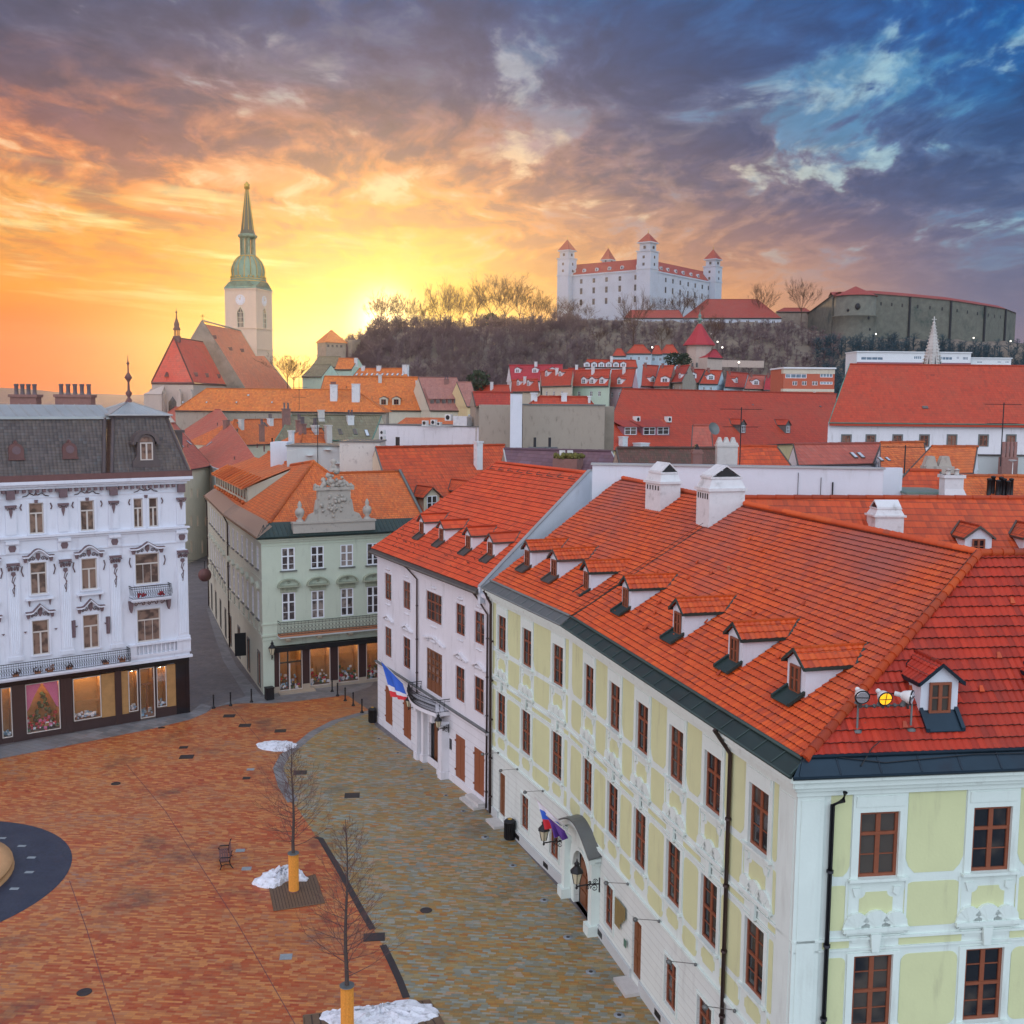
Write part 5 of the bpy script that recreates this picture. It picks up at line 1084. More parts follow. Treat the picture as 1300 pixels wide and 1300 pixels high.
for i, u in enumerate(UU):
    w_ = 1.9 if i == 2 else 1.1; zz = 8.55 if i != 2 else 8.7
    pts = [(u-w_+w_*2*k/10, zz+.32*math.cos((-1+2*k/10)*PI/2)-.08*abs(math.sin((-1+2*k/10)*PI))) for k in range(11)]
    for k in range(10): b.fprism(WF, [pts[k], pts[k+1], (pts[k+1][0], pts[k+1][1]+.09), (pts[k][0], pts[k][1]+.09)], .003, .2)
    for s in (-1, 1): scroll(b, WF, u+s*w_*.55, zz, .16, .04, .07, 1.4, s)
    for s in (-1, 0, 1): b.blob(WF.p(u+s*.28, .04, zz+.05), (.16, .1, .12), 6, 4, .2)
    for s in (-1, 0, 1): b.blob(WF.p(u+s*.25, .03, 12.45), (.16, .07, .09), 6, 4, .2); b.blob(WF.p(u+s*.3, .03, 9.75), (.14, .06, .07), 6, 4, .2)
obj('stucco_ornament', b, M['white_plaster'], wh)
# portal and balcony
for u in (9.3, 9.95, 12.95, 13.6):
    b = MB(); b.box(WF, u-.22, u+.22, .003, .55 if u in (9.3, 13.6) else .35, 0, 3.9); b.box(WF, u-.3, u+.3, .003, .62 if u in (9.3, 13.6) else .42, 0, .5); b.box(WF, u-.28, u+.28, .003, .65 if u in (9.3, 13.6) else .42, 3.6, 3.75); obj('portal_pillar', b, M['white_plaster'], wh)
for u in (10.0, 12.9): b = MB(); b.fprism(WF, [(u-.2, 3.7), (u+.2, 3.7), (u+.2, 4.4), (u-.2, 4.4)], .3, .95); obj('console', b, M['white_plaster'], wh)
b = MB(); n = 16; P_ = [(9.0+4.9*k/n, 1.0+.45*math.sin(PI*k/n)) for k in range(n+1)]
for k in range(n):
    A, B = P_[k], P_[k+1]; b.prism([WF.p(A[0], 0, 4.35), WF.p(B[0], 0, 4.35), WF.p(B[0], B[1], 4.35), WF.p(A[0], A[1], 4.35)], (0, 0, .25))
bo = obj('balcony', b, M['white_plaster'], wh); b = MB()
full = [(9.0, 0)]+P_+[(13.9, 0)]
for zz, r_ in ((4.65, .02), (5.45, .03), (5.3, .015)): b.tube([WF.p(u, d_, zz) for u, d_ in full], r_, 5)
for i in range(len(full)-1):
    for s in (0, .33, .66):
        u = full[i][0]+(full[i+1][0]-full[i][0])*s; d_ = full[i][1]+(full[i+1][1]-full[i][1])*s; b.tube([WF.p(u, d_, 4.6), WF.p(u, d_+.1, 4.9), WF.p(u, d_, 5.45)], .012, 4)
        b.tube([WF.p(u+.09*math.cos(a), d_+.06, 5.0+.16*math.sin(a)) for a in np.linspace(0, 2*PI, 7)], .012, 4)
obj('railing', b, M['iron'], bo)
b = MB(); b.box(WF, 10.35, 12.55, -.5, -.4, 0, 3.7); 
for k in range(4): b.box(WF, 10.5+.52*k, 10.9+.52*k, -.4, -.36, .3, 1.5); b.box(WF, 10.5+.52*k, 10.9+.52*k, -.4, -.36, 1.7, 3.1)
obj('door', b, M['door_wood'], wh)
b = MB(); b.box(WF, 17.5, 19.6, .1, .9, 0, .16); b.box(WF, 17.6, 19.5, .1, .55, .16, .32); obj('doorstep', b, M['pale_stone'], wh)
b = MB(); b.box(WF, 13.95, 14.25, .003, .04, 2.1, 2.8); obj('plaque', b, M['dark_metal'], wh)
pipe(wh, [WF.p(6.6, .5, 13.4), WF.p(7.0, .3, 13.2), WF.p(8.4, .12, 12.6), WF.p(8.4, .12, .1)], .06); pipe(wh, [WF.p(18.4, .5, 13.4), WF.p(18.7, .35, 13.1), WF.p(19.75, .12, 12.2), WF.p(19.75, .12, .1)], .06)
b = MB(); b.box(WF, 0, wl, -14, -.7, 0, 13.2); obj('rear_wall', b, M['white_plaster'], wh)
WSL = Slope(Frame(WF.p(0, .5, 0)[:2], WF.p(wl, .5, 0)[:2]), 13.6, 35); WSL.f.o = WF.o
P = [WSL.at(-.2, .12), WSL.at(18.9, .12), WSL.px(746, 600), WSL.px(631, 587)]
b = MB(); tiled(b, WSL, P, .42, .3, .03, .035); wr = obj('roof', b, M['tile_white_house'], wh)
b = MB(); b.prism([P[0]-[0, 0, .12], P[1]-[0, 0, .12], P[2]-[0, 0, .12], P[3]-[0, 0, .12]], (0, 0, .09)); zr = P[2][2]; bk = [P[2]+[8.4, 4.4, -6.], P[3]+[8.4, 4.4, -6.]]; b.face([P[3], P[2], bk[0], bk[1]]); obj('rear_slope', b, M['tile_bright'], wr)
b = MB(); ridge(b, P[3], P[2], .13, .42); ridge(b, P[0], P[3], .09, .42); obj('ridge_tiles', b, M['tile_white_house'], wr)
b = MB(); b.tube([WSL.at(-.3, -.08)-[0, 0, .1], WSL.at(19.2, -.08)-[0, 0, .1]], .1, 8); b.prism([WSL.at(-.2, -.05)-[0, 0, .05], WSL.at(19, -.05)-[0, 0, .05], WSL.at(19, .4)-[0, 0, .05], WSL.at(-.2, .4)-[0, 0, .05]], (0, 0, .04)); obj('gutter', b, M['gutter'], wr)
for px in ((536, 679), (561, 688), (595, 698), (623, 707)): dormer(wr, WSL, WSL.px(*px), 1.1, 1.05, .42, 'white_plaster', 'tile_white_house', 'gutter', 'dorm', .6, .85, False, .6)
b = MB(); rn = random.Random(4)
for k in range(46):
    u = rn.uniform(.8, 17.8); w_ = .8+(.55 if k % 2 else 0)+rn.choice([0, 0, .9]); q_ = WSL.at(u, w_)+WSL.N*.06; b.tube([q_, q_+WSL.N*.14+WSL.V*.02], .02, 4); b.tube([q_+WSL.N*.12-WSL.U*.07, q_+WSL.N*.12+WSL.U*.07], .02, 4)
obj('snow_guard', b, M['gutter'], wr)
b = MB(); 
for k in range(9): q_ = P[3]+(P[2]-P[3])*(k+.5)/9-WSL.V*.9+WSL.N*.1; b.tube([q_-WSL.U*.45, q_+WSL.U*.45], .025, 4); b.tube([q_-WSL.U*.45, q_-WSL.U*.45+WSL.V*.35], .02, 4)
obj('roof_rail', b, M['gutter'], wr)
# fire wall between white house and lime palace
b = MB(); Q = [WSL.px(612, 738), WSL.px(681, 682), WSL.px(746, 600)]
A = P[1]+[0, 0, .1]; B = P[2]+[0, 0, .12]; th_ = np.array([*(WF.t*.35), 0])
b.prism([A, B, B-[0, 0, 7.0], A-[0, 0, 1.]], th_); C2 = B+[*(-WF.o*6), -.1]; b.prism([B, C2, C2-[0, 0, 8.], B-[0, 0, 7]], th_)
fw = obj('fire_wall', b, M['firewall_white'], wh); b = MB(); b.prism([A+[0, 0, .02], B+[0, 0, .02], B+th_*1.15+[0, 0, .02], A+th_*1.15+[0, 0, .02]], (0, 0, .07)); b.prism([B+[0, 0, .02], C2+[0, 0, .02], C2+th_*1.15+[0, 0, .02], B+th_*1.15+[0, 0, .02]], (0, 0, .07)); obj('coping', b, M['zinc_pale'], fw)
# flag
def flag(name, p0, p1, drop, stripes, label, seed, parentless=True, grp=None):
    rnd = random.Random(seed); p0 = np.array(p0, float); p1 = np.array(p1, float); L = thing(name, label, 'flag', p0, grp); b = MB(); b.tube([p0, p1+(p1-p0)*.06], .025, 6); obj('flagpole', b, M['pale_stone'], L)
    nu, nv = 14, 12; hor = nrm(np.cross(p1-p0, [0, 0, 1])); 
    for si, (mat, s0, s1) in enumerate(stripes):
        b = MB(); 
        for i in range(nu):
            for j in range(int(nv*s0), int(nv*s1)):
                def q(i_, j_):
                    a = i_/nu; c = j_/nv; top = p0+(p1-p0)*(.25+.75*a); fold = .16*math.sin(a*9+c*1.5)*c+.07*math.sin(a*19+seed)*c
                    return top+np.array([0, 0, -drop*c*(.55+.45*a)])+hor*fold+(p0-p1)*c*(.12+.25*a)
                b.face([q(i, j), q(i+1, j), q(i+1, j+1), q(i, j+1)], None, True)
        obj('cloth', b, M[mat], L)
    return L
flag('flag', WF.p(9.1, .9, 4.9), WF.p(6.2, 2.0, 6.5), 1.8, [('flag_blue', 0, .67), ('flag_white', .67, .84), ('flag_red', .84, 1)], 'blue, white and red flag hanging from the white house balcony', 2)
lantern('wall_lantern', WF.p(8.75, .12, 3.55), WF.o, .75, 'bracket lantern left of the white house portal', .95, grp='bracket lanterns'); lantern('wall_lantern', WF.p(14.0, .12, 3.55), WF.o, .75, 'bracket lantern right of the white house portal', .95, grp='bracket lanterns')
# ------------------------------------------------------------------ lime and mint palace (right foreground)
EV = [np.array([-1.63, 62.16]), np.array([2.55, 51.86]), np.array([8.46, 30.55]), np.array([15.85, 31.55])]
t3_ = nrm(EV[3]-EV[2]); EV[3] = EV[2]+t3_*24
WP = [np.array([-1.16, 62.35]), np.array([3.03, 52.02]), np.array([8.82, 31.1]), None]; WP[3] = WP[2]+t3_*23.5
LFR = [Frame(WP[i], WP[i+1]) for i in range(3)]
lp = thing('town_palace', 'long lime green palace with mint white trim and big red tiled roof filling the right', 'building', (*WP[2], 0))
LC = [[1.75, 5.52, 9.65], [2.82, 6.22, 9.43, 12.86, 16.0, 19.36], [2.65, 6.4, 10.15, 13.9, 17.65, 21.4]]
panels = MB(); orn = MB(); cor = MB()
def octa(f, u0, u1, z0, z1, c=.28, d=.012, lowonly=False, concave=False):
    """lime field with cut corners"""
    if lowonly: P = [(u0, z1), (u0, z0+c*1.6), (u0+c*.35, z0+c*.7), (u0+c, z0), (u1-c, z0), (u1-c*.35, z0+c*.7), (u1, z0+c*1.6), (u1, z1)]
    else:
        P = []
        for q, (x, y, sx, sy) in enumerate(((u0, z0, 1, 1), (u1, z0, -1, 1), (u1, z1, -1, -1), (u0, z1, 1, -1))):
            for k in range(5):
                if concave: a = PI/2*(1-q)*-1+PI/2*(1-k/4); a = PI/2*q+PI/2*(1-k/4); P.append((x+c*math.cos(a), y+c*math.sin(a)))
                else: a = PI+PI/2*q+PI/2*k/4; P.append((x+sx*c+c*math.cos(a), y+sy*c+c*math.sin(a)))
    panels.fprism(f, P, .003, d)
def scallop(f, u, z, w):
    for k in range(3):
        c_ = u+(k-1)*w*.36; r = w*.25 if k != 1 else w*.28
        for j in range(8):
            a0, a1 = PI*j/8, PI*(j+1)/8; orn.fprism(f, [(c_, z), (c_+r*math.cos(a0), z+r*1.15*math.sin(a0)), (c_+r*math.cos(a1), z+r*1.15*math.sin(a1))], .003, .07+.05*math.sin((a0+a1)/2))
    orn.box(f, u-w*.62, u+w*.62, .003, .16, z-.12, z); orn.box(f, u-w*.56, u+w*.56, .003, .11, z-.2, z-.12)
    orn.fprism(f, [(u-.17, z-.2), (u+.17, z-.2), (u+.11, z-.78), (u-.11, z-.78)], .05, .15)
    for s in (-1, 1): orn.fprism(f, [(u+s*.2, z-.28), (u+s*w*.5, z-.28), (u+s*w*.42, z-.5), (u+s*.2, z-.5)], .003, .03); scroll(orn, f, u+s*w*.56, z-.18, .08, .025, .1, 1.2, s)
for si, f in enumerate(LFR):
    us = LC[si]; hide = si == 2; ops = []
    for u in us: ops += [(u-.65, u+.65, 10.42, 12.53), (u-.65, u+.65, 5.45, 7.88)]
    b = MB(); wallgrid(b, f, 0, f.L, 4.15, 13.2, ops, .18); obj('wall', b, M['mint_trim'], lp)
    for u in us: window(lp, f, u, 10.42, 1.3, 2.11, 'mint_up'); window(lp, f, u, 5.45, 1.3, 2.43, 'mint_low')
    # cornice
    for z0, z1, dd in ((13.15, 13.35, .12), (13.35, 13.5, .25), (13.5, 13.72, .38), (13.72, 13.9, .52)): cor.box(f, -dd*.5 if si != 2 else -dd*.8, f.L+(dd*.8 if si == 1 else 0), .003, dd, z0, z1)
    cor.box(f, 0, f.L, .003, .07, 8.42, 8.5); cor.box(f, 0, f.L, .003, .1, 4.1, 4.22); cor.box(f, 0, f.L, .003, .05, 8.08, 8.14)
    for u in us:
        scallop(f, u, 8.82, 1.75)
        octa(f, u-.55, u+.55, 8.95, 9.95, .2, concave=True)
        orn.box(f, u-.9, u+.9, .003, .035, 9.98, 10.3) if 0 else None
        for s in (-1, 1):
            orn.box(f, u+s*.98-.04, u+s*.98+.04, .003, .03, 8.9, 10.3); orn.box(f, u+s*.93-.04, u+s*.93+.04, .003, .03, 4.7, 5.4)
            orn.fprism(f, [(u+s*.55, 10.1), (u+s*.8, 10.1), (u+s*.7, 9.8), (u+s*.55, 9.9)], .003, .05)
        octa(f, u-.55, u+.55, 4.55, 5.15, .15, concave=True)
        orn.box(f, u-1.0, u+1.0, .003, .04, 5.2, 5.3)
    edges = [0]+us+[f.L]
    for i in range(len(edges)-1):
        a, c = edges[i], edges[i+1]
        u0 = a+(.92 if i > 0 else (.25 if si != 2 else 1.05)); u1 = c-(.92 if i < len(us) else (.25 if si != 1 else 1.15))
        if i == len(us) and si == 2: continue
        if u1-u0 < .25: continue
        cc_ = min(.3, (u1-u0)*.3)
        octa(f, u0, u1, 10.5, 13.1, cc_, lowonly=True); octa(f, u0, u1, 8.75, 10.2, cc_); octa(f, u0-.1, u1+.1, 8.16, 8.4, .04); octa(f, u0, u1, 5.4, 7.85, cc_*.9); octa(f, u0, u1, 4.35, 5.15, cc_)
    # corner strips
    if si == 1: orn.box(f, f.L-.98, f.L-.02, .003, .05, 4.25, 13.15); orn.box(f, f.L-.9, f.L-.1, .05, .07, 4.4, 13.0)
    if si == 2: orn.box(f, -.05, .82, .003, .05, 4.25, 13.15); orn.box(f, .08, .68, .05, .07, 4.4, 13.0)
obj('wall_panel', panels, M['lime_plaster'], lp); obj('stucco_ornament', orn, M['mint_trim'], lp); obj('cornice', cor, M['mint_trim'], lp)
# thin horizontal frames round the fields
# ground floor
gops = [[(1.4, 2.4, .5, 3.1), (4.9, 6.02, 1.05, 3.0), (8.92, 10.04, 1.05, 3.0)], [(1.28, 3.72, 0, 3.1), (5.42, 6.52, .98, 3.05), (8.8, 9.8, .42, 3.0), (12.3, 13.42, 1.12, 3.12), (15.3, 16.5, 1.12, 3.15), (19, 20.1, 1.1, 3.1)], [(2.1, 3.2, 1.1, 3.1), (5.8, 6.9, 1.1, 3.1)]]
for si, f in enumerate(LFR):
    b = MB(); wallgrid(b, f, 0, f.L, 0, 4.15, gops[si], .2); obj('ground_wall', b, M['mint_grooved'], lp)
    us_ = sorted([(o_[0], o_[1]) for o_ in gops[si] if o_[2] < .9]); x = 0
    for a, c in us_+[(f.L, f.L)]: b = MB(); b.box(f, x, a-(.4 if (si == 1 and a < 2) else 0), .003, .1, 0, .55 if si < 2 else .6); obj('plinth', b, M['pale_grey'], lp); x = c+(.4 if (si == 1 and a < 2) else 0)
    for o_ in gops[si]:
        if o_[2] > .9: window(lp, f, (o_[0]+o_[1])/2, o_[2], o_[1]-o_[0], o_[3]-o_[2], 'mint_ground')
for f, o_ in ((LFR[0], gops[0][0]), (LFR[1], gops[1][2])):
    b = MB(); b.box(f, o_[0], o_[1], -.18, -.1, o_[2], o_[3]); 
    for u0 in (o_[0]+.08, (o_[0]+o_[1])/2+.04): 
        for z0, z1 in ((.15, .9), (1.05, 1.6), (1.75, 2.35)): b.box(f, u0, u0+.36, -.1, -.07, o_[2]+z0, o_[2]+z1)
    obj('door', b, M['door_wood'], lp); b = MB(); b.box(f, o_[0]-.2, o_[1]+.2, 0.003, .75, 0, .16); obj('doorstep', b, M['pale_stone'], lp)
for f, us in ((LFR[0], (4.6, 8.6)), (LFR[1], (5.1, 11.9))):
    for u in us: b = MB(); b.box(f, u-.3, u+.3, .1, .115, .15, .42); obj('cellar_vent', b, M['dark_metal'], lp)
# portal with arched doorway
f = LFR[1]; b = MB(); uc = 2.5; R_ = 1.22; zs = 2.0; 
for u in (.5, 4.5):
    b = MB(); b.box(f, u-.22, u+.22, .003, .42, 0, 3.75); b.box(f, u-.34, u+.34, .003, .6, 0, .5); b.box(f, u-.3, u+.3, .003, .55, 3.6, 3.8); obj('portal_pillar', b, M['mint_trim'], lp)
b = MB()
arc = [(uc+R_*math.cos(a), zs+R_*.95*math.sin(a)) for a in np.linspace(PI, 0, 17)]
outer = [(uc+1.8*math.cos(a), min(3.75, zs+2.6*math.sin(a)) if 0 else zs+1.9*math.sin(a)) for a in np.linspace(PI, 0, 17)]
for k in range(16): b.fprism(f, [arc[k], arc[k+1], outer[k+1], outer[k]], .003, .14); b.fprism(f, [(uc+1.3*math.cos(a_), zs+1.27*math.sin(a_)) for a_ in (PI-PI*k/16, PI-PI*(k+1)/16)]+[(uc+1.17*math.cos(a_), zs+1.12*math.sin(a_)) for a_ in (PI-PI*(k+1)/16, PI-PI*k/16)], .14, .2)
for u0, u1 in ((.72, uc-R_), (uc+R_, 4.28)): b.box(f, u0, u1, .003, .1, 0, zs)
b.box(f, .72, 4.28, .003, .08, 3.0, 3.7)
for k in range(17): a0 = arc[k]
# curved metal hood
obj('portal', b, M['mint_trim'], lp); b = MB(); n = 14
hz = lambda s: 3.85+.75*math.cos(s*PI/2)*(abs(s) < 1)
for k in range(n):
    s0, s1 = -1+2*k/n, -1+2*(k+1)/n; A = (uc+s0*2.45, 3.82+.85*max(0, math.cos(s0*PI/2))**1.2); B = (uc+s1*2.45, 3.82+.85*max(0, math.cos(s1*PI/2))**1.2)
    b.prism([f.p(A[0], 0, A[1]+.12), f.p(B[0], 0, B[1]+.12), f.p(B[0], .65, B[1]), f.p(A[0], .65, A[1])], (0, 0, .07))
obj('portal_roof', b, M['lead'], lp); b = MB()
for k in range(n):
    s0, s1 = -1+2*k/n, -1+2*(k+1)/n; A = (uc+s0*2.35, 3.66+.85*max(0, math.cos(s0*PI/2))**1.2); B = (uc+s1*2.35, 3.66+.85*max(0, math.cos(s1*PI/2))**1.2)
    b.fprism(f, [(A[0], A[1]-.1), (B[0], B[1]-.1), (B[0], B[1]+.14), (A[0], A[1]+.14)], .003, .55); b.fprism(f, [(A[0], 3.5), (B[0], 3.5), (B[0], B[1]), (A[0], A[1])], .003, .3)
obj('portal_cornice', b, M['mint_trim'], lp)
b = MB(); b.fprism(f, [(uc-R_, 0), (uc+R_, 0)]+[(x, z) for x, z in arc[::-1]], -.35, -.25); b.box(f, uc-.03, uc+.03, -.25, -.22, .05, 3.0)
for s in (-1, 1):
    for z0, z1 in ((.2, .8), (.95, 1.6), (1.75, 2.35)): b.box(f, uc+s*.62-.38, uc+s*.62+.38, -.25, -.2, z0, z1)
ad_ = obj('arched_door', b, M['door_wood'], lp)
# plaque board right of the portal
b = MB()
for k in range(6): b.box(f, 7.0+k*.2, 7.2+k*.2, .1, .13, 1.75 if k < 3 else 1.9+.18*(k-2), 3.0)
o = obj('notice_board', b, M['plaque'], lp); b = MB(); b.box(f, 8.15, 8.4, .1, .13, 1.3, 1.62); obj('plaque', b, M['bronze_green'], lp)
# small flood lamps on wires along the string course
for si, u in ((0, .6), (0, 3.6), (0, 7.2), (1, 7.5), (1, 10.9), (1, 14.3), (1, 17.4)):
    f = LFR[si]; b = MB(); b.tube([f.p(u+.9, .1, 4.25), f.p(u, .7, 3.95)], .014, 5); b.blob(f.p(u, .75, 3.93), (.12, .12, .09), 7, 5, .1); b.blob(f.p(u+.95, .12, 4.25), .07, 6, 4, .1); obj('facade_light', b, M['lead'], lp)
# pipes
f = LFR[1]; pipe(lp, [f.p(17.45, .75, 13.95), f.p(17.45, .12, 13.05), f.p(17.45, .12, .1)], .075); f = LFR[0]; pipe(lp, [f.p(.1, .55, 13.8), f.p(.35, .2, 13.0), f.p(.35, .14, .1)], .08)
f = LFR[2]; pipe(lp, [f.p(1.3, .4, 13.35), f.p(1.3, .3, 13.05), f.p(1.05, .12, 12.85), f.p(1.05, .12, .1)], .075, 'pipe_black')
# roof
L1 = Frame(EV[0], EV[1]); L2 = Frame(EV[1], EV[2]); L3 = Frame(EV[2], EV[3]); PIT = 31
R1, R2 = Slope(L1, 13.95, PIT), Slope(L2, 13.95, PIT)
apex = R2.px(1243, 705); n3 = (apex[:2]-L3.a).dot(-L3.o); R3 = Slope(L3, 13.95, math.degrees(math.atan2(apex[2]-13.95, n3)))
W0 = .54; ctop = R2.px(938, 640); cbot = R2.at(0.12, W0); cbot = (cbot+R1.at(L1.L-.12, W0))/2
hbot = R2.px(1021, 963); 
# meeting point of both tile edges on the hip
h_u = 21.85; hb = R2.at(h_u, W0)
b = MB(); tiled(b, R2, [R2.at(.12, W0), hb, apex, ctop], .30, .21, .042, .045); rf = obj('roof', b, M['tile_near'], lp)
lb = R1.at(-.15, W0); lt = R1.px(788, 608)
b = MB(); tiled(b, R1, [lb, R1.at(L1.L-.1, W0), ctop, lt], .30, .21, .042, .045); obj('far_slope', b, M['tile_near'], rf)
rr = np.array([*(apex[:2]+L3.t*18), apex[2]]); 
w3 = R3.uw(hb)[1]; hb3 = hb.copy()
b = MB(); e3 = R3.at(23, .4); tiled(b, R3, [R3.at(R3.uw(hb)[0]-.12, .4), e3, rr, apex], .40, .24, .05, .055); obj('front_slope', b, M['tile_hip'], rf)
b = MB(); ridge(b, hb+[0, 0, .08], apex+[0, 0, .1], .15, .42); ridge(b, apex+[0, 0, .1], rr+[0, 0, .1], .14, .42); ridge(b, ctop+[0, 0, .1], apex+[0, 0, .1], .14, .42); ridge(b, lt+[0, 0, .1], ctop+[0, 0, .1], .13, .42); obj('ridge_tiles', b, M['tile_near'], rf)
b = MB(); b.tube([cbot+[0, 0, .06], ctop+[0, 0, .06]], .035, 5); obj('valley_line', b, M['gutter'], rf)
# under-deck and rear slopes keep the roof a closed body
b = MB(); dz = np.array([0, 0, -.06]); back = lambda P: P+np.array([*(-L2.o*9), -5.5])
for poly in ([cbot, hb, apex, ctop], [lb, cbot, ctop, lt], [hb3, e3, rr, apex]): b.face([p+dz for p in poly])
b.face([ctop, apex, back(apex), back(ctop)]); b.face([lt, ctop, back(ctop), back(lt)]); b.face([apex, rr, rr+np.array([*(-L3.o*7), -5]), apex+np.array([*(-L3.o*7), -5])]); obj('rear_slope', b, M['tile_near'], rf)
# metal ledges
def ledge(R_, u0a, u0b, u1a, u1b, w1, mat, step=.95):
    b = MB(); b.prism([R_.at(u0a, -.06), R_.at(u1a, -.06), R_.at(u1b, w1), R_.at(u0b, w1)], (0, 0, .05))
    n = int((u1a-u0a)/step)
    for k in range(n+1): 
        u = u0a+.2+k*step
        if u < u1a: 
            q = R_.at(u, -.05)+[0, 0, .07]; q2 = R_.at(min(max(u, u0b), u1b), w1)+[0, 0, .07]; b.tube([q, q2], .025, 4)
    b.tube([R_.at(u0a, -.06), R_.at(u1a, -.06)], .055, 6); b.tube([R_.at(u0b, w1-.08)+[0, 0, .1], R_.at(u1b, w1-.08)+[0, 0, .1]], .07, 6)
    return obj('eave_sheet', b, M[mat], rf)
ledge(R1, -.2, -.2, L1.L, L1.L-.1, .56, 'lead', 1.15); ledge(R2, 0, .1, L2.L+.0, h_u, .56, 'copper_dark', 1.15); ledge(R3, 0, R3.uw(hb)[0], 23, 23, .42, 'blue_sheet', 1.3)
b = MB(); b.tube([R3.at(1.5, .3)+[0, 0, .12], R3.at(3, .15)+[0, 0, .1], R3.at(6, .25)+[0, 0, .12], R3.at(10, .2)+[0, 0, .12]], .015, 4); b.tube([R3.at(2.2, .1)+[0, 0, .1], R3.at(2.7, .45)+[0, 0, .15], R3.at(3.0, .5)+[0, 0, .3]], .02, 4); obj('cable', b, M['iron'], rf)
# dormers
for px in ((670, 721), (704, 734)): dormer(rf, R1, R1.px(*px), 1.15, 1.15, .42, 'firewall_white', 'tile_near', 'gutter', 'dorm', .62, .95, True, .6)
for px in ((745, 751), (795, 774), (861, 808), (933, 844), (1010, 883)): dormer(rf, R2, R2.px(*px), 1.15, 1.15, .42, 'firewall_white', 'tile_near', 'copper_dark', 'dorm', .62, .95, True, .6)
dormer(rf, R3, R3.px(1191, 909), 1.25, 1.15, .5, 'firewall_white', 'tile_hip', 'blue_sheet', 'dorm', .72, .98, True, .5, wz=.12); dormer(rf, R3, R3.px(1345, 903), 1.25, 1.15, .5, 'firewall_white', 'tile_hip', 'blue_sheet', 'dorm', .72, .98, True, .5, wz=.12)
# chimneys
chimney_gabled(rf, R1.f, R1.px(841, 640), 1.7, 1.3, 2.35); chimney_gabled(rf, R2.f, R2.px(914, 655), 1.5, 2.0, 2.6)
# vents and snow hooks
b = MB()
for px in ((793, 685), (925, 727), (800, 640)): q = R2.px(*px); b.lathe(q, [(.07, 0), (.07, .25), (.1, .27), (.0, .33)], 8)
obj('vent_pipe', b, M['terracotta_trim'], rf); b = MB(); rn = random.Random(11)
for k in range(60):
    R_ = R2 if k % 2 else R3; u = rn.uniform(1, 20); w_ = rn.uniform(1.2, 8) if R_ is R2 else rn.uniform(.9, 4.6)
    if R_ is R2 and u > R2.uw(hb)[0]-w_*.9: continue
    if R_ is R3 and u < .8+w_*1.8: continue
    q = R_.at(u, w_)+R_.N*.1; b.prism([q-R_.U*.09, q+R_.U*.09, q+R_.U*.05+R_.V*.2+R_.N*.05, q-R_.U*.05+R_.V*.2+R_.N*.05], R_.N*.03)
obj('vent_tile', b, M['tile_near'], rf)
# lightning conductor wires
b = MB(); b.tube([R2.px(1243, 705)+R2.N*.25, R2.px(1130, 838)+R2.N*.2], .012, 4); b.tube([R2.px(938, 640)+R2.N*.25, R2.px(731, 778)+R2.N*.15], .012, 4); obj('lightning_wire', b, M['iron'], rf)
# rest of the body
b = MB(); i3 = WP[2]-LFR[1].o*13
b.face([(*WP[0], 13.9), (*WP[1], 13.9), (*WP[2], 13.9), (*WP[3], 13.9), (*(WP[3]-L3.o*12), 13.9), (*(WP[2]-L3.o*12-L2.o*14), 13.9), (*(WP[0]-L1.o*12), 13.9)])
f = Frame(WP[0]-L1.o*12, WP[0]); b.face([(*(WP[0]), 0), (*(WP[0]-L1.o*12), 0), (*(WP[0]-L1.o*12), 13.2), (*(WP[0]), 13.2)]); obj('rear_wall', b, M['mint_trim'], lp)
# lanterns and flag at the portal
f = LFR[1]
lantern('wall_lantern', LFR[0].p(*(lambda q: (q[0], .12, q[1]))(LFR[0].px(719, 1067))), LFR[1].o, 1.1, 'large black bracket lantern left of the arched doorway', 1.12, grp='bracket lanterns')
lantern('wall_lantern', LFR[1].p(*(lambda q: (q[0], .5, q[1]))(LFR[1].px(761, 1122, .5))), LFR[1].o, 1.1, 'large black bracket lantern right of the arched doorway', 1.12, grp='bracket lanterns')
A = LFR[1].p(2.4, .9, 4.4); B = LFR[1].p(.9, 2.0, 5.4)
flag('flag', A, B, .95, [('flag_white', 0, .34), ('flag_blue', .34, .67), ('flag_red', .67, 1)], 'small red, white and blue flag over the portal hood', 5)
A = LFR[1].p(3.0, .9, 4.3); B = LFR[1].p(2.1, 1.8, 5.0)
flag('flag', A, B, .7, [('flag_purple', 0, 1)], 'furled dark purple flag over the portal hood', 6)
# floodlights on the front slope
fl = thing('floodlight_bracket', 'metal pipe bracket carrying three round floodlights on the red roof', 'bracket', R3.px(1088, 925)); b = MB()
p1, p2 = R3.px(1088, 928), R3.px(1156, 926); zt = pY(1090, 898, p1[1]-.1)[2]
t1 = np.array([p1[0], p1[1]-.05, zt]); t2 = np.array([p2[0], p2[1]-.05, zt])
b.tube([p1, p1*[1, 1, 0]+[0, 0, zt+.05]], .035, 8); b.tube([p2, p2*[1, 1, 0]+[0, 0, zt+.05]], .035, 8); b.tube([p1*[1, 1, 0]+[0, 0, zt], p2*[1, 1, 0]+[0, 0, zt]], .03, 8)
for q in (p1, p2): b.lathe(q-[0, 0, .03], [(.16, 0), (.14, .06), (.05, .1)], 10)
for s in (.15, .3, .55, .68, .8): q = (p1*(1-s)+p2*s)*[1, 1, 0]+[0, 0, zt]; b.blob(q, .07, 8, 6, .05)
obj('pipe', b, M['lead'], fl)
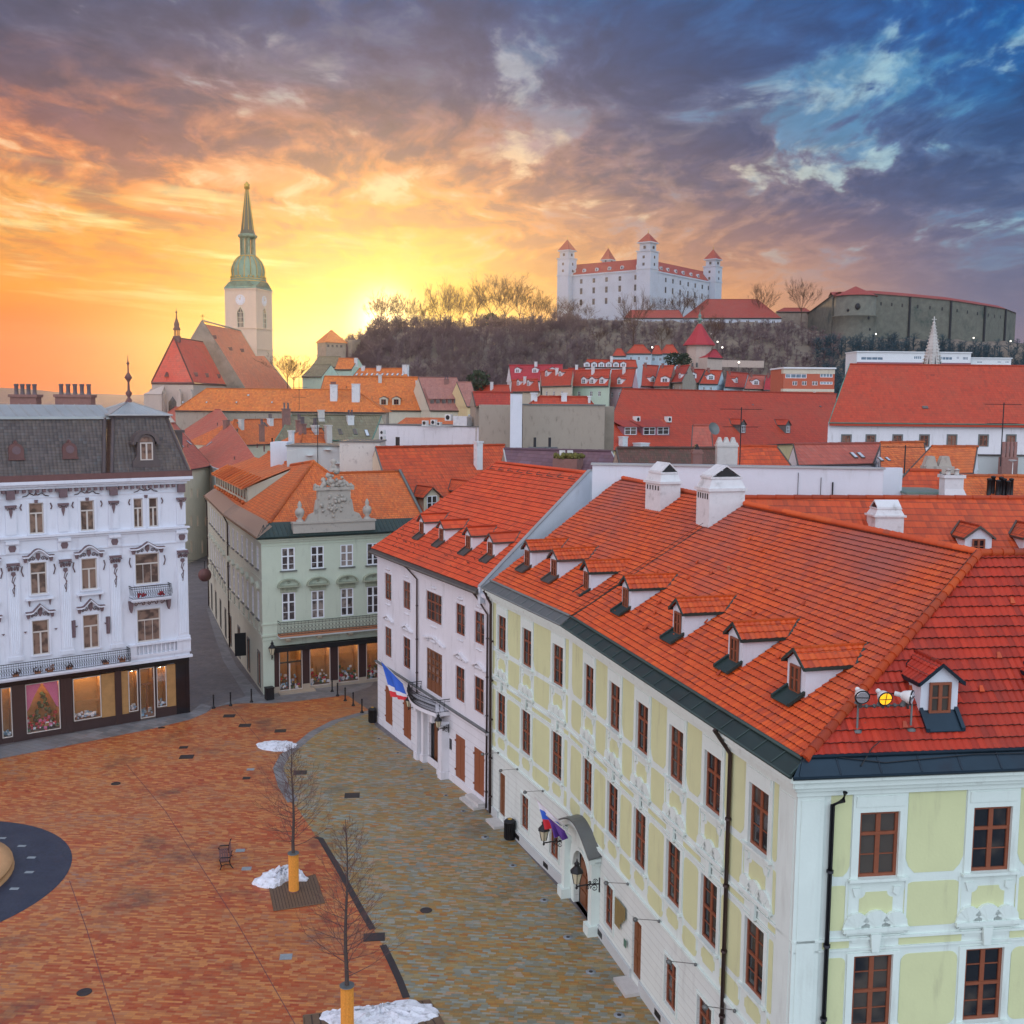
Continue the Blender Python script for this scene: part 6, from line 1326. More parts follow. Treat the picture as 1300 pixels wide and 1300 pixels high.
for (x, y), lb_, m_, yaw in (((1094, 884), 'left round floodlight on the roof bracket, unlit with a pale reflector', 'reflector', 0), ((1123, 886), 'middle round floodlight on the roof bracket, glowing yellow', 'flood_lit', .15), ((1155, 885), 'right round floodlight on the roof bracket, turned to the right', 'reflector', 1.0)):
    c = pY(x, y, p1[1]-.25); o = thing('floodlight', lb_, 'floodlight', c, 'round floodlights on the roof'); o2 = np.array([math.sin(yaw), -math.cos(yaw)*1., -.25 if yaw < .5 else -.1]); o2 = nrm(o2)
    b = MB(); b.tube([c-o2*.28, c-o2*.2, c-o2*.02, c+o2*.06], [.07, .15, .21, .22], 16, True); b.tube([c-o2*.45, c-o2*.27], .075, 10); obj('housing', b, M['flood_white'], o)
    b = MB(); b.tube([c+o2*.065, c+o2*.085], .19, 20); obj('lens', b, M[m_], o)
    b = MB(); sd = nrm(np.cross(o2, [0, 0, 1])); u_ = np.cross(sd, o2)
    b.tube([c+o2*.1-sd*.2, c+o2*.1+sd*.2], .012, 4)
    if m_ == 'flood_lit': b.tube([c+o2*.1-u_*.2, c+o2*.1+u_*.2], .012, 4)
    b.tube([c+o2*.06+sd*.215*math.cos(a)+u_*.215*math.sin(a) for a in np.linspace(0, 2*PI, 20)], .025, 5); obj('rim', b, M['iron'], o)
    b = MB(); b.tube([c-o2*.1-[0, 0, .1], np.array([c[0], c[1]+.1, zt])], .05, 8); b.tube([c-[.12, 0, .3]-o2*.1, c-[.02, 0, .1]-o2*.1], .08, 10); obj('arm', b, M['lead'], o)
# ------------------------------------------------------------------ generic roofed house measured from the photo
def house(name, label, e0, e1, Yd, r0, r1, pit, wall, tmat, zb=0., wins=(), sky=(), dorms=(), chims=(), group=None, back=True, trim='gutter', ov=.35, gab=None, cat='house', style='far', thick=.16, dws='dorm_white', dsz=(1.3, 1.2, .5)):
    P0 = pY(*e0, Yd); ze = P0[2]; P1 = pz(*e1, ze) if not isinstance(e1, tuple) or len(e1) == 2 else pY(e1[0], e1[1], e1[2])
    if abs(P1[1]-Yd) > Yd*.35 or abs(ze-EYE) < 2.5: P1 = pY(*e1[:2], Yd); P1[2] = ze
    P1[2] = ze; S = Slope(Frame(P0, P1), ze, pit); A, B = S.px(*r0), S.px(*r1); zr = max(A[2], B[2]); A[2] = B[2] = zr
    h = thing(name, label, cat, (P0[0], P0[1], zb), group); f = S.f; ua, wa = S.uw(A); ub, wb = S.uw(B); w = (wa+wb)/2
    E0, E1 = S.at(0, 0), S.at(f.L, 0); g0 = gab if gab is not None else (abs(ua) < w*.35); g1 = gab if gab is not None else (abs(ub-f.L) < w*.35)
    B0 = E0+2*(A-E0) if g0 else S.at(0, 2*w); B1 = E1+2*(B-E1) if g1 else S.at(f.L, 2*w); B0[2] = B1[2] = ze; bc = [B0*.97+(E0+E1)*.015, B1*.97+(E0+E1)*.015]
    wf = Frame(f.p(.0, -ov, 0)[:2], f.p(f.L, -ov, 0)[:2]); ops = []
    for row in wins:
        yb, xs, wp, hp = row[:4]
        for x in xs:
            u, z = wf.px(x, yb); k = Yd/FPX; ops.append((u-wp*k/2, u+wp*k/2, z, z+hp*k))
    b = MB(); wallgrid(b, wf, 0, wf.L, zb, ze+.05, [o for o in ops if 0 < o[0] and o[1] < wf.L and o[2] > zb and o[3] < ze], .15)
    for (p, q) in ((0, 0), (wf.L, 1)):
        a = wf.p(p, 0, 0); c = bc[q]; b.face([(a[0], a[1], zb), (c[0], c[1], zb), (c[0], c[1], ze+.05), (a[0], a[1], ze+.05)])
    a, c = bc; b.face([(a[0], a[1], zb), (c[0], c[1], zb), (c[0], c[1], ze), (a[0], a[1], ze)])
    if g0: b.face([E0-[0, 0, .1], A-[0, 0, .1], B0-[0, 0, .1]])
    if g1: b.face([E1-[0, 0, .1], B-[0, 0, .1], B1-[0, 0, .1]])
    obj('wall', b, M[wall], h)
    for o_ in ops:
        if 0 < o_[0] and o_[1] < wf.L and o_[2] > zb and o_[3] < ze: window(h, wf, (o_[0]+o_[1])/2, o_[2], o_[1]-o_[0], o_[3]-o_[2], style)
    b = MB(); flatroof(b, S, [E0, E1, B, A], thick); slabuv(b, [B0, B1, B, A])
    if not g0: slabuv(b, [E0, A, B0])
    if not g1: slabuv(b, [E1, B, B1])
    rf = obj('roof', b, M[tmat], h)
    b = MB(); r_ = max(.08, Yd*.0006); b.tube([E0-[0, 0, .1], E1-[0, 0, .1]], r_, 5)
    if g0: b.prism([E0+[0, 0, .05], A+[0, 0, .05], A+[0, 0, -.18], E0+[0, 0, -.18]], np.array([*(-f.t*.12), 0]))
    if g1: b.prism([E1+[0, 0, .05], B+[0, 0, .05], B+[0, 0, -.18], E1+[0, 0, -.18]], np.array([*(f.t*.12), 0]))
    obj('gutter', b, M[trim], rf)
    b = MB(); ridge(b, A, B, .14 if Yd < 260 else .22, 1.0)
    if not g0: ridge(b, E0, A, .12, 1.2)
    if not g1: ridge(b, E1, B, .12, 1.2)
    obj('ridge_tiles', b, M[tmat], rf)
    for px in sky:
        q = S.px(*px[:2]); k = Yd/FPX; sw, sh = (px[2:4] if len(px) > 2 else (6, 9)); a = q-S.U*sw*k/2; vv = S.V*sh*k*1.5
        b = MB(); b.prism([a+S.N*.02, a+S.U*sw*k+S.N*.02, a+S.U*sw*k+vv+S.N*.02, a+vv+S.N*.02], S.N*.1); o = obj('skylight', b, M['lead'], rf); b = MB(); i_ = .12*sw*k; b.prism([a+S.U*i_+S.V*i_+S.N*.12, a+S.U*(sw*k-i_)+S.V*i_+S.N*.12, a+S.U*(sw*k-i_)+vv-S.V*i_+S.N*.12, a+S.U*i_+vv-S.V*i_+S.N*.12], S.N*.02); obj('pane', b, M['skylight' if len(px) < 5 else px[4]], o)
    for px in dorms:
        dw, dh, dr = px[2:5] if len(px) > 2 else dsz
        dormer(rf, S, S.px(*px[:2]), dw, dh, dr, wall if len(px) < 6 else px[5], tmat, trim, dws, dw*.6, dh*.8, False, 0, .12)
    if not chims and e0[0] < 640 and 60 < Yd < 300 and f.L > 5:
        rc_ = random.Random(int(e0[0]*7+e0[1]))
        for j in range(1 if f.L < 14 else 3):
            q = S.at(f.L*((j+rc_.uniform(.25, .75))/(1 if f.L < 14 else 3)), w*rc_.uniform(.62, .86)); chimney_plain(rf, f, q, rc_.uniform(.7, 1.3), .7, rc_.uniform(1.0, 1.9), rc_.choice(['chimney_white', 'chimney_brick', 'pale_stone']), rc_.choice([0, 2]))
        for j in range(int(f.L/5)):
            q = S.at(f.L*rc_.uniform(.08, .92), w*rc_.uniform(.15, .8)); b = MB(); b.lathe(q, [(.1, -.1), (.1, .45), (.16, .47), (0, .6)], 6); obj('vent_pipe', b, M[rc_.choice(['iron', 'lead', 'chimney_brick'])], rf)
    for px in chims:
        x, y, wp, hp = px[:4]; k = Yd/FPX; q = S.px(x, y); mt = px[4] if len(px) > 4 else 'chimney_white'; chimney_plain(rf, f, q, wp*k, max(.6, wp*k*.7), hp*k, mt, px[5] if len(px) > 5 else 0)
    return h, S, rf
def blockwall(name, label, px0, px1, Yd, ytop, zb, dpt, mat, cat='wall', Y2=None, cop=None, group=None):
    """plain wall block: top edge measured at px0..px1"""
    a = pY(px0, ytop[0], Yd); c = pY(px1, ytop[1], Y2 or Yd); f = Frame(a, c); z = (a[2]+c[2])/2; t_ = thing(name, label, cat, (a[0], a[1], zb), group)
    b = MB(); b.box(f, 0, f.L, -dpt, 0, zb, z); obj('wall', b, M[mat], t_)
    if cop: b = MB(); b.box(f, -.1, f.L+.1, -dpt-.05, .12, z, z+.12); obj('coping', b, M[cop], t_)
    return t_, f, z
TG = 'houses of the old town behind the square'
# houses closing the lane on the left
house('terraced_house', 'cream house with two rows of lit windows at the end of the lane', (236, 597), (269, 591), 158, (205, 540), (222, 537), 40, 'cream_plaster', 'tile_rose', wins=((632, (243, 251), 4, 12), (668, (243, 251, 261), 4, 13), (702, (243, 257), 4, 16)), sky=((233, 568, 4, 6), (243, 565, 4, 6)), style='lit', group=TG, gab=True)
house('terraced_house', 'pale house with a long rose coloured roof behind the slate mansard', (269, 592), (352, 620), 166, (206, 520), (280, 520), 38, 'pale_grey', 'tile_rose', wins=((632, (273, 280), 4, 12), (668, (273, 280), 4, 12)), sky=((262, 567, 5, 7), (250, 562, 4, 6)), group=TG, gab=True, trim='zinc_pale')
house('long_roof_house', 'building with a long bright orange hipped roof and two white chimneys before the cathedral', (222, 521), (490, 521), 222, (262, 494), (452, 495), 38, 'grey_plaster', 'tile_amber', zb=8, chims=((424, 507, 9, 18), (452, 508, 10, 20)), sky=((232, 512, 2, 2), (262, 512, 2, 2), (300, 512, 2, 2), (345, 512, 2, 2), (315, 503, 3, 2)), group=TG)
house('town_house', 'house with small plain orange roof left of the olive roof', (286, 566), (372, 562), 186, (297, 533), (364, 533), 40, 'cream_plaster', 'tile_orange', sky=((306, 541, 5, 5, 'glass'), (339, 542, 5, 6, 'glass')), group=TG, gab=False)
house('town_house', 'house with an olive grey roof, roof windows and snow guards', (350, 559), (472, 558), 150, (371, 527), (484, 528), 42, 'cream_plaster', 'tile_olive', sky=((415, 552, 5, 7, 'glass'), (433, 552, 5, 7, 'glass'), (452, 552, 5, 7, 'glass'), (467, 554, 5, 8)), trim='bronze_green', group=TG, gab=True)
house('town_house', 'low house with a small rose roof and a cluster of clay chimneys', (380, 567), (424, 565), 128, (386, 545), (408, 544), 42, 'grey_plaster', 'tile_orange', chims=((370, 562, 4, 14, 'chimney_white'), (384, 549, 8, 10, 'chimney_brick', 3), (400, 549, 7, 8, 'chimney_white', 2)), group=TG)
b_, f, z = blockwall('fire_wall', 'flat pale grey green wall with a television aerial behind the sculpted gable', 364, 431, 108, (567, 567), 0, 6, 'pale_grey', cop='lead')
b = MB(); m0 = f.p(3.2, .2, z-3); b.tube([m0, m0+[0, 0, 6.5]], .04, 6)
for k in range(4): b.tube([m0+[-.8, 0, 5.9-.5*k], m0+[.8, 0, 5.9-.5*k]], .02, 4)
obj('aerial', b, M['iron'], b_); b = MB()
for u, zz in ((2.4, 1.0), (4.2, 1.6), (5.2, .2)):
    c = np.array(f.p(u, .4, z-2+zz)); b.lathe(c, [(.0, 0), (.25, .03), (.42, .12)], 12, True, False)
obj('satellite_dish', b, M['ac_white'], b_)
blockwall('peeling_wall', 'peeling grey and white fire wall between two orange roofs', 431, 482, 106, (563, 560), 0, 5, 'peeling', cop='tile_orange' if 0 else 'lead')
b_, f, z = blockwall('fire_wall', 'small white wall block with steel vents left of the pale grey wall', 343, 364, 112, (558, 565), 0, 3, 'firewall_white')
# white building with air conditioners
wb_, f, z = blockwall('modern_house', 'white flat roofed house with air conditioning units and orange roof pieces', 481, 611, 136, (535, 547), 0, 14, 'white_plaster', 'house', Y2=128, cop='lead')
hh = [pY(x, y, 137) for x, y in ((500, 541), (530, 558), (577, 552), (592, 536), (540, 530))]
b = MB(); slabuv(b, [pY(500, 541, 135.4), pY(540, 552, 133.2), pY(545, 530, 143), pY(515, 530, 143)]); slabuv(b, [pY(540, 552, 133.2), pY(579, 548, 131.6), pY(588, 531, 141), pY(545, 530, 143)]); obj('roof', b, M['tile_orange'], wb_)
b = MB()
for x in (487, 491): c = pY(x, 553 if x == 487 else 549, 133); 
for x, y, s in ((539, 537, 7), (550, 536, 7), (557, 538, 5), (569, 530, 9), (595, 538, 5), (602, 538, 5), (485, 549, 6), (485, 556, 6)):
    c = pY(x, y, 131 if x > 500 else 129.6); w_ = s*131/1340; g_ = frame_at(f, c); b = MB(); b.box(g_, -w_/2, w_/2, -.4, .1, c[2]-w_*.45, c[2]+w_*.45); ac = obj('air_conditioner', b, M['ac_white'], wb_); b = MB(); q = [np.array(g_.p(w_*.33*math.cos(a), .12, c[2]+w_*.33*math.sin(a))) for a in np.linspace(0, 2*PI, 12, endpoint=False)]; b.face(q); obj('fan', b, M['dark_metal'], ac)
b = MB(); c = pY(585, 545, 130); g_ = frame_at(f, c); b.box(g_, -1, 1, -1, .2, c[2]-2, c[2]+1.6); obj('chimney', b, M['chimney_white'], wb_); b = MB(); c = pY(505, 561, 129); g_ = frame_at(f, c); b.box(g_, -.3, .3, 0, .05, c[2]-.6, c[2]+.6); obj('window', b, M['glass'], wb_)
b = MB(); b.tube([pY(535, 541, 130), pY(575, 541, 130)], .08, 5); obj('platform_rail', b, M['ac_white'], wb_)
# orange tiled house wedged between the green and the white house
h8, S8, rf8 = house('town_house', 'orange tiled house with gabled dormer between green corner house and white house', (508, 668), (690, 655), 97, (477, 568), (640, 566), 40, 'cream_plaster', 'tile_bright', chims=((607, 594, 10, 36, 'chimney_white'),), group=TG, gab=True, dws='dorm_white', trim='lead')
dormer(rf8, S8, S8.px(548, 649), 1.75, 1.5, .75, 'cream_plaster', 'tile_bright', 'gutter', 'dorm_white', 1.15, 1.4, False, 0, .25, wz=.1); dormer(rf8, S8, S8.px(592, 640), 1.75, 1.5, .75, 'cream_plaster', 'tile_bright', 'gutter', 'dorm_white', 1.15, 1.3, False, 0, .25)
# brownish big roofs
house('big_roof_house', 'building with a wide brownish orange roof and two small windows in it', (400, 520), (545, 519), 262, (412, 480), (530, 479), 40, 'beige_house', 'tile_amber', zb=12, dorms=((487, 514, 2., 1.6, .5), (503, 514, 2., 1.6, .5)), group=TG, gab=True, dws='dorm')
h_, S_, rr_ = house('big_roof_house', 'building with a greyish rose roof and slanted shed dormers', (546, 521), (594, 522), 255, (531, 479), (580, 484), 42, 'beige_house', 'tile_rose_grey', zb=12, group=TG, gab=True)
for k in range(6):
    q = S_.px(548+k*7.5, 513); b = MB(); f9 = frame_at(S_.f, q); z9 = q[2]; b.prism([f9.p(-.5, 0, z9), f9.p(.7, 0, z9), f9.p(.7, 0, z9+1.3), f9.p(-.5, 0, z9+1.3)], np.array([*(-f9.o*1.2), 0])); dm = obj('dormer', b, M['tile_rose_grey'], rr_); b = MB(); slabuv(b, [f9.p(-.8, .3, z9+1.25), f9.p(1., .3, z9+1.25), f9.p(-.6, -4.2, z9+4.2), f9.p(-2.2, -4.2, z9+4.2)]); obj('dormer_roof', b, M['tile_rose_grey'], dm); b = MB(); b.box(f9, -.35, .55, .0, .05, z9+.15, z9+1.1); obj('window', b, M['glass'], dm)
house('big_roof_house', 'small yellow walled building at the right end of the brownish roofs', (593, 516), (607, 515), 250, (580, 485), (598, 485), 45, 'yellow_house', 'tile_rose_grey', zb=8, group=TG, gab=True, wins=((532, (596, 603), 3, 6),))
# houses by the gate tower
house('hillside_house', 'pale green gabled house with olive roof by the gate tower', (383, 478), (408, 478), 330, (398, 463), (420, 463), 40, 'mint_house', 'tile_olive', zb=18, wins=((476, (388, 393, 399, 405), 2.5, 5),), group=TG, gab=True)
house('hillside_house', 'pale green house with small orange roof right of the gabled one', (425, 469), (446, 469), 350, (430, 455), (455, 455), 40, 'mint_house', 'tile_amber', zb=18, group=TG, gab=True, chims=((452, 460, 4, 5),))
house('hillside_house', 'pale house with greyish roof just under the gate tower', (395, 466), (428, 466), 380, (405, 453), (432, 453), 40, 'cream_plaster', 'tile_olive', zb=18, group=TG, gab=True)
house('hillside_house', 'long low house with many pale roof windows below the wooded slope', (446, 480), (518, 480), 320, (456, 468), (514, 468), 40, 'beige_house', 'tile_amber', zb=15, sky=tuple((452+k*6.5, 477, 3, 3) for k in range(10)), chims=((461, 470, 4, 5), (481, 470, 5, 5), (515, 473, 7, 9)), group=TG, gab=True)
# grey blind wall block with tall white flue
blockwall('blind_wall', 'large bare grey rendered fire wall with dark stains right of the white flue', 664, 768, 118, (515, 514), 0, 9, 'grey_plaster', 'wall', cop='lead')
blockwall('blind_wall', 'bare beige rendered wall left of the tall white flue', 608, 650, 120, (514, 514), 0, 8, 'grey_plaster', 'wall')
house('town_house', 'house with dark red low roof above the bare beige wall', (604, 515), (652, 515), 128, (600, 498), (650, 499), 30, 'grey_plaster', 'tile_red', group=TG, gab=True)
house('town_house', 'house with bright red low roofs above the large grey wall', (668, 516), (756, 516), 128, (685, 504), (745, 504), 30, 'grey_plaster', 'tile_brick', chims=((678, 508, 8, 8), (716, 508, 7, 8), (748, 510, 3, 6)), group=TG)
a = pY(648, 500, 114); a2 = pY(663, 500, 114); f = Frame(a, a2); t_ = thing('flue_tower', 'tall smooth white flue stack rising in front of the grey walls', 'chimney', (a[0], a[1], 0)); b = MB(); b.box(f, 0, f.L, -1.2, 0, 0, a[2]); obj('shaft', b, M['firewall_white'], t_); b = MB(); b.box(f, -.05, f.L+.05, -1.25, .05, a[2], a[2]+.1); obj('cap', b, M['lead'], t_)
blockwall('annex_wall', 'short brownish wall end at the right of the large grey wall', 768, 780, 124, (516, 516), 0, 5, 'old_stone')
# dark purple roof with grassy stack
h15, S15, r15 = house('town_house', 'house with a dark purple sheet roof and bright roof windows behind the white house', (648, 612), (800, 618), 92, (640, 577), (775, 573), 32, 'grey_plaster', 'tile_purple', sky=((755, 596, 6, 7), (771, 595, 6, 7), (703, 600, 5, 4)), group=TG, gab=True, trim='zinc_pale')
c = S15.px(721, 598); f = frame_at(S15.f, c); b = MB(); b.box(f, -1.1, 1.1, -.9, .9, c[2]-1.5, c[2]+1.1); ch = obj('chimney', b, M['chimney_brick'], r15); b = MB(); rn = random.Random(5)
for k in range(60): b.blob(f.p(rn.uniform(-1.1, 1.1), rn.uniform(-.8, .9), c[2]+1.1+rn.uniform(0, .3)), rn.uniform(.12, .25), 5, 4, .4, rn)
obj('moss_cap', b, M['moss'], ch)
for x in (714, 724): q = pY(x, 577, 92); b = MB(); b.prism([q+[-.25, 0, -.3], q+[.25, 0, -.3], q+[.25, .3, .35], q+[-.25, .3, .35]], (0, .1, 0)); obj('cowl', b, M['pale_stone'], ch)
for x0, x1, lb in ((672, 692, 'white chimney block with a dark pipe before the large grey wall'), (693, 707, 'smaller white chimney block before the large grey wall')):
    a, a2 = pY(x0, 569, 100), pY(x1, 569, 100); f = Frame(a, a2); t_ = thing('chimney_block', lb, 'chimney', (a[0], a[1], 14)); b = MB(); b.box(f, 0, f.L, -.8, 0, 14, a[2]); obj('shaft', b, M['chimney_white'], t_); b = MB(); b.box(f, -.08, f.L+.08, -.9, .08, a[2], a[2]+.1); obj('cap', b, M['lead'], t_); b = MB(); q = f.p(f.L*.35, -.4, a[2]+.1); b.tube([q, np.array(q)+[0, 0, .9]], .13, 8); obj('pipe', b, M['iron'], t_)
# mossy dark roof
house('town_house', 'low house with a dark mossy brown roof behind the white gabled chimneys', (790, 600), (905, 600), 84, (783, 573), (912, 569), 35, 'grey_plaster', 'tile_mossy', group=TG, gab=True)
for x0, x1, yt, Yd, mt, lb in ((880, 892, 571, 80, 'chimney_brick', 'slim clay chimney with an arched cowl by the mossy roof'), (911, 937, 562, 80, 'pale_stone', 'broad grey rendered chimney with slanted cowls by the mossy roof')):
    a, a2 = pY(x0, yt, Yd), pY(x1, yt, Yd); f = Frame(a, a2); t_ = thing('chimney_stack', lb, 'chimney', (a[0], a[1], 14)); b = MB(); b.box(f, 0, f.L, -.8, 0, 14, a[2]); b.box(f, -.06, f.L+.06, -.86, .06, a[2]-.3, a[2]-.15); obj('shaft', b, M[mt], t_)
    for k in range(1 if x1-x0 < 15 else 3): q = np.array(f.p(f.L*(k+.5)/(1 if x1-x0 < 15 else 3), -.4, a[2])); b = MB(); w_ = .22; b.prism([q+[-w_, 0, 0], q+[w_, 0, 0], q+[w_*.3, 0, .4], q+[-w_*.3, 0, .4]], (0, .5, 0)); obj('cowl', b, M['dark_metal' if k == 0 and x1-x0 < 15 else 'pale_stone'], t_)
# long white parapet wall behind the lime palace roof
LW, f, z = blockwall('white_firewall', 'long bare white fire wall running behind the red roof ridge', 752, 1122, 68, (597, 589), 0, .6, 'firewall_white', 'wall', Y2=66, cop='zinc_pale')
b = MB()
for x, y0, y1 in ((1056, 612, 640), (1041, 606, 638), (1012, 600, 640)): u, z0 = f.px(x, y1); u1, z1 = f.px(x, y0); b.tube([f.p(u, .06, z0), f.p(u, .06, z1)], .02 if x != 1056 else .05, 5)
obj('downpipe', b, M['iron'], LW)
blockwall('white_firewall', 'slanted end of the white fire wall beside an orange roof', 1122, 1146, 70, (592, 596), 0, .5, 'firewall_white', 'wall')
# wing with its own dormers behind the right ridge
h9, S9, r9 = house('courtyard_wing', 'rear courtyard wing with red orange roof, small white dormers and gabled chimney', (955, 745), (1345, 745), 54, (938, 641), (1345, 632), 36, 'white_plaster', 'tile_bright', gab=True, cat='building')
chimney_gabled(r9, S9.f, S9.px(1123, 676), 1.6, 1.2, 1.75, holes=False)
for px in ((1241, 705), (1316, 705)): dormer(r9, S9, S9.px(*px), 1.5, 1.0, .55, 'firewall_white', 'tile_bright', 'gutter', 'dorm', .7, .8, False, 0)
# cluster of low roofs at the right
house('town_house', 'house with a rose red roof and a triangular white gable left of the tilted skylights', (1014, 590), (1108, 588), 92, (1008, 564), (1118, 563), 32, 'white_plaster', 'tile_rose', sky=((1087, 582, 6, 8), (1096, 582, 6, 8)), group=TG, gab=True)
house('town_house', 'house with orange roof and two pale skylights beside the white fire wall', (1118, 603), (1180, 600), 88, (1118, 562), (1172, 566), 34, 'white_plaster', 'tile_orange', sky=((1120, 586, 6, 5), (1129, 586, 5, 5)), group=TG, gab=True)
house('town_house', 'house with plain orange roof right of the diagonal white parapet', (1150, 602), (1235, 600), 84, (1183, 567), (1240, 575), 34, 'white_plaster', 'tile_orange', group=TG, gab=True)
house('town_house', 'low house with orange tiles and a dark sheet verge below the round brick chimneys', (1120, 638), (1205, 640), 72, (1155, 597), (1192, 599), 34, 'white_plaster', 'tile_bright', group=TG, gab=True)
h_, S_, r_ = house('town_house', 'low orange roofed house with black flue pipes at the far right', (1195, 645), (1345, 645), 70, (1200, 604), (1345, 608), 32, 'white_plaster', 'tile_orange', group=TG, gab=True)
for k, (x, y) in enumerate(((1255, 630), (1260, 627), (1266, 632), (1270, 628), (1274, 630), (1279, 633), (1283, 630))): q = S_.px(x, y); b = MB(); b.lathe(q-[0, 0, .3], [(.14, 0), (.14, 1.4), (.17, 1.42), (.17, 1.5), (0, 1.55)], 8); obj('flue_pipe', b, M['iron'], r_)
a, a2 = pY(1200, 603, 68), pY(1224, 603, 68); f = Frame(a, a2); t_ = thing('chimney_stack', 'white flared chimney between the orange roofs at the right', 'chimney', (a[0], a[1], 14)); b = MB(); b.box(f, 0, f.L, -.9, 0, 14, a[2]); b.prism([f.p(-.05, .3, a[2]-1.9), f.p(f.L+.45, .3, a[2]-1.9), f.p(f.L, .02, a[2]-.9), f.p(0, .02, a[2]-.9)], (0, 0, -.3)); b.box(f, -.1, f.L+.1, -1, .1, a[2]-.2, a[2]); obj('shaft', b, M['chimney_white'], t_)
for k in range(2): q = f.p(.35+.55*k, -.4, a[2]); b = MB(); b.lathe(q, [(.15, 0), (.15, .3), (.2, .32), (.0, .4)], 8); obj('chimney_pot', b, M['pale_stone'], t_)
a, a2 = pY(1176, 592, 80), pY(1212, 592, 80); f = Frame(a, a2); t_ = thing('chimney_stack', 'old ochre chimney block with two rounded cowls at the right', 'chimney', (a[0], a[1], 14)); b = MB(); b.box(f, 0, f.L, -1.2, 0, 14, a[2]); obj('shaft', b, M['sculpt_stone'], t_)
for k in range(2): q = np.array(f.p(.55+1.1*k, -.5, a[2])); b = MB(); b.prism([q+[-.5, 0, 0], q+[.5, 0, 0], q+[.25, 0, .75], q+[-.25, 0, .75]], (0, .6, 0)); obj('cowl', b, M['sculpt_stone'], t_)
b_, f, z = blockwall('roof_pavilion', 'low flat hut with green sheet top between the right orange roofs', 1152, 1206, 69, (627, 627), 14, 4, 'peeling', 'hut', cop='copper')
blockwall('parapet_wall', 'long pale parapet with railing above the right roofs', 1208, 1345, 98, (578, 580), 0, .8, 'pale_grey', 'wall', cop='gutter')
a, a2 = pY(1274, 561, 96), pY(1294, 561, 96); f = Frame(a, a2); t_ = thing('chimney_stack', 'stack of round brick flues near the aerial mast', 'chimney', (a[0], a[1], 14)); b = MB(); b.box(f, 0, f.L, -.8, 0, 14, a[2]-1.4); obj('shaft', b, M['chimney_brick'], t_)
for k in range(4): b = MB(); b.lathe(f.p(.2+.35*k, -.3, a[2]-1.4), [(.16, 0), (.15, 1.4)], 8); obj('chimney_pot', b, M['chimney_brick'], t_)
def aerial(x, yb, yt, Yd, label, arms=3):
    p = pY(x, yb, Yd); q = pY(x, yt, Yd); q = np.array([p[0], p[1], q[2]]); b = MB(); b.tube([p, q], .045, 6)
    for k in range(arms):
        z_ = q[2]-.15-k*(q[2]-p[2])*.3; L_ = 1.6-.25*k; b.tube([[p[0]-L_, p[1], z_], [p[0]+L_, p[1]+.2, z_]], .022, 4)
        for j in range(9): xx = p[0]-L_+2*L_*j/8; b.tube([[xx, p[1]-.35, z_+.02], [xx, p[1]+.35, z_+.02]], .012, 4)
    single('tv_aerial', b, M['iron'], p, label, 'aerial', 'television aerials on the roofs')
aerial(1270, 592, 511, 90, 'tall aerial mast with two antenna rows at the right edge', 2); aerial(939, 592, 517, 82, 'slim aerial mast beside the broad grey chimney', 2); aerial(380, 520, 478, 180, 'aerial with cross arms on the long orange roof', 3); aerial(1147, 620, 565, 76, 'thin aerial pole above the low orange roofs', 1)
b = MB(); q = pY(1286, 586, 82); b.lathe(q, [(0, 0), (.2, .03), (.34, .12)], 12, True, False); b.tube([q-[0, 0, 2], q], .03, 6); single('satellite_dish', b, M['ac_white'], q, 'white satellite dish near the right edge above the orange roofs', 'satellite dish')
# large roofs right of centre
hL, SL_, rL = house('long_roof_house', 'very long building with orange red roof, shed dormers and air conditioners in the middle distance', (762, 572), (1056, 561), 150, (790, 500), (1062, 500), 40, 'yellow_house', 'tile_brick', sky=((799, 515, 5, 2, 'lead'), (956, 515, 5, 2, 'lead'), (1042, 517, 5, 2, 'lead')), dorms=((943, 550, 1.7, 1.5, .8, 'lead'), (1000, 550, 1.7, 1.5, .8, 'lead')), chims=((791, 568, 10, 13), (814, 573, 18, 10)), group=TG, gab=True, cat='building')
for x0, x1, nwin in ((791, 809, 1), (815, 850, 2)):
    q0, q1 = SL_.px(x0, 553), SL_.px(x1, 553); f = Frame(q0, q1); z = q0[2]; b = MB(); b.box(f, 0, f.L, -2.2, 0, z-.2, z+1.35); dm = obj('shed_dormer', b, M['purple_base'], rL); b = MB(); slabuv(b, [f.p(-.3, .3, z+1.3), f.p(f.L+.3, .3, z+1.3), f.p(f.L+.3, -3.2, z+2.6), f.p(-.3, -3.2, z+2.6)]); obj('dormer_roof', b, M['tile_red'], dm)
    for k in range(nwin): window(dm, f, f.L*(k+.5)/nwin, z+.1, f.L/nwin*.82, 1.15, 'far', d=.12)
for x in (807, 847): q = SL_.px(x, 536); f = frame_at(SL_.f, q); b = MB(); b.box(f, -.5, .5, -.2, .5, q[2], q[2]+.9); ac = obj('air_conditioner', b, M['ac_white'], rL); b = MB(); b.face([f.p(.3*math.cos(a), .51, q[2]+.45+.3*math.sin(a)) for a in np.linspace(0, 2*PI, 12, endpoint=False)]); obj('fan', b, M['iron'], ac)
house('town_house', 'small white gabled house front with red side roof before the long roof', (878, 573), (905, 573), 120, (880, 540), (902, 542), 45, 'white_plaster', 'tile_rose', group=TG, gab=True)
a = pY(905, 545, 119); b = MB(); b.lathe((0, 0, 0), [(0, 0), (.4, .06), (.75, .25)], 14, True, False); o = single('satellite_dish', b, M['lead'], (0, 0, 0), 'grey satellite dish on the small white gabled house', 'satellite dish'); o.location = a; o.rotation_euler = (1.2, 0, .5)
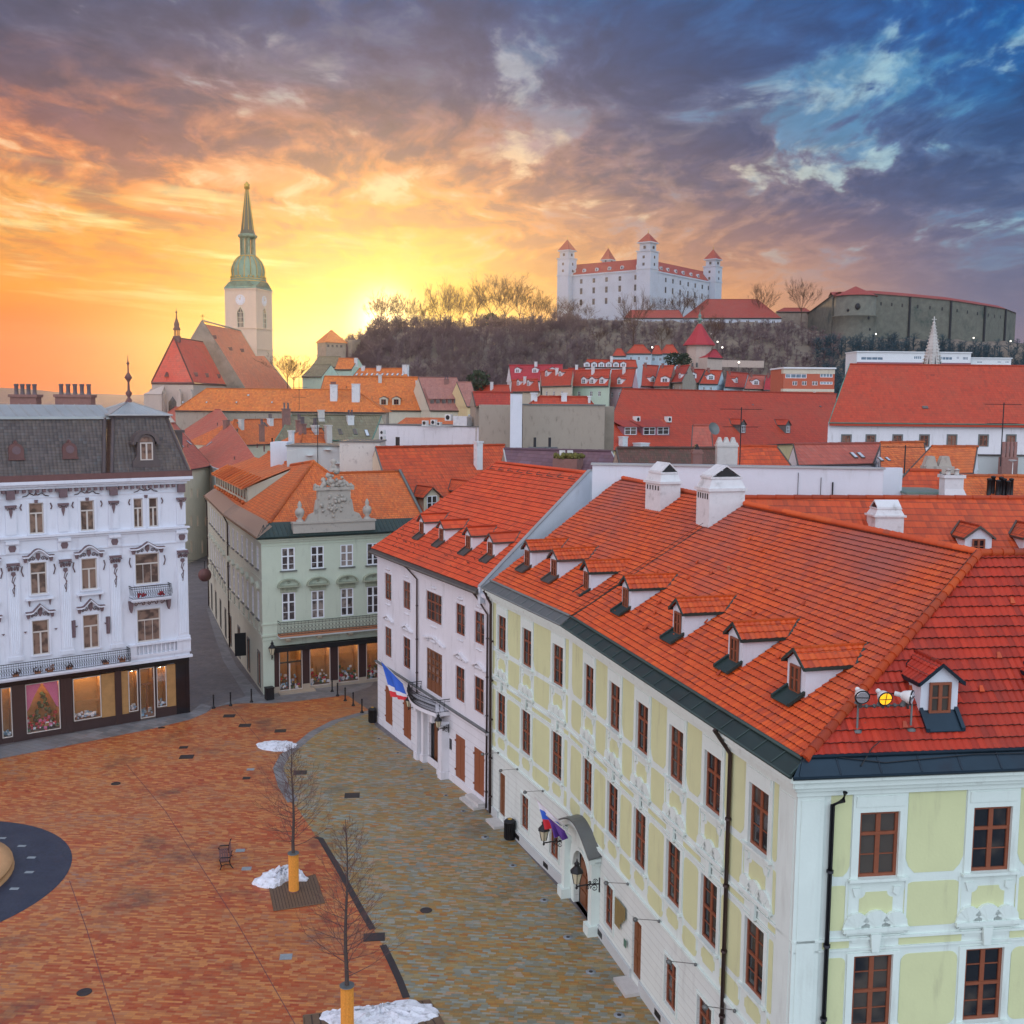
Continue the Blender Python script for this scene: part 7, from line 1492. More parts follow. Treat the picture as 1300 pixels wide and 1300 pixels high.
house('town_house', 'house with bright orange roof patches before the yellow wall', (900, 600), (1010, 600), 86, (935, 566), (985, 575), 32, 'cream_plaster', 'tile_bright', group=TG, gab=True)
house('big_roof_house', 'white building with a huge smooth red roof and framed brown windows at the right', (1053, 536), (1345, 546), 152, (1079, 466), (1345, 465), 42, 'white_plaster', 'tile_brick', wins=((566, (1074, 1105, 1139, 1173, 1208, 1248, 1283), 10, 13),), sky=((1184, 478, 8, 2, 'glass'), (1175, 519, 7, 3, 'glass')), trim='bronze_green', style='far_dark', group=TG, gab=True, cat='building', ov=.6, thick=.5)
# row of small red houses below the castle hill
RG = 'row of small red roofed houses below the castle'
z7 = lambda x, y: (x/4.3333+760, y/4.3333+400)
row = [((235, 390), (300, 392), (245, 275), (330, 280), 'pink_house', 'tile_brick', 'narrow red roofed house left end of the row below the castle'), ((302, 392), (385, 392), (340, 280), (415, 285), 'grey_plaster', 'tile_brick', 'second narrow red house in the row, with a grey wall'), ((385, 372), (455, 368), (430, 285), (500, 290), 'grey_plaster', 'tile_red', 'third red house in the row, partly behind bare shrubs'),
       ((457, 370), (548, 372), (505, 298), (585, 302), 'grey_plaster', 'tile_red', 'fourth house in the row with grey wall and white dormer'), ((555, 378), (655, 380), (592, 304), (678, 308), 'blue_house', 'tile_brick', 'fifth house in the row with pale blue gable beside the round church'), ((695, 395), (800, 400), (707, 320), (822, 322), 'blue_house', 'tile_brick', 'sixth house in the row with wide dormer and blue wall'),
       ((803, 406), (905, 408), (826, 330), (916, 335), 'beige_house', 'tile_rose', 'seventh house in the row with beige wall and rose roof'), ((908, 412), (1012, 412), (922, 334), (1012, 337), 'pink_house', 'tile_crimson', 'crimson roofed house at the right end of the row')]
for k, (e0, e1, r0, r1, wl_, tm, lb) in enumerate(row):
    X = (e0[0]+e1[0])/2; Yd = 300+k*2
    house('row_house', lb, z7(*e0), z7(*e1), Yd, z7(*r0), z7(*r1), 42, wl_, tm, zb=10, wins=((z7(0, e0[1]+48)[1], (z7(e0[0]+25, 0)[0], z7(e0[0]+62, 0)[0]), 4, 7),), dorms=((*z7(e0[0]+62, e0[1]-22), 2.6, 1.3, .5, 'white_plaster'),), chims=((*z7(r0[0]+12, r0[1]+10), 2.5, 5, 'chimney_brick'),), group=RG, gab=True)
z6 = lambda x, y: (x/4.3333+500, y/4.3333+440)
L6 = [('dark red roofed house with a white gable end under the wooded hill', (648, 190), (930, 190), 330, (634, 103), (928, 105), 'white_plaster', 'tile_crimson', ((680, 145), (776, 145), (872, 145)), ()),
      ('small orange roofed house right of the dark shrub', (445, 252), (640, 252), 300, (445, 215), (632, 217), 'beige_house', 'tile_brick', (), ()),
      ('orange roofed house below the dark red roof', (645, 248), (800, 246), 290, (650, 185), (790, 185), 'beige_house', 'tile_brick', ((684, 215), (740, 218)), ()),
      ('white fronted house with orange roof behind two chimney stacks', (812, 218), (972, 214), 270, (808, 138), (985, 140), 'beige_house', 'tile_brick', ((840, 165), (915, 170)), (840, 880, 925)),
      ('mint green fronted house with dark dormer band', (978, 218), (1178, 216), 262, (1000, 132), (1190, 134), 'mint_house', 'tile_brick', ((1045, 205), (1090, 205), (1145, 205)), (1018, 1085, 1130)),
      ('pink fronted house with red roof right of the mint one', (1180, 224), (1310, 222), 258, (1200, 130), (1330, 132), 'pink_house', 'tile_brick', ((1240, 208),), (1200, 1240, 1275)),
      ('long red roof with a line of small white dormers at the foot of the hill', (1040, 112), (1340, 116), 360, (1062, 72), (1330, 80), 'white_plaster', 'tile_brick', tuple((1062+k*40, 112) for k in range(6)), ()),
      ('red roofed house half hidden behind the mint and pink fronts', (920, 160), (1060, 160), 335, (960, 120), (1050, 122), 'beige_house', 'tile_red', (), ())]
for lb, e0, e1, Yd, r0, r1, wl_, tm, dd_, ws in L6:
    house('hillside_house', lb, z6(*e0), z6(*e1), Yd, z6(*r0), z6(*r1), 40, wl_, tm, zb=6, wins=((z6(0, e0[1]+55)[1], tuple(z6(x, 0)[0] for x in ws), 5, 6),) if ws else (), dorms=tuple((*z6(x, y), 2., 1.3, .5, 'white_plaster') for x, y in dd_), chims=((*z6((r0[0]+r1[0])/2, r0[1]+22), 3, 9, 'chimney_white'),), group='colourful houses at the foot of the castle hill', gab=True)
# villas
for k, (x, y, w_, lb) in enumerate(((786, 452, 17, 'small pale villa with red tent roof leftmost of the four'), (811, 449, 32, 'wide turquoise villa with red hipped roof'), (834, 450, 14, 'narrow blue glass fronted villa between two hipped ones'), (850, 449, 24, 'turquoise villa with red hipped roof nearest the round church'))):
    house('villa', lb, (x-w_/2, y), (x+w_/2, y), 430+k*3, (x-w_*.18, y-11+(2 if k == 0 else 0)), (x+w_*.18, y-11+(2 if k == 0 else 0)), 36, 'blue_house', 'tile_brick', zb=28, wins=((y+8, tuple(x+w_*(q-.5)*.62 for q in ((0, 1) if k != 1 else (0, .5, 1))), 3, 4),), group='villas on the castle slope', gab=False)
# modern blocks
def modern(label, x0, x1, yt, yb, Yd, mat, bands, zb=5., extra=None):
    a, c = pY(x0, yt, Yd), pY(x1, yt, Yd); f = Frame(a, c); k = Yd/FPX; t_ = thing('modern_block', label, 'building', (a[0], a[1], zb), 'modern buildings in the distance'); b = MB(); ops = []
    for (y, xa, xb, h_, st) in bands: u0, z0 = f.px(xa, y); u1, _ = f.px(xb, y); ops.append((u0, u1, z0, z0+h_*k, st))
    wallgrid(b, f, 0, f.L, zb, a[2], ops, .3); b.box(f, 0, f.L, -12, -.35, zb, a[2]-.02); obj('wall', b, M[mat], t_)
    for o_ in ops: window(t_, f, (o_[0]+o_[1])/2, o_[2], o_[1]-o_[0], o_[3]-o_[2], o_[4])
    b = MB(); b.box(f, -.2, f.L+.2, -12.2, .4, a[2], a[2]+.35); obj('roof_slab', b, M['modern_white'], t_); return t_, f, a
t_, f, a = modern('orange and cream modern house with wide blue window bands', 995, 1060, 468, 500, 240, 'red_house', ((480, 997, 1024, 5.5, 'band'), (479, 1041, 1057, 5, 'band'), (489, 1006, 1012, 5, 'far'), (489, 1018, 1024, 5, 'far'), (489, 1031, 1038, 5, 'far'), (488, 1041, 1057, 3.5, 'band'), (498, 998, 1003, 3, 'far'), (498, 1032, 1036, 3, 'far')), 5)
b = MB(); b.box(f, -.02, f.L+.02, -2, .05, a[2]-1.1, a[2]-.02); b.box(f, -.02, f.L+.02, -2, .06, a[2]-5.1, a[2]-4.5); obj('fascia', b, M['beige_house'], t_)
b = MB(); b.tube([f.p(5, -3, a[2]), f.p(10, -3, a[2]+1.6), f.p(11, -3, a[2]+.3)], .07, 5); b.tube([f.p(.3, -3, a[2]), f.p(.3, -3, a[2]+1.6)], .06, 5); obj('rail', b, M['iron'], t_)
t_, f, a = modern('long low white modern block with window bands below the fortress wall', 1088, 1233, 447, 466, 360, 'modern_white', ((457, 1093, 1121, 4, 'band'), (456, 1160, 1170, 4, 'band'), (457, 1192, 1209, 4, 'band'), (456, 1214, 1218, 3.5, 'band'), (457, 1222, 1229, 4, 'band')), 10)
b = MB(); b.box(f, .1, f.L-.1, 0, .4, 10, a[2]-3.3); obj('base_storey', b, M['purple_base'], t_)
modern('lower white annex at the right end of the long modern block', 1233, 1284, 455, 466, 362, 'modern_white', ((461, 1240, 1247, 2.5, 'band'), (461, 1266, 1271, 2.5, 'band'), (461, 1276, 1281, 2.5, 'band')), 10)
# gothic stone spire
c = pY(1183, 466, 230); h_ = pY(1183, 412, 230)[2]-c[2]; t_ = thing('stone_spire', 'pale openwork gothic spire rising behind the huge red roof', 'spire', (c[0], c[1], 5)); b = MB(); b.lathe(c, [(2.1, -28), (2.1, 0), (1.9, 0), (.28, h_), (0, h_+.2)], 8, False)
for k in range(8):
    a = 2*PI*(k+.5)/8
    for j in range(13): r_ = 1.95-1.65*j/13; b.blob((c[0]+r_*math.cos(a), c[1]+r_*math.sin(a), c[2]+h_*j/13+.3), .24-.01*j, 5, 4, .2)
obj('spire', b, M['pale_stone'], t_); b = MB(); b.tube([c+[0, 0, h_], c+[0, 0, h_+1.7]], .1, 6); b.tube([c+[-.5, 0, h_+1.1], c+[.5, 0, h_+1.1]], .1, 6); b.blob(c+[0, 0, h_+.3], .35, 6, 5, .1); obj('finial_cross', b, M['pale_stone'], t_)
b = MB()
for k in range(8):
    a = 2*PI*k/8; b.prism([c+[1.96*math.cos(a)-.18*math.sin(a)*-1, 1.96*math.sin(a)-.18*math.cos(a), -.2], c+[1.96*math.cos(a)+.18*math.sin(a)*-1, 1.96*math.sin(a)+.18*math.cos(a), -.2], c+[1.5*math.cos(a), 1.5*math.sin(a), 2.4]], (math.cos(a)*.06, math.sin(a)*.06, 0))
obj('opening', b, M['glass'], t_)
# ------------------------------------------------------------------ cathedral
def rp(x, y, Yd): return pY(x, y, Yd)
ct = thing('cathedral', 'gothic cathedral with tall green copper spire and steep red roofs against the yellow sky', 'church', (-85, 290, 0))
A = rp(257.5, 411, 300); B = rp(305.6, 420, 333); rd = nrm([(B-A)[0], (B-A)[1]]); side = np.array([rd[1], -rd[0]]); 
z0 = A[2]; B[2] = z0; pit = 58
nf = Frame(A[:2]+side*13, A[:2]+side*13+rd*34); nf.o = side; NS = Slope(nf, z0-13*math.tan(math.radians(pit)), pit)
b = MB(); P = [NS.px(*q) for q in ((257.5, 411), (305.6, 420), (325, 452), (336, 452))]; P += [NS.at(NS.uw(P[-1])[0]+9, 0), NS.at(0, 0)]; P2 = [P[0], P[1], P[2], P[3], P[4], P[5]]
slabuv(b, P2); rfN = obj('roof', b, M['tile_nave'], ct)
b = MB(); lo = A-[0, 0, 0]; lf = A[:2]-side*13; b.face([A, P[1], (*(lf+rd*34), P[4][2]), (*lf, P[4][2])], [(0, 20), (34, 20), (34, 0), (0, 0)]); obj('far_slope', b, M['tile_nave'], rfN)
b = MB(); e = P[5]; thk = np.array([*(rd*1.0), 0]); ex = np.array([0, 0, .9])
b.prism([A+ex-thk, np.array([*(A[:2]+side*13.3), e[2]-.2])+ex-thk, np.array([*(A[:2]+side*13.3), 5])-thk, np.array([*(A[:2]-side*13.3), 5])-thk, np.array([*(A[:2]-side*13.3), e[2]-.2])+ex-thk], thk); obj('gable', b, M['old_stone'], ct)
b = MB(); b.face([(*(A[:2]+side*12.6), 5), (*(A[:2]+side*12.6+rd*44), 5), (*(A[:2]+side*12.6+rd*44), e[2]+.6), (*(A[:2]+side*12.6), e[2]+.6)]); obj('nave_wall', b, M['church_stone'], ct)
b = MB(); b.tube([P[3], P[4]], .35, 5); b.tube([P[1], P[2]], .25, 5); b.tube([A+ex, P[1]], .25, 5); obj('verge', b, M['cream_plaster'], rfN)
for q in ((272, 430), (292, 445), (307, 447)): 
    q = NS.px(*q); fq = frame_at(nf, q); b = MB(); b.fprism(fq, [(-.5, q[2]), (.5, q[2]), (0, q[2]+1.0)], -.8, .6); obj('dormer', b, M['brown_band'], rfN)
b = MB(); b.tube([A+ex, A+ex+[0, 0, 1.8]], .1, 5); b.tube([A+ex+[-.5, 0, 1.2], A+ex+[.5, 0, 1.2]], .1, 5); obj('cross', b, M['gold'], ct)
# choir
ap = rp(220.6, 428, 278); re = np.array([*(ap[:2]+rd*24), ap[2]]); CL, CR = rp(192.5, 486, 271), rp(245, 484, 270); ze = (CL[2]+CR[2])/2; CL[2] = CR[2] = ze
RB = rp(287, 488, 299); RB = np.array([*(CR[:2]+(RB-CR)[:2]), ze]); LB = np.array([*(CL[:2]+(RB-CR)[:2]), ze])
b = MB()
for q in ([CL, CR, ap], [CR, RB, re, ap], [CL, LB, re, ap]): slabuv(b, q)
rfC = obj('choir_roof', b, M['tile_church'], ct); b = MB()
for p_, q_ in ((ap, CL), (ap, CR), (ap, re)): b.tube([p_, q_], .2, 5)
for p_, q_ in ((CL, CR), (CR, RB)): b.tube([p_-[0, 0, .3], q_-[0, 0, .3]], .35, 6)
obj('ridge', b, M['brown_band'], rfC)
cw = MB()
def wallq(a, c, zb, zt, mat=None): cw.face([(a[0], a[1], zb), (c[0], c[1], zb), (c[0], c[1], zt), (a[0], a[1], zt)])
mL = CL*.97+CR*.03; 
for a, c in ((CL, CR), (CR, RB), (CL, LB)): wallq(a, c, 5, ze)
obj('choir_wall', cw, M['church_stone'], ct)
f = Frame(CL, CR)
for u in (f.L*.5,):
    b = MB(); b.fprism(f, [(u-1.1, ze-11), (u+1.1, ze-11), (u+1.1, ze-5.2), (u, ze-3.6), (u-1.1, ze-5.2)], -.05, .04); obj('window', b, M['glass'], ct)
for u in (.2, f.L*.30, f.L*.70, f.L-.2):
    b = MB(); b.box(f, u-.55, u+.55, 0, 1.5, 5, ze-3); b.fprism(f, [(u-.55, ze-3), (u+.55, ze-3), (u, ze-1.8)], 0, 1.4); obj('buttress', b, M['church_stone'], ct)
c = rp(190, 503, 268); f2 = Frame(c, c+np.array([4, 0, 0])); b = MB(); b.box(f2, -1.5, 3, -5, 0, 5, c[2]+.5); slabuv(b, [f2.p(-1.6, .2, c[2]+.5), f2.p(3, .2, c[2]+.5), f2.p(3, -3, c[2]+3)]); obj('side_chapel', b, M['church_stone'], ct)
f3 = Frame(CR, RB)
for q in ((248, 478), (262, 479), (277, 480), (212, 478)):
    fr_ = f3 if q[0] > 240 else f; sl = Slope(fr_, ze, math.degrees(math.atan2(ap[2]-ze, abs((ap[:2]-fr_.a).dot(fr_.o))))); p_ = sl.px(*q); fq = frame_at(fr_, p_); b = MB(); b.fprism(fq, [(-.5, p_[2]), (.5, p_[2]), (0, p_[2]+1.1)], -.8, .6); obj('dormer', b, M['brown_band'], rfC)
b = MB(); c = ap+[.5, 1., -.3]; b.lathe(c, [(1.0, -1), (1.0, .6), (.75, .7)], 8)
for k in range(8): a = 2*PI*k/8; b.tube([c+[.65*math.cos(a), .65*math.sin(a), .6], c+[.65*math.cos(a), .65*math.sin(a), 2.2]], .1, 5)
b.lathe(c+[0, 0, 2.2], [(1.0, 0), (.95, .3), (.6, .9), (.75, 1.4), (.45, 2.2), (.2, 3.0), (.1, 4.3), (.3, 4.6), (.05, 4.9), (.02, 5.8)], 8); obj('ridge_turret', b, M['brown_band'], ct)
# tower
TY = 352.; N = rp(326, 440, TY); ang = math.radians(14); sd = 10.2*TY/316; tf = Frame(N[:2], N[:2]+sd*np.array([-math.cos(ang), math.sin(ang)])); tr_ = Frame(N[:2], N[:2]+sd*np.array([math.sin(ang), math.cos(ang)]))
if tr_.o[0] < 0: tr_.o = -tr_.o
ztw = rp(326, 365, TY)[2]; cen = np.array([*((tf.b+tr_.b)/2), 0]); k3 = TY/FPX
b = MB()
c4 = N[:2]+(tf.b-N[:2])+(tr_.b-N[:2]); cor_ = [N[:2], tf.b, c4, tr_.b]
for i in range(4): a, c = cor_[i], cor_[(i+1) % 4]; b.face([(*a, 5), (*c, 5), (*c, ztw), (*a, ztw)])
for fr_ in (tf, tr_):
    for zz in (ztw-.6, ztw-13.2, ztw-20): b.box(fr_, -.05, sd+.05, 0.003, .25, zz, zz+.4)
obj('tower', b, M['tower_cream'], ct)
for fr_ in (tf, tr_):
    zc = rp(303, 415, TY)[2]; b = MB(); b.fprism(fr_, [(sd/2-1.1, zc), (sd/2+1.1, zc), (sd/2+1.1, zc+4.8), (sd/2+.8, zc+5.9), (sd/2, zc+6.7), (sd/2-.8, zc+5.9), (sd/2-1.1, zc+4.8)], .003, .06); w = obj('window', b, M['glass'], ct)
    b = MB(); b.box(fr_, sd/2-.07, sd/2+.07, .06, .12, zc, zc+6); b.box(fr_, sd/2-.5, sd/2-.4, .06, .12, zc, zc+5); b.box(fr_, sd/2+.4, sd/2+.5, .06, .12, zc, zc+5)
    for zz in (1.5, 3.2, 4.8): b.box(fr_, sd/2-1.1, sd/2+1.1, .06, .11, zc+zz, zc+zz+.12)
    for s in (-1, 1): b.tube([fr_.p(sd/2+s*1.2, .1, zc-.2), fr_.p(sd/2+s*1.2, .1, zc+4.9), fr_.p(sd/2, .1, zc+6.9)], .16, 5)
    obj('tracery', b, M['cream_plaster'], w)
    zk = rp(303, 380, TY)[2]; b = MB(); b.fprism(fr_, [(sd/2+1.7*math.cos(a), zk+1.7*math.sin(a)) for a in np.linspace(0, 2*PI, 20, endpoint=False)], .003, .12); ck = obj('clock', b, M['white_plaster'], ct); b = MB()
    for h in range(12): a = h*PI/6; b.tube([fr_.p(sd/2+1.2*math.cos(a), .16, zk+1.2*math.sin(a)), fr_.p(sd/2+1.5*math.cos(a), .16, zk+1.5*math.sin(a))], .06, 4)
    b.tube([fr_.p(sd/2, .17, zk), fr_.p(sd/2+.5, .17, zk+.6)], .08, 4); b.tube([fr_.p(sd/2, .17, zk), fr_.p(sd/2-.2, .17, zk+1.2)], .06, 4); obj('clock_hands', b, M['gold'], ck)
cT = np.array([cen[0], cen[1], ztw]); TS = TY/316; H = lambda y: (rp(308, y, TY+6)[2]-ztw)/TS
def bs(b): b.v = [tuple(cT+(np.array(v)-cT)*TS) for v in b.v]; return b
b = MB(); 
def sq(r, z, rot=ang): return [(cT[0]+r*math.cos(rot_), cT[1]+r*math.sin(rot_), cT[2]+z) for rot_ in [PI/4-ang+PI/2*i for i in range(4)]]
def octp(r, z): return [(cT[0]+r*math.cos(PI/8-ang+PI/4*i), cT[1]+r*math.sin(PI/8-ang+PI/4*i), cT[2]+z) for i in range(8)]
s4 = [sq(7.5, -.1), sq(7.1, .5)]; s8 = []
for r_, z_ in ((7.1, .5),): s8.append([(np.array(s4[1][i//2])*(.62)+np.array(s4[1][(i//2+1) % 4 if i % 2 else (i//2-1) % 4])*.38) for i in range(8)])
for i in range(4): b.face([s4[0][i], s4[0][(i+1) % 4], s4[1][(i+1) % 4], s4[1][i]])
b.face(s4[0])
mid = octp(5.7, 2.1); 
for i in range(4):
    a, c = np.array(s4[1][i]), np.array(s4[1][(i+1) % 4])
    m = sorted(range(8), key=lambda k: np.linalg.norm(np.array(mid[k])-(a*.5+c*.5)))[:2]; m = sorted(m, key=lambda k: np.linalg.norm(np.array(mid[k])-a)); b.face([a, c, mid[m[1]], mid[m[0]]])
    m2 = sorted(range(8), key=lambda k: np.linalg.norm(np.array(mid[k])-a))[:2]; b.face([a, mid[m2[0]], mid[m2[1]]])
obj('skirt_roof', bs(b), M['bronze_green'], ct)
b = MB(); prof = [(5.3, 2.1), (5.2, 2.9), (4.9, 3.4), (4.75, 4.2), (4.9, 5.2), (4.7, 6.6), (4.1, 8.0), (3.1, 9.2), (2.4, 9.8)]; b.lathe(cT, prof, 24); dome = obj('dome', bs(b), M['bronze_green'], ct); b = MB()
for k in range(16): a = 2*PI*k/16; b.tube([cT+[(r_+.08)*math.cos(a), (r_+.08)*math.sin(a), z_] for r_, z_ in prof[2:]], .12, 4)
for r_, z_ in ((5.35, 2.2), (5.25, 2.9), (2.5, 9.8)): b.lathe(cT, [(r_, z_-.12), (r_+.12, z_), (r_, z_+.12)], 24, cap=False)
for k in range(24): a = 2*PI*k/24; b.blob(cT+[5.0*math.cos(a), 5.0*math.sin(a), 3.5], .3, 5, 4, .2)
obj('gilding', bs(b), M['gold'], dome)
b = MB(); b.lathe(cT, [(2.3, 9.7), (2.2, 10.2)], 8, False)
for k in range(8): a = 2*PI*(k+.5)/8; b.tube([cT+[2.0*math.cos(a), 2.0*math.sin(a), 10], cT+[2.0*math.cos(a), 2.0*math.sin(a), 15.2]], .32, 6)
b.lathe(cT, [(.8, 10), (.8, 15)], 8, False); b.lathe(cT, [(2.3, 15.0), (2.9, 15.5), (2.9, 15.9), (2.3, 16.3)], 8, False); obj('lantern', bs(b), M['bronze_green'], ct)
b = MB(); zt = H(240); b.lathe(cT, [(2.3, 16.2), (1.9, 17.4), (.42, zt), (.3, zt+.2)], 8, False); obj('spire', bs(b), M['copper_dark'], ct); b = MB()
for k in range(8): a = 2*PI*(k+.5)/8; b.tube([cT+[1.92*math.cos(a), 1.92*math.sin(a), 17.4], cT+[.44*math.cos(a), .44*math.sin(a), zt]], .09, 4)
b.lathe(cT+[0, 0, zt], [(.3, 0), (.9, .3), (.75, 1.0), (.95, 1.5), (.4, 1.8), (.3, 2.2), (0, 2.4)], 10); obj('crown', bs(b), M['gold'], ct)

# ------------------------------------------------------------------ castle hill terrain
crest = [(-200, 509), (300, 509), (370, 500), (395, 474), (415, 458), (455, 436), (480, 423), (560, 422), (640, 420), (700, 414), (760, 411), (860, 413), (1000, 413), (1040, 428), (1300, 434), (1500, 436)]
def crest_y(px): return np.interp(px, [c[0] for c in crest], [c[1] for c in crest])
def terr(x, y):
    px = 650+x/max(y, 1)*FPX; zc = max(0, (509-crest_y(px))/FPX*690+EYE) if px > 375 else 0
    if px <= 395: zc *= max(0, min(1, (px-340)/55))
    foot = min(24., zc*.45); t1 = min(1, max(0, (y-225)/215)); t2 = min(1, max(0, (y-455)/205)); t2 = t2*t2*(3-2*t2); t3 = 1 if y < 900 else max(0, 1-(y-900)/400)
    return (foot*t1+(zc-foot)*t2)*t3
g = MB(); AZ = np.linspace(-27, 36, 90); YS = list(np.linspace(226, 470, 12))+list(np.linspace(480, 700, 40))+list(np.linspace(720, 1400, 16)); V = [[(y*math.tan(math.radians(a)), y, terr(y*math.tan(math.radians(a)), y)+(.02 if y < 230 else 1.2*math.sin(a*3.1+y*.07)*math.sin(y*.11)*(y > 470 and y < 690))) for y in YS] for a in AZ]
for i in range(len(AZ)-1):
    for j in range(len(YS)-1): g.face([V[i][j], V[i+1][j], V[i+1][j+1], V[i][j+1]], None, True)
struct('castle_hill', g, M['hill_ground'])
# low wooded ridges on the horizon
g = MB(); rn = random.Random(2)
for Yr, h0 in ((1450, 13),):
    pts = [(x*Yr/1340., Yr, 0) for x in range(-1000, 1000, 20)]; zz = [EYE+Yr*((9+4*math.sin(i*.31)+3*math.sin(i*.13+1)+rn.uniform(-.8, .8))/FPX) for i in range(len(pts))]
    for i in range(len(pts)-1):
        a, c = pts[i], pts[i+1]; g.face([a, c, (c[0], c[1]+500, zz[i+1]), (a[0], a[1]+500, zz[i])], None, True); g.face([(a[0], a[1]+500, zz[i]), (c[0], c[1]+500, zz[i+1]), (c[0], c[1]+700, 0), (a[0], a[1]+700, 0)], None, True)
struct('far_hills', g, M['wood_mass'])
# ------------------------------------------------------------------ trees on the hill
def treemesh(seed, H, spread=.42, n1=9, lev=3, r=.28, up=.34):
    rnd = random.Random(seed); tb = MB(); cb = MB(); tb.tube([(0, 0, -1), (0, 0, H*.2), (H*.01, 0, H*.42)], [r, r*.8, r*.55], 6)
    for k in range(n1):
        a = 2.4*k+rnd.uniform(-.4, .4); z = H*rnd.uniform(.2, .42); e = rnd.uniform(.5, 1.25)
        branchy(cb, rnd, (0, 0, z), (math.cos(a)*math.cos(e), math.sin(a)*math.cos(e), math.sin(e)), H*rnd.uniform(.42, .62), r*.3, lev, 4, .45, up)
    return tb, cb
class thick:   # far trees need twigs no thinner than a fraction of a pixel
    pass
_b0 = branchy
def branchy(b, rnd, p, dv, L, r, lev, n=3, spread=.5, up=.25):
    path = [p]; q = np.array(p, float); d0 = np.array(dv, float); k = 3
    for i in range(k): d0 = nrm(d0+np.array([rnd.gauss(0, .12), rnd.gauss(0, .12), rnd.gauss(0, .06)+up*.3])); q = q+d0*L/k; path.append(q.copy())
    b.tube(path, [max(r*(1-.7*i/k), .03) for i in range(k+1)], 3, False)
    if lev > 0:
        for j in range(n):
            tq = rnd.uniform(.25, 1.); i = min(int(tq*k), k-1); base = path[i]+(path[i+1]-path[i])*(tq*k-i); ax = nrm(path[i+1]-path[i]); rn_ = nrm(np.array([rnd.gauss(0, 1), rnd.gauss(0, 1), rnd.gauss(0, .5)])); rn_ = nrm(rn_-ax*rn_.dot(ax))
            branchy(b, rnd, base, nrm(ax+rn_*spread*rnd.uniform(.7, 1.5)), L*rnd.uniform(.4, .65), r*.5, lev-1, n, spread, up)
protos = []
for s in range(4):
    tb, cb = treemesh(100+s, 20, n1=15); protos.append((tb.mesh('trunk', M['far_twig']), cb.mesh('crown', M['far_twig'])))
def fartree(px, ybase, ytop, Yd, k, label, grp, wide=1.):
    p = pY(px, ybase, Yd); top = pY(px, ytop, Yd)[2]; s = (top-p[2])/19.; o = thing('bare_tree', label, 'tree', p, grp); o.scale = (s*wide, s*wide, s); o.rotation_euler = (0, 0, k*1.3)
    for nm, me in zip(('trunk', 'crown'), protos[k % 4]): kid(nm, me, o)
ORD = ['first', 'second', 'third', 'fourth', 'fifth', 'sixth', 'seventh', 'eighth', 'ninth', 'tenth', 'eleventh', 'twelfth', 'thirteenth', 'fourteenth', 'fifteenth', 'sixteenth']
for k, (x, yt, w_) in enumerate([(481, 385, .9), (492, 379, .9), (504, 380, .8), (515, 386, .8), (529, 388, .8), (544, 388, .8), (559, 370, .85), (572, 375, .8), (584, 380, .85), (604, 372, .9), (622, 364, 1.0), (641, 362, 1.05), (660, 370, .95), (677, 378, .9), (692, 383, .9), (704, 388, .8)]):
    fartree(x, 424 if x < 600 else 418, yt, 705+(k % 3)*6, k, ORD[k]+' bare tree from the left on the sunlit hill crest', 'bare trees along the hill crest', w_)
for k, (x, yb, yt, lb, w_) in enumerate([(722, 408, 384, 'rounded bare tree at the left foot of the castle', 1.1), (729, 412, 388, 'bare tree just right of the left castle tower foot', 1.1), (748, 412, 389, 'small bare tree before the left castle face', .8), (804, 442, 384, 'tall pale bare tree below the castle corner', .8), (825, 412, 384, 'slim bare tree before the castle corner tower', .7), (845, 412, 385, 'bare tree before the red barracks roof', .8), (866, 412, 374, 'large bare tree before the right castle face', 1.0), (884, 410, 380, 'bare tree at the right end of the castle face', .9), (966, 412, 370, 'lone bare tree with dark nests before the barracks roof end', .9), (1017, 410, 366, 'lone round bare tree left of the fortress wall', .9), (760, 440, 420, 'low bare tree under the castle terrace', 1.), (365, 492, 457, 'bare tree glowing yellow right of the cathedral', 1.4), (373, 492, 462, 'smaller yellow lit bare tree right of the cathedral', 1.3), (905, 442, 408, 'bare tree behind the round church', 1.), (840, 445, 415, 'bare tree behind the villas', 1.)]):
    fartree(x, yb, yt, 320 if x < 400 else (520 if yb > 430 else 668), k+3, lb, 'single bare trees round the castle', w_)
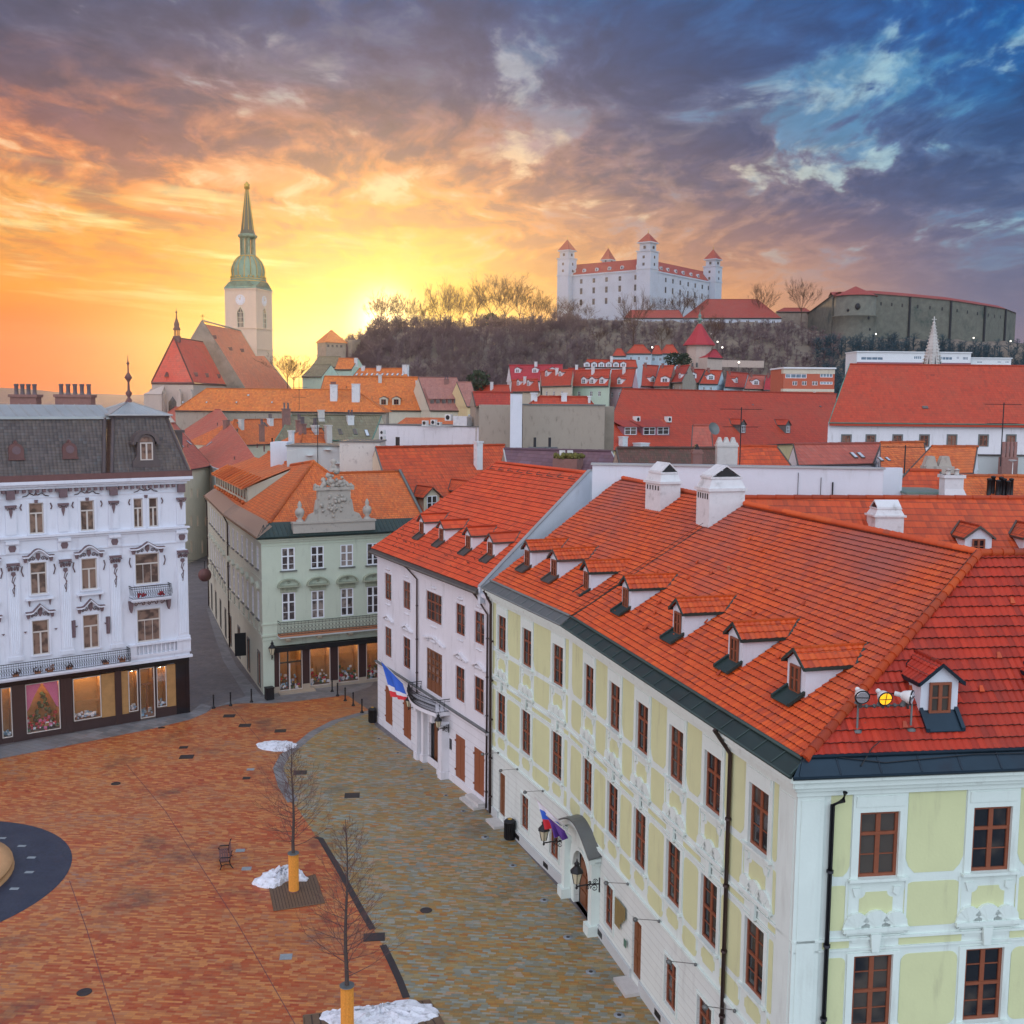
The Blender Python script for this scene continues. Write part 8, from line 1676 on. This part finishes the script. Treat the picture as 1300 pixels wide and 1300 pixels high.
# wood on the slope: one mass of small bare trees
def woodmass(name, rng, cnt, mat, Hh, seed):
    rnd = np.random.RandomState(seed); tm = MB(); r2 = random.Random(seed)
    tm.tube([(0, 0, 0), (0, 0, .55), (0, 0, .95)], [.022, .016, .006], 3, False)
    for k in range(26):
        a = k*2.4; z = r2.uniform(.18, .8); e = r2.uniform(.3, 1.1); L = r2.uniform(.22, .42)*(1.15-z*.6); d_ = np.array([math.cos(a)*math.cos(e), math.sin(a)*math.cos(e), math.sin(e)])
        p = np.array([0, 0, z]); tm.tube([p, p+d_*L*.6, p+d_*L+[0, 0, L*.15]], [.011, .008, .004], 3, False)
        for j in range(2): q = p+d_*L*r2.uniform(.3, .8); d2 = nrm(d_+np.array([r2.gauss(0, .6), r2.gauss(0, .6), r2.gauss(0, .4)])); tm.tube([q, q+d2*L*.5], [.007, .004], 3, False)
    tv = np.array(tm.v); nf_ = [f for f in tm.f]; Vv = []; Ff = []; off_ = 0; made = 0
    while made < cnt:
        px = rnd.uniform(*rng[0]); y = rnd.uniform(*rng[1]); x = (px-650)/FPX*y; z = terr(x, y)
        if z < 8: made += 1; continue
        h = Hh*rnd.uniform(.6, 1.2); wv = tv*[h*rnd.uniform(.9, 1.5), h*rnd.uniform(.9, 1.5), h]; a = rnd.uniform(0, 6.3); c_, s_ = math.cos(a), math.sin(a)
        Vv.append(np.stack([wv[:, 0]*c_-wv[:, 1]*s_+x, wv[:, 0]*s_+wv[:, 1]*c_+y, wv[:, 2]+z-.5], 1)); Ff += [tuple(i+off_ for i in f) for f in nf_]; off_ += len(tv); made += 1
    me = bpy.data.meshes.new(name); V_ = np.concatenate(Vv); me.from_pydata(V_.tolist(), [], Ff); me.materials.append(M[mat]); o = bpy.data.objects.new(name, me); COL.objects.link(o); o['kind'] = 'stuff'; return o
woodmass('bare_wood', ((405, 735), (462, 640)), 1300, 'wood_mass', 8.5, 1)
woodmass('bare_wood', ((735, 1060), (462, 618)), 1100, 'wood_mass', 6.5, 4)
woodmass('dark_wood', ((1030, 1330), (455, 600)), 800, 'ivy_wood', 8.5, 2)
# dark shrubs
def shrub(px, py, Yd, r, label, nm='evergreen_shrub'):
    c = pY(px, py, Yd); rn = random.Random(int(px)); b = MB(); o = thing(nm, label, 'shrub', c)
    for k in range(420):
        a, e_, q = rn.uniform(0, 6.3), rn.uniform(-1.2, 1.5), r*rn.uniform(.5, 1.05); p = c+np.array([q*math.cos(a)*math.cos(e_), q*math.sin(a)*math.cos(e_), q*.8*math.sin(e_)+r*.5]); s = r*.12; n_ = nrm([rn.gauss(0, 1) for _ in range(3)]); u = nrm(np.cross(n_, [0, 0, 1])); v = np.cross(n_, u); b.face([p-u*s, p+v*s, p+u*s, p-v*s])
    obj('foliage', b, M['evergreen'], o); b = MB(); b.tube([c-[0, 0, r], c+[0, 0, r*.6]], .15, 5); obj('stem', b, M['bark'], o)
shrub(607, 492, 300, 3.6, 'dark green bush beside the small orange roof under the hill'); shrub(855, 462, 400, 3.2, 'dark evergreen left of the round church'); shrub(868, 462, 396, 3.0, 'dark evergreen touching the round church wall'); shrub(623, 415, 690, 6.5, 'dark conifer mass on the crest left of the castle')
# ------------------------------------------------------------------ gate tower and walls on the hill
gt = thing('gate_tower', 'square stone gate tower with orange pyramid roof in front of the setting sun', 'tower', pY(428, 455, 520)); f = Frame(pY(413.5, 450, 518), pY(439, 450, 524)); zt = pY(425, 435, 520)[2]; b = MB(); b.box(f, 0, f.L, -10, 0, 20, zt); obj('wall', b, M['old_stone'], gt); b = MB(); q = [np.array(f.p(u, d_, zt)) for u, d_ in ((-.8, .8), (f.L+.8, .8), (f.L+.8, -10.8), (-.8, -10.8))]; apx = np.array(f.p(f.L/2, -5, pY(430, 418, 524)[2]))
for i in range(4): slabuv(b, [q[i], q[(i+1) % 4], apx])
obj('roof', b, M['tile_amber'], gt); b = MB()
for k in range(4): b.box(f, .8+k*2.3, 1.9+k*2.3, 0, .06, zt-2.2, zt-1)
obj('window', b, M['glass'], gt)
def hillwall(label, pts, thick_, mat, drop, cop=None, nm='stone_wall', cat='wall'):
    t_ = thing(nm, label, cat, pY(*pts[0])); b = MB(); 
    for i in range(len(pts)-1):
        a, c = pY(*pts[i]), pY(*pts[i+1]); n_ = nrm([(c-a)[1], -(c-a)[0], 0])*thick_; b.prism([a, c, c-[0, 0, drop], a-[0, 0, drop]], n_ if n_[1] > 0 else -n_)
    obj('wall', b, M[mat], t_); return t_
hillwall('sunlit stone wall linking the gate tower to the hill crest', [(447, 432, 560), (462, 431, 600), (474, 422, 640)], 2, 'old_stone', 12)
hillwall('grey stone terrace wall below the sunlit trees', [(474, 422, 655), (541, 421, 660), (560, 424, 664), (700, 424, 662)], 2, 'old_stone', 9)
hillwall('long grey retaining wall under the castle terrace', [(700, 413, 655), (775, 418, 648), (870, 421, 646), (1040, 420, 640)], 3, 'old_stone', 8)
hillwall('low pale retaining wall right of the round church', [(915, 457, 470), (960, 458, 468), (970, 458, 468)], 1, 'church_stone', 3)
hillwall('upper terrace wall before the castle barracks', [(860, 430, 610), (1000, 431, 606)], 1.5, 'old_stone', 4)
# ------------------------------------------------------------------ castle
N = pY(822, 341.5, 690); zev = N[2]; Lc = pz(712, 350.3, zev); Rc = pz(907, 358.5, zev); zb = pY(822, 412, 690)[2]-6
cs = thing('castle', 'large white castle with four corner towers and red roofs on the hill', 'castle', (N[0], N[1], zb)); FL, FR_ = Frame(N, Lc), Frame(N, Rc)
if FR_.o[0] < 0: FR_.o = -FR_.o
kk = 690/FPX; 
for f, xs, rows in ((FL, (722, 738, 754, 770, 787, 807), (354.5, 368, 381)), (FR_, (834.5, 845.5, 854.5, 864, 874, 883, 892, 900), None)):
    ops = []
    for x in xs:
        u, _ = f.px(x, 350)
        for zoff, hh_, ww_ in ((-6.2, 3.0, 2.1), (-13.2, 4.0, 2.1), (-20.6, 4.0, 2.1)): ops.append((u-ww_/2, u+ww_/2, zev+zoff, zev+zoff+hh_))
    b = MB(); wallgrid(b, f, 0, f.L, zb, zev, [o for o in ops if o[0] > .2 and o[1] < f.L-.2], .5); b.box(f, 0, f.L, .003, .5, zev-1.0, zev); obj('wall', b, M['castle_white'], cs)
    for o_ in ops:
        if o_[0] > .2 and o_[1] < f.L-.2: window(cs, f, (o_[0]+o_[1])/2, o_[2], o_[1]-o_[0], o_[3]-o_[2], 'castle')
F4 = N+(Lc-N)+(Rc-N); 
b = MB()
for a, c in ((Lc, F4), (Rc, F4)): b.face([(a[0], a[1], zb), (c[0], c[1], zb), (c[0], c[1], zev), (a[0], a[1], zev)])
obj('rear_wall', b, M['castle_white'], cs)
wd = 7.; hr = pY(770, 328, 700)[2]-zev; b = MB(); 
def inner(p, f, g, w): return p
iN = N[:2]-FL.o*wd-FR_.o*wd; iL = Lc[:2]-FL.o*wd; iR = Rc[:2]-FR_.o*wd
slabuv(b, [N, Lc, (*iL, zev+hr), (*iN, zev+hr)]); slabuv(b, [N, Rc, (*iR, zev+hr), (*iN, zev+hr)])
i2 = N[:2]-FL.o*wd*2-FR_.o*wd*2; slabuv(b, [(*iN, zev+hr), (*iL, zev+hr), (*(Lc[:2]-FL.o*wd*2), zev), (*i2, zev)]); slabuv(b, [(*iN, zev+hr), (*iR, zev+hr), (*(Rc[:2]-FR_.o*wd*2), zev), (*i2, zev)])
cr = obj('roof', b, M['tile_castle'], cs)
for f, xs, xm in ((FL, (727, 740, 756, 772, 788, 808), 0), (FR_, (842, 850.5, 860.5, 870, 880, 889), 0)):
    S_ = Slope(f, zev, math.degrees(math.atan2(hr, wd)))
    for x in xs:
        u, _ = f.px(x, 345); q = S_.at(u, 1.3); fq = frame_at(f, q); b = MB(); b.fprism(fq, [(-1.1, q[2]), (1.1, q[2]), (1.1, q[2]+1.3)]+[(1.1*math.cos(a), q[2]+1.3+1.0*math.sin(a)) for a in np.linspace(.3, PI-.3, 6)]+[(-1.1, q[2]+1.3)], -1.2, .2); dm = obj('dormer', b, M['castle_white'], cr); b = MB(); b.box(fq, -.5, .5, .2, .25, q[2]+.3, q[2]+1.6); obj('window', b, M['glass'], dm)
def ctower(p, xc, ytop, ydrum0, ydrum1, Yd, wpx, apexy, only=False):
    k = Yd/FPX; w_ = wpx*k; c = np.array(p[:2]); f = Frame(c-FL.t*w_/2+FL.o*w_/2, c+FL.t*w_/2+FL.o*w_/2); f.o = FL.o; Z_ = lambda y: pY(xc, y, Yd)[2]; tw = thing if 0 else None
    b = MB(); b.box(f, 0, w_, -w_, 0, zb, Z_(ydrum1)); b.box(f, -.5, w_+.5, -w_-.5, .5, Z_(ydrum1)-.6, Z_(ydrum1)); b.box(f, -.3, w_+.3, -w_-.3, .3, zev-.6, zev+.2); t = obj('tower', b, M['castle_white'], cs)
    b = MB(); i_ = w_*.12; b.box(f, i_, w_-i_, -w_+i_, -i_, Z_(ydrum1), Z_(ydrum0)); b.box(f, 0, w_, -w_, 0, Z_(ydrum0)-.7, Z_(ydrum0)); obj('tower_top', b, M['castle_white'], t)
    b = MB(); z = Z_(ydrum0); q = [f.p(u, d_, z) for u, d_ in ((.1, -.1), (w_-.1, -.1), (w_-.1, -w_+.1), (.1, -w_+.1))]; ap_ = f.p(w_/2, -w_/2, Z_(apexy))
    for i in range(4): slabuv(b, [q[i], q[(i+1) % 4], ap_])
    tr2 = obj('tower_roof', b, M['tile_castle'], t); b = MB(); b.tube([ap_, np.array(ap_)+[0, 0, 2.2]], .14, 5); b.blob(np.array(ap_)+[0, 0, .4], .4, 6, 4, 0); obj('finial', b, M['gold'], tr2)
    b = MB()
    for ff in (f, Frame(f.p(0, 0, 0)[:2], f.p(0, -w_, 0)[:2]) if FR_.o.dot(-FL.t) > 0 else Frame(f.p(w_, 0, 0)[:2], f.p(w_, -w_, 0)[:2])):
        for zz in (Z_(ydrum1)-5, Z_(ydrum1)-9.5, Z_(ydrum1)+1.2): b.box(ff, w_*.42, w_*.58, -.1 if zz < Z_(ydrum1) else -1, .05 if zz < Z_(ydrum1) else -.6, zz, zz+1.8)
    obj('window', b, M['glass'], t)
ctower(N, 822, 0, 308, 319, 690, 19.5, 295.5); ctower(Lc+nrm(N-Lc)*5, 718, 0, 319, 329, Lc[1], 17, 305); ctower(Rc+nrm(N-Rc)*3, 901, 0, 330, 339, Rc[1], 17, 317); 
q4 = pY(772, 330, F4[1]); ctower((q4[0], q4[1]), 772, 0, 330, 335, F4[1], 14, 315)
# barracks
house('barracks', 'long low white barracks with red hipped roof right of the castle', (866, 404), (992, 404), 664, (897, 381), (962, 380), 38, 'castle_white', 'tile_castle', zb=70, wins=((410.5, tuple(range(872, 985, 11)), 4, 3.5),), cat='building', gab=False, ov=.3)
house('barracks', 'low white wing with lower red roof left of the barracks, under the castle', (792, 404), (868, 404), 655, (800, 394), (862, 394), 30, 'castle_white', 'tile_castle', zb=70, wins=((410, tuple(range(800, 865, 11)), 3, 3),), cat='building', gab=False, ov=.3)
house('barracks', 'small red roof at the far right of the barracks by the fortress', (985, 396), (1030, 396), 690, (995, 391), (1022, 391), 38, 'old_stone', 'tile_castle', zb=70, cat='building', gab=False)
# fortress wall and bastion on the right
fo = thing('fortress', 'dark stone fortress wall with round bastion and thin red roof on the right skyline', 'fortress', pY(1086, 430, 620)); pts = [(1019, 402, 700), (1057, 374, 640), (1110, 372, 640), (1155, 375.5, 648), (1207, 380.5, 660), (1250, 387, 676), (1276, 391.5, 700), (1290, 397, 730)]
b = MB(); rb = MB()
for i in range(len(pts)-1):
    a, c = pY(*pts[i]), pY(*pts[i+1]); n_ = nrm([(c-a)[1], -(c-a)[0], 0]); n_ = n_ if n_[1] > 0 else -n_; b.prism([a, c, (c[0], c[1], 58), (a[0], a[1], 58)], n_*8); h_ = np.array([0, 0, 2.4])
    a1, c1_ = a-n_*.8-[0, 0, .5], c-n_*.8-[0, 0, .5]; slabuv(rb, [a1, c1_, c1_+n_*5+h_, a1+n_*5+h_]); slabuv(rb, [a1+n_*10, c1_+n_*10, c1_+n_*5+h_, a1+n_*5+h_])
obj('wall', b, M['dark_stone'], fo); fr = obj('roof', rb, M['tile_castle'], fo)
c = pY(1086, 376, 634); rr_ = 11.8; b = MB(); b.lathe((c[0], c[1], 0), [(rr_+1.5, 55), (rr_+.6, c[2]-20), (rr_+.5, c[2]-12.5), (rr_+.9, c[2]-12.3), (rr_+.9, c[2]-11.8), (rr_, c[2]-11.5), (rr_, c[2])], 28); ba_ = obj('bastion', b, M['dark_stone'], fo); b = MB(); b.lathe((c[0], c[1], c[2]), [(rr_+.9, -.3), (.4, 5.6), (0, 5.8)], 28, False); obj('bastion_roof', b, M['tile_castle'], ba_)
b = MB()
for a, zz, s in ((-1.75, -7, 1.6), (-1.2, -13.5, .9), (-1.1, -20, .8), (-2.2, -9, .8)): b.blob((c[0]+(rr_+.35)*math.cos(a), c[1]+(rr_+.35)*math.sin(a), c[2]+zz), (s, .5, s*1.2), 8, 6, 0)
obj('embrasure', b, M['iron'], ba_)
b = MB()
for i in range(1, len(pts)-2):
    a, c2 = pY(*pts[i]), pY(*pts[i+1])
    for s in (.2, .5, .8): q = a+(c2-a)*s; n_ = nrm([(c2-a)[1], -(c2-a)[0], 0]); n_ = n_ if n_[1] < 0 else -n_; b.box(Frame(q, q+(c2-a)*.01), -.5, .5, 0, .12, q[2]-7, q[2]-5)
    n_ = n_*.9; b.prism([c2+n_-[.5, 0, .6], c2+n_+[.5, 0, -.6], (c2[0]+.5+n_[0], c2[1]+n_[1], 58), (c2[0]-.5+n_[0], c2[1]+n_[1], 58)], (0, 1, 0))
obj('loophole', b, M['iron'], fo)
# round church with red cone roof
rc = thing('round_church', 'round stone church tower with red conical roof and green onion finial', 'church', pY(888, 470, 410)); k = 410/FPX; c = pY(887.5, 437, 410); b = MB(); b.lathe((c[0], c[1], 20), [(15.5*k, 0), (15.5*k, c[2]-20)], 8, False); obj('wall', b, M['church_stone'], rc); b = MB(); b.lathe((c[0], c[1], c[2]), [(20.5*k, -.5), (20.*k, 0), (12*k, 10*k), (2.5*k, 25*k), (0, 26*k)], 8, False); rfc = obj('roof', b, M['tile_crimson'], rc); b = MB(); b.lathe((c[0], c[1], c[2]+24*k), [(1.6*k, 0), (1.6*k, 4*k), (3.6*k, 5*k), (3.4*k, 7*k), (1.4*k, 8.5*k), (1.8*k, 10*k), (2.4*k, 11.5*k), (.8*k, 14*k), (.3*k, 16*k), (.2*k, 20*k)], 10); obj('onion_finial', b, M['copper'], rfc)
b = MB()
for a in (-1.9, -1.57, -1.2, -2.3): b.box(Frame((c[0]+15.5*k*.94*math.cos(a), c[1]+15.5*k*.94*math.sin(a)), (c[0]+15.5*k*.94*math.cos(a)+1, c[1]+15.5*k*.94*math.sin(a))), -.35, .35, -.2, .3, c[2]-9, c[2]-7.2)
obj('window', b, M['glass'], rc)
house('side_chapel', 'low stone annex with small red roof against the round church', (899, 454), (918, 455), 402, (905, 444), (909, 444), 45, 'church_stone', 'tile_crimson', zb=22, gab=False, cat='church')
# street lamps on the hill: small lit heads
for k, (x, y, Yd) in enumerate([(765, 418, 640), (773, 459, 450), (828, 441, 500), (903, 424, 600), (911, 434, 560), (917, 441, 520), (938, 460, 450), (1112, 424, 590), (1236, 429, 590), (1283, 433, 590)]):
    q = pY(x, y, Yd); t_ = thing('street_lamp', ORD[k]+' small lit lamp from the left on the dark castle slope', 'street lamp', q-[0, 0, 5], 'small lit lamps on the slope'); b = MB(); b.tube([q-[0, 0, 7], q], .08, 5); obj('pole', b, M['iron'], t_); b = MB(); b.blob(q, .42, 8, 6, 0); obj('lamp_head', b, M['hill_lamp'], t_)

# ------------------------------------------------------------------ evening haze
b = MB(); bm_ = [(-2000, -60), (2000, -60), (2000, 2200), (-2000, 2200)]
lo = [(x, y, -4.) for x, y in bm_]; hi_ = [(x, y, 150.) for x, y in bm_]
b.face(lo[::-1]); b.face(hi_)
for i in range(4): b.face([lo[i], lo[(i+1) % 4], hi_[(i+1) % 4], hi_[i]])
m = bpy.data.materials.new('haze'); m.use_nodes = True; m.node_tree.nodes.clear(); t = NT(m.node_tree)
v = t.n('ShaderNodeVolumePrincipled'); v.inputs['Density'].default_value = .00009; v.inputs['Color'].default_value = (.86, .84, .95, 1); v.inputs['Anisotropy'].default_value = .82
t.l(v.outputs[0], t.n('ShaderNodeOutputMaterial').inputs['Volume'])
me = b.mesh('haze', m); bmx = bmesh.new(); bmx.from_mesh(me); bmesh.ops.remove_doubles(bmx, verts=bmx.verts, dist=.01); bmesh.ops.recalc_face_normals(bmx, faces=bmx.faces); bmx.to_mesh(me); bmx.free()
hz_o = bpy.data.objects.new('haze', me); COL.objects.link(hz_o); hz_o['kind'] = 'stuff'
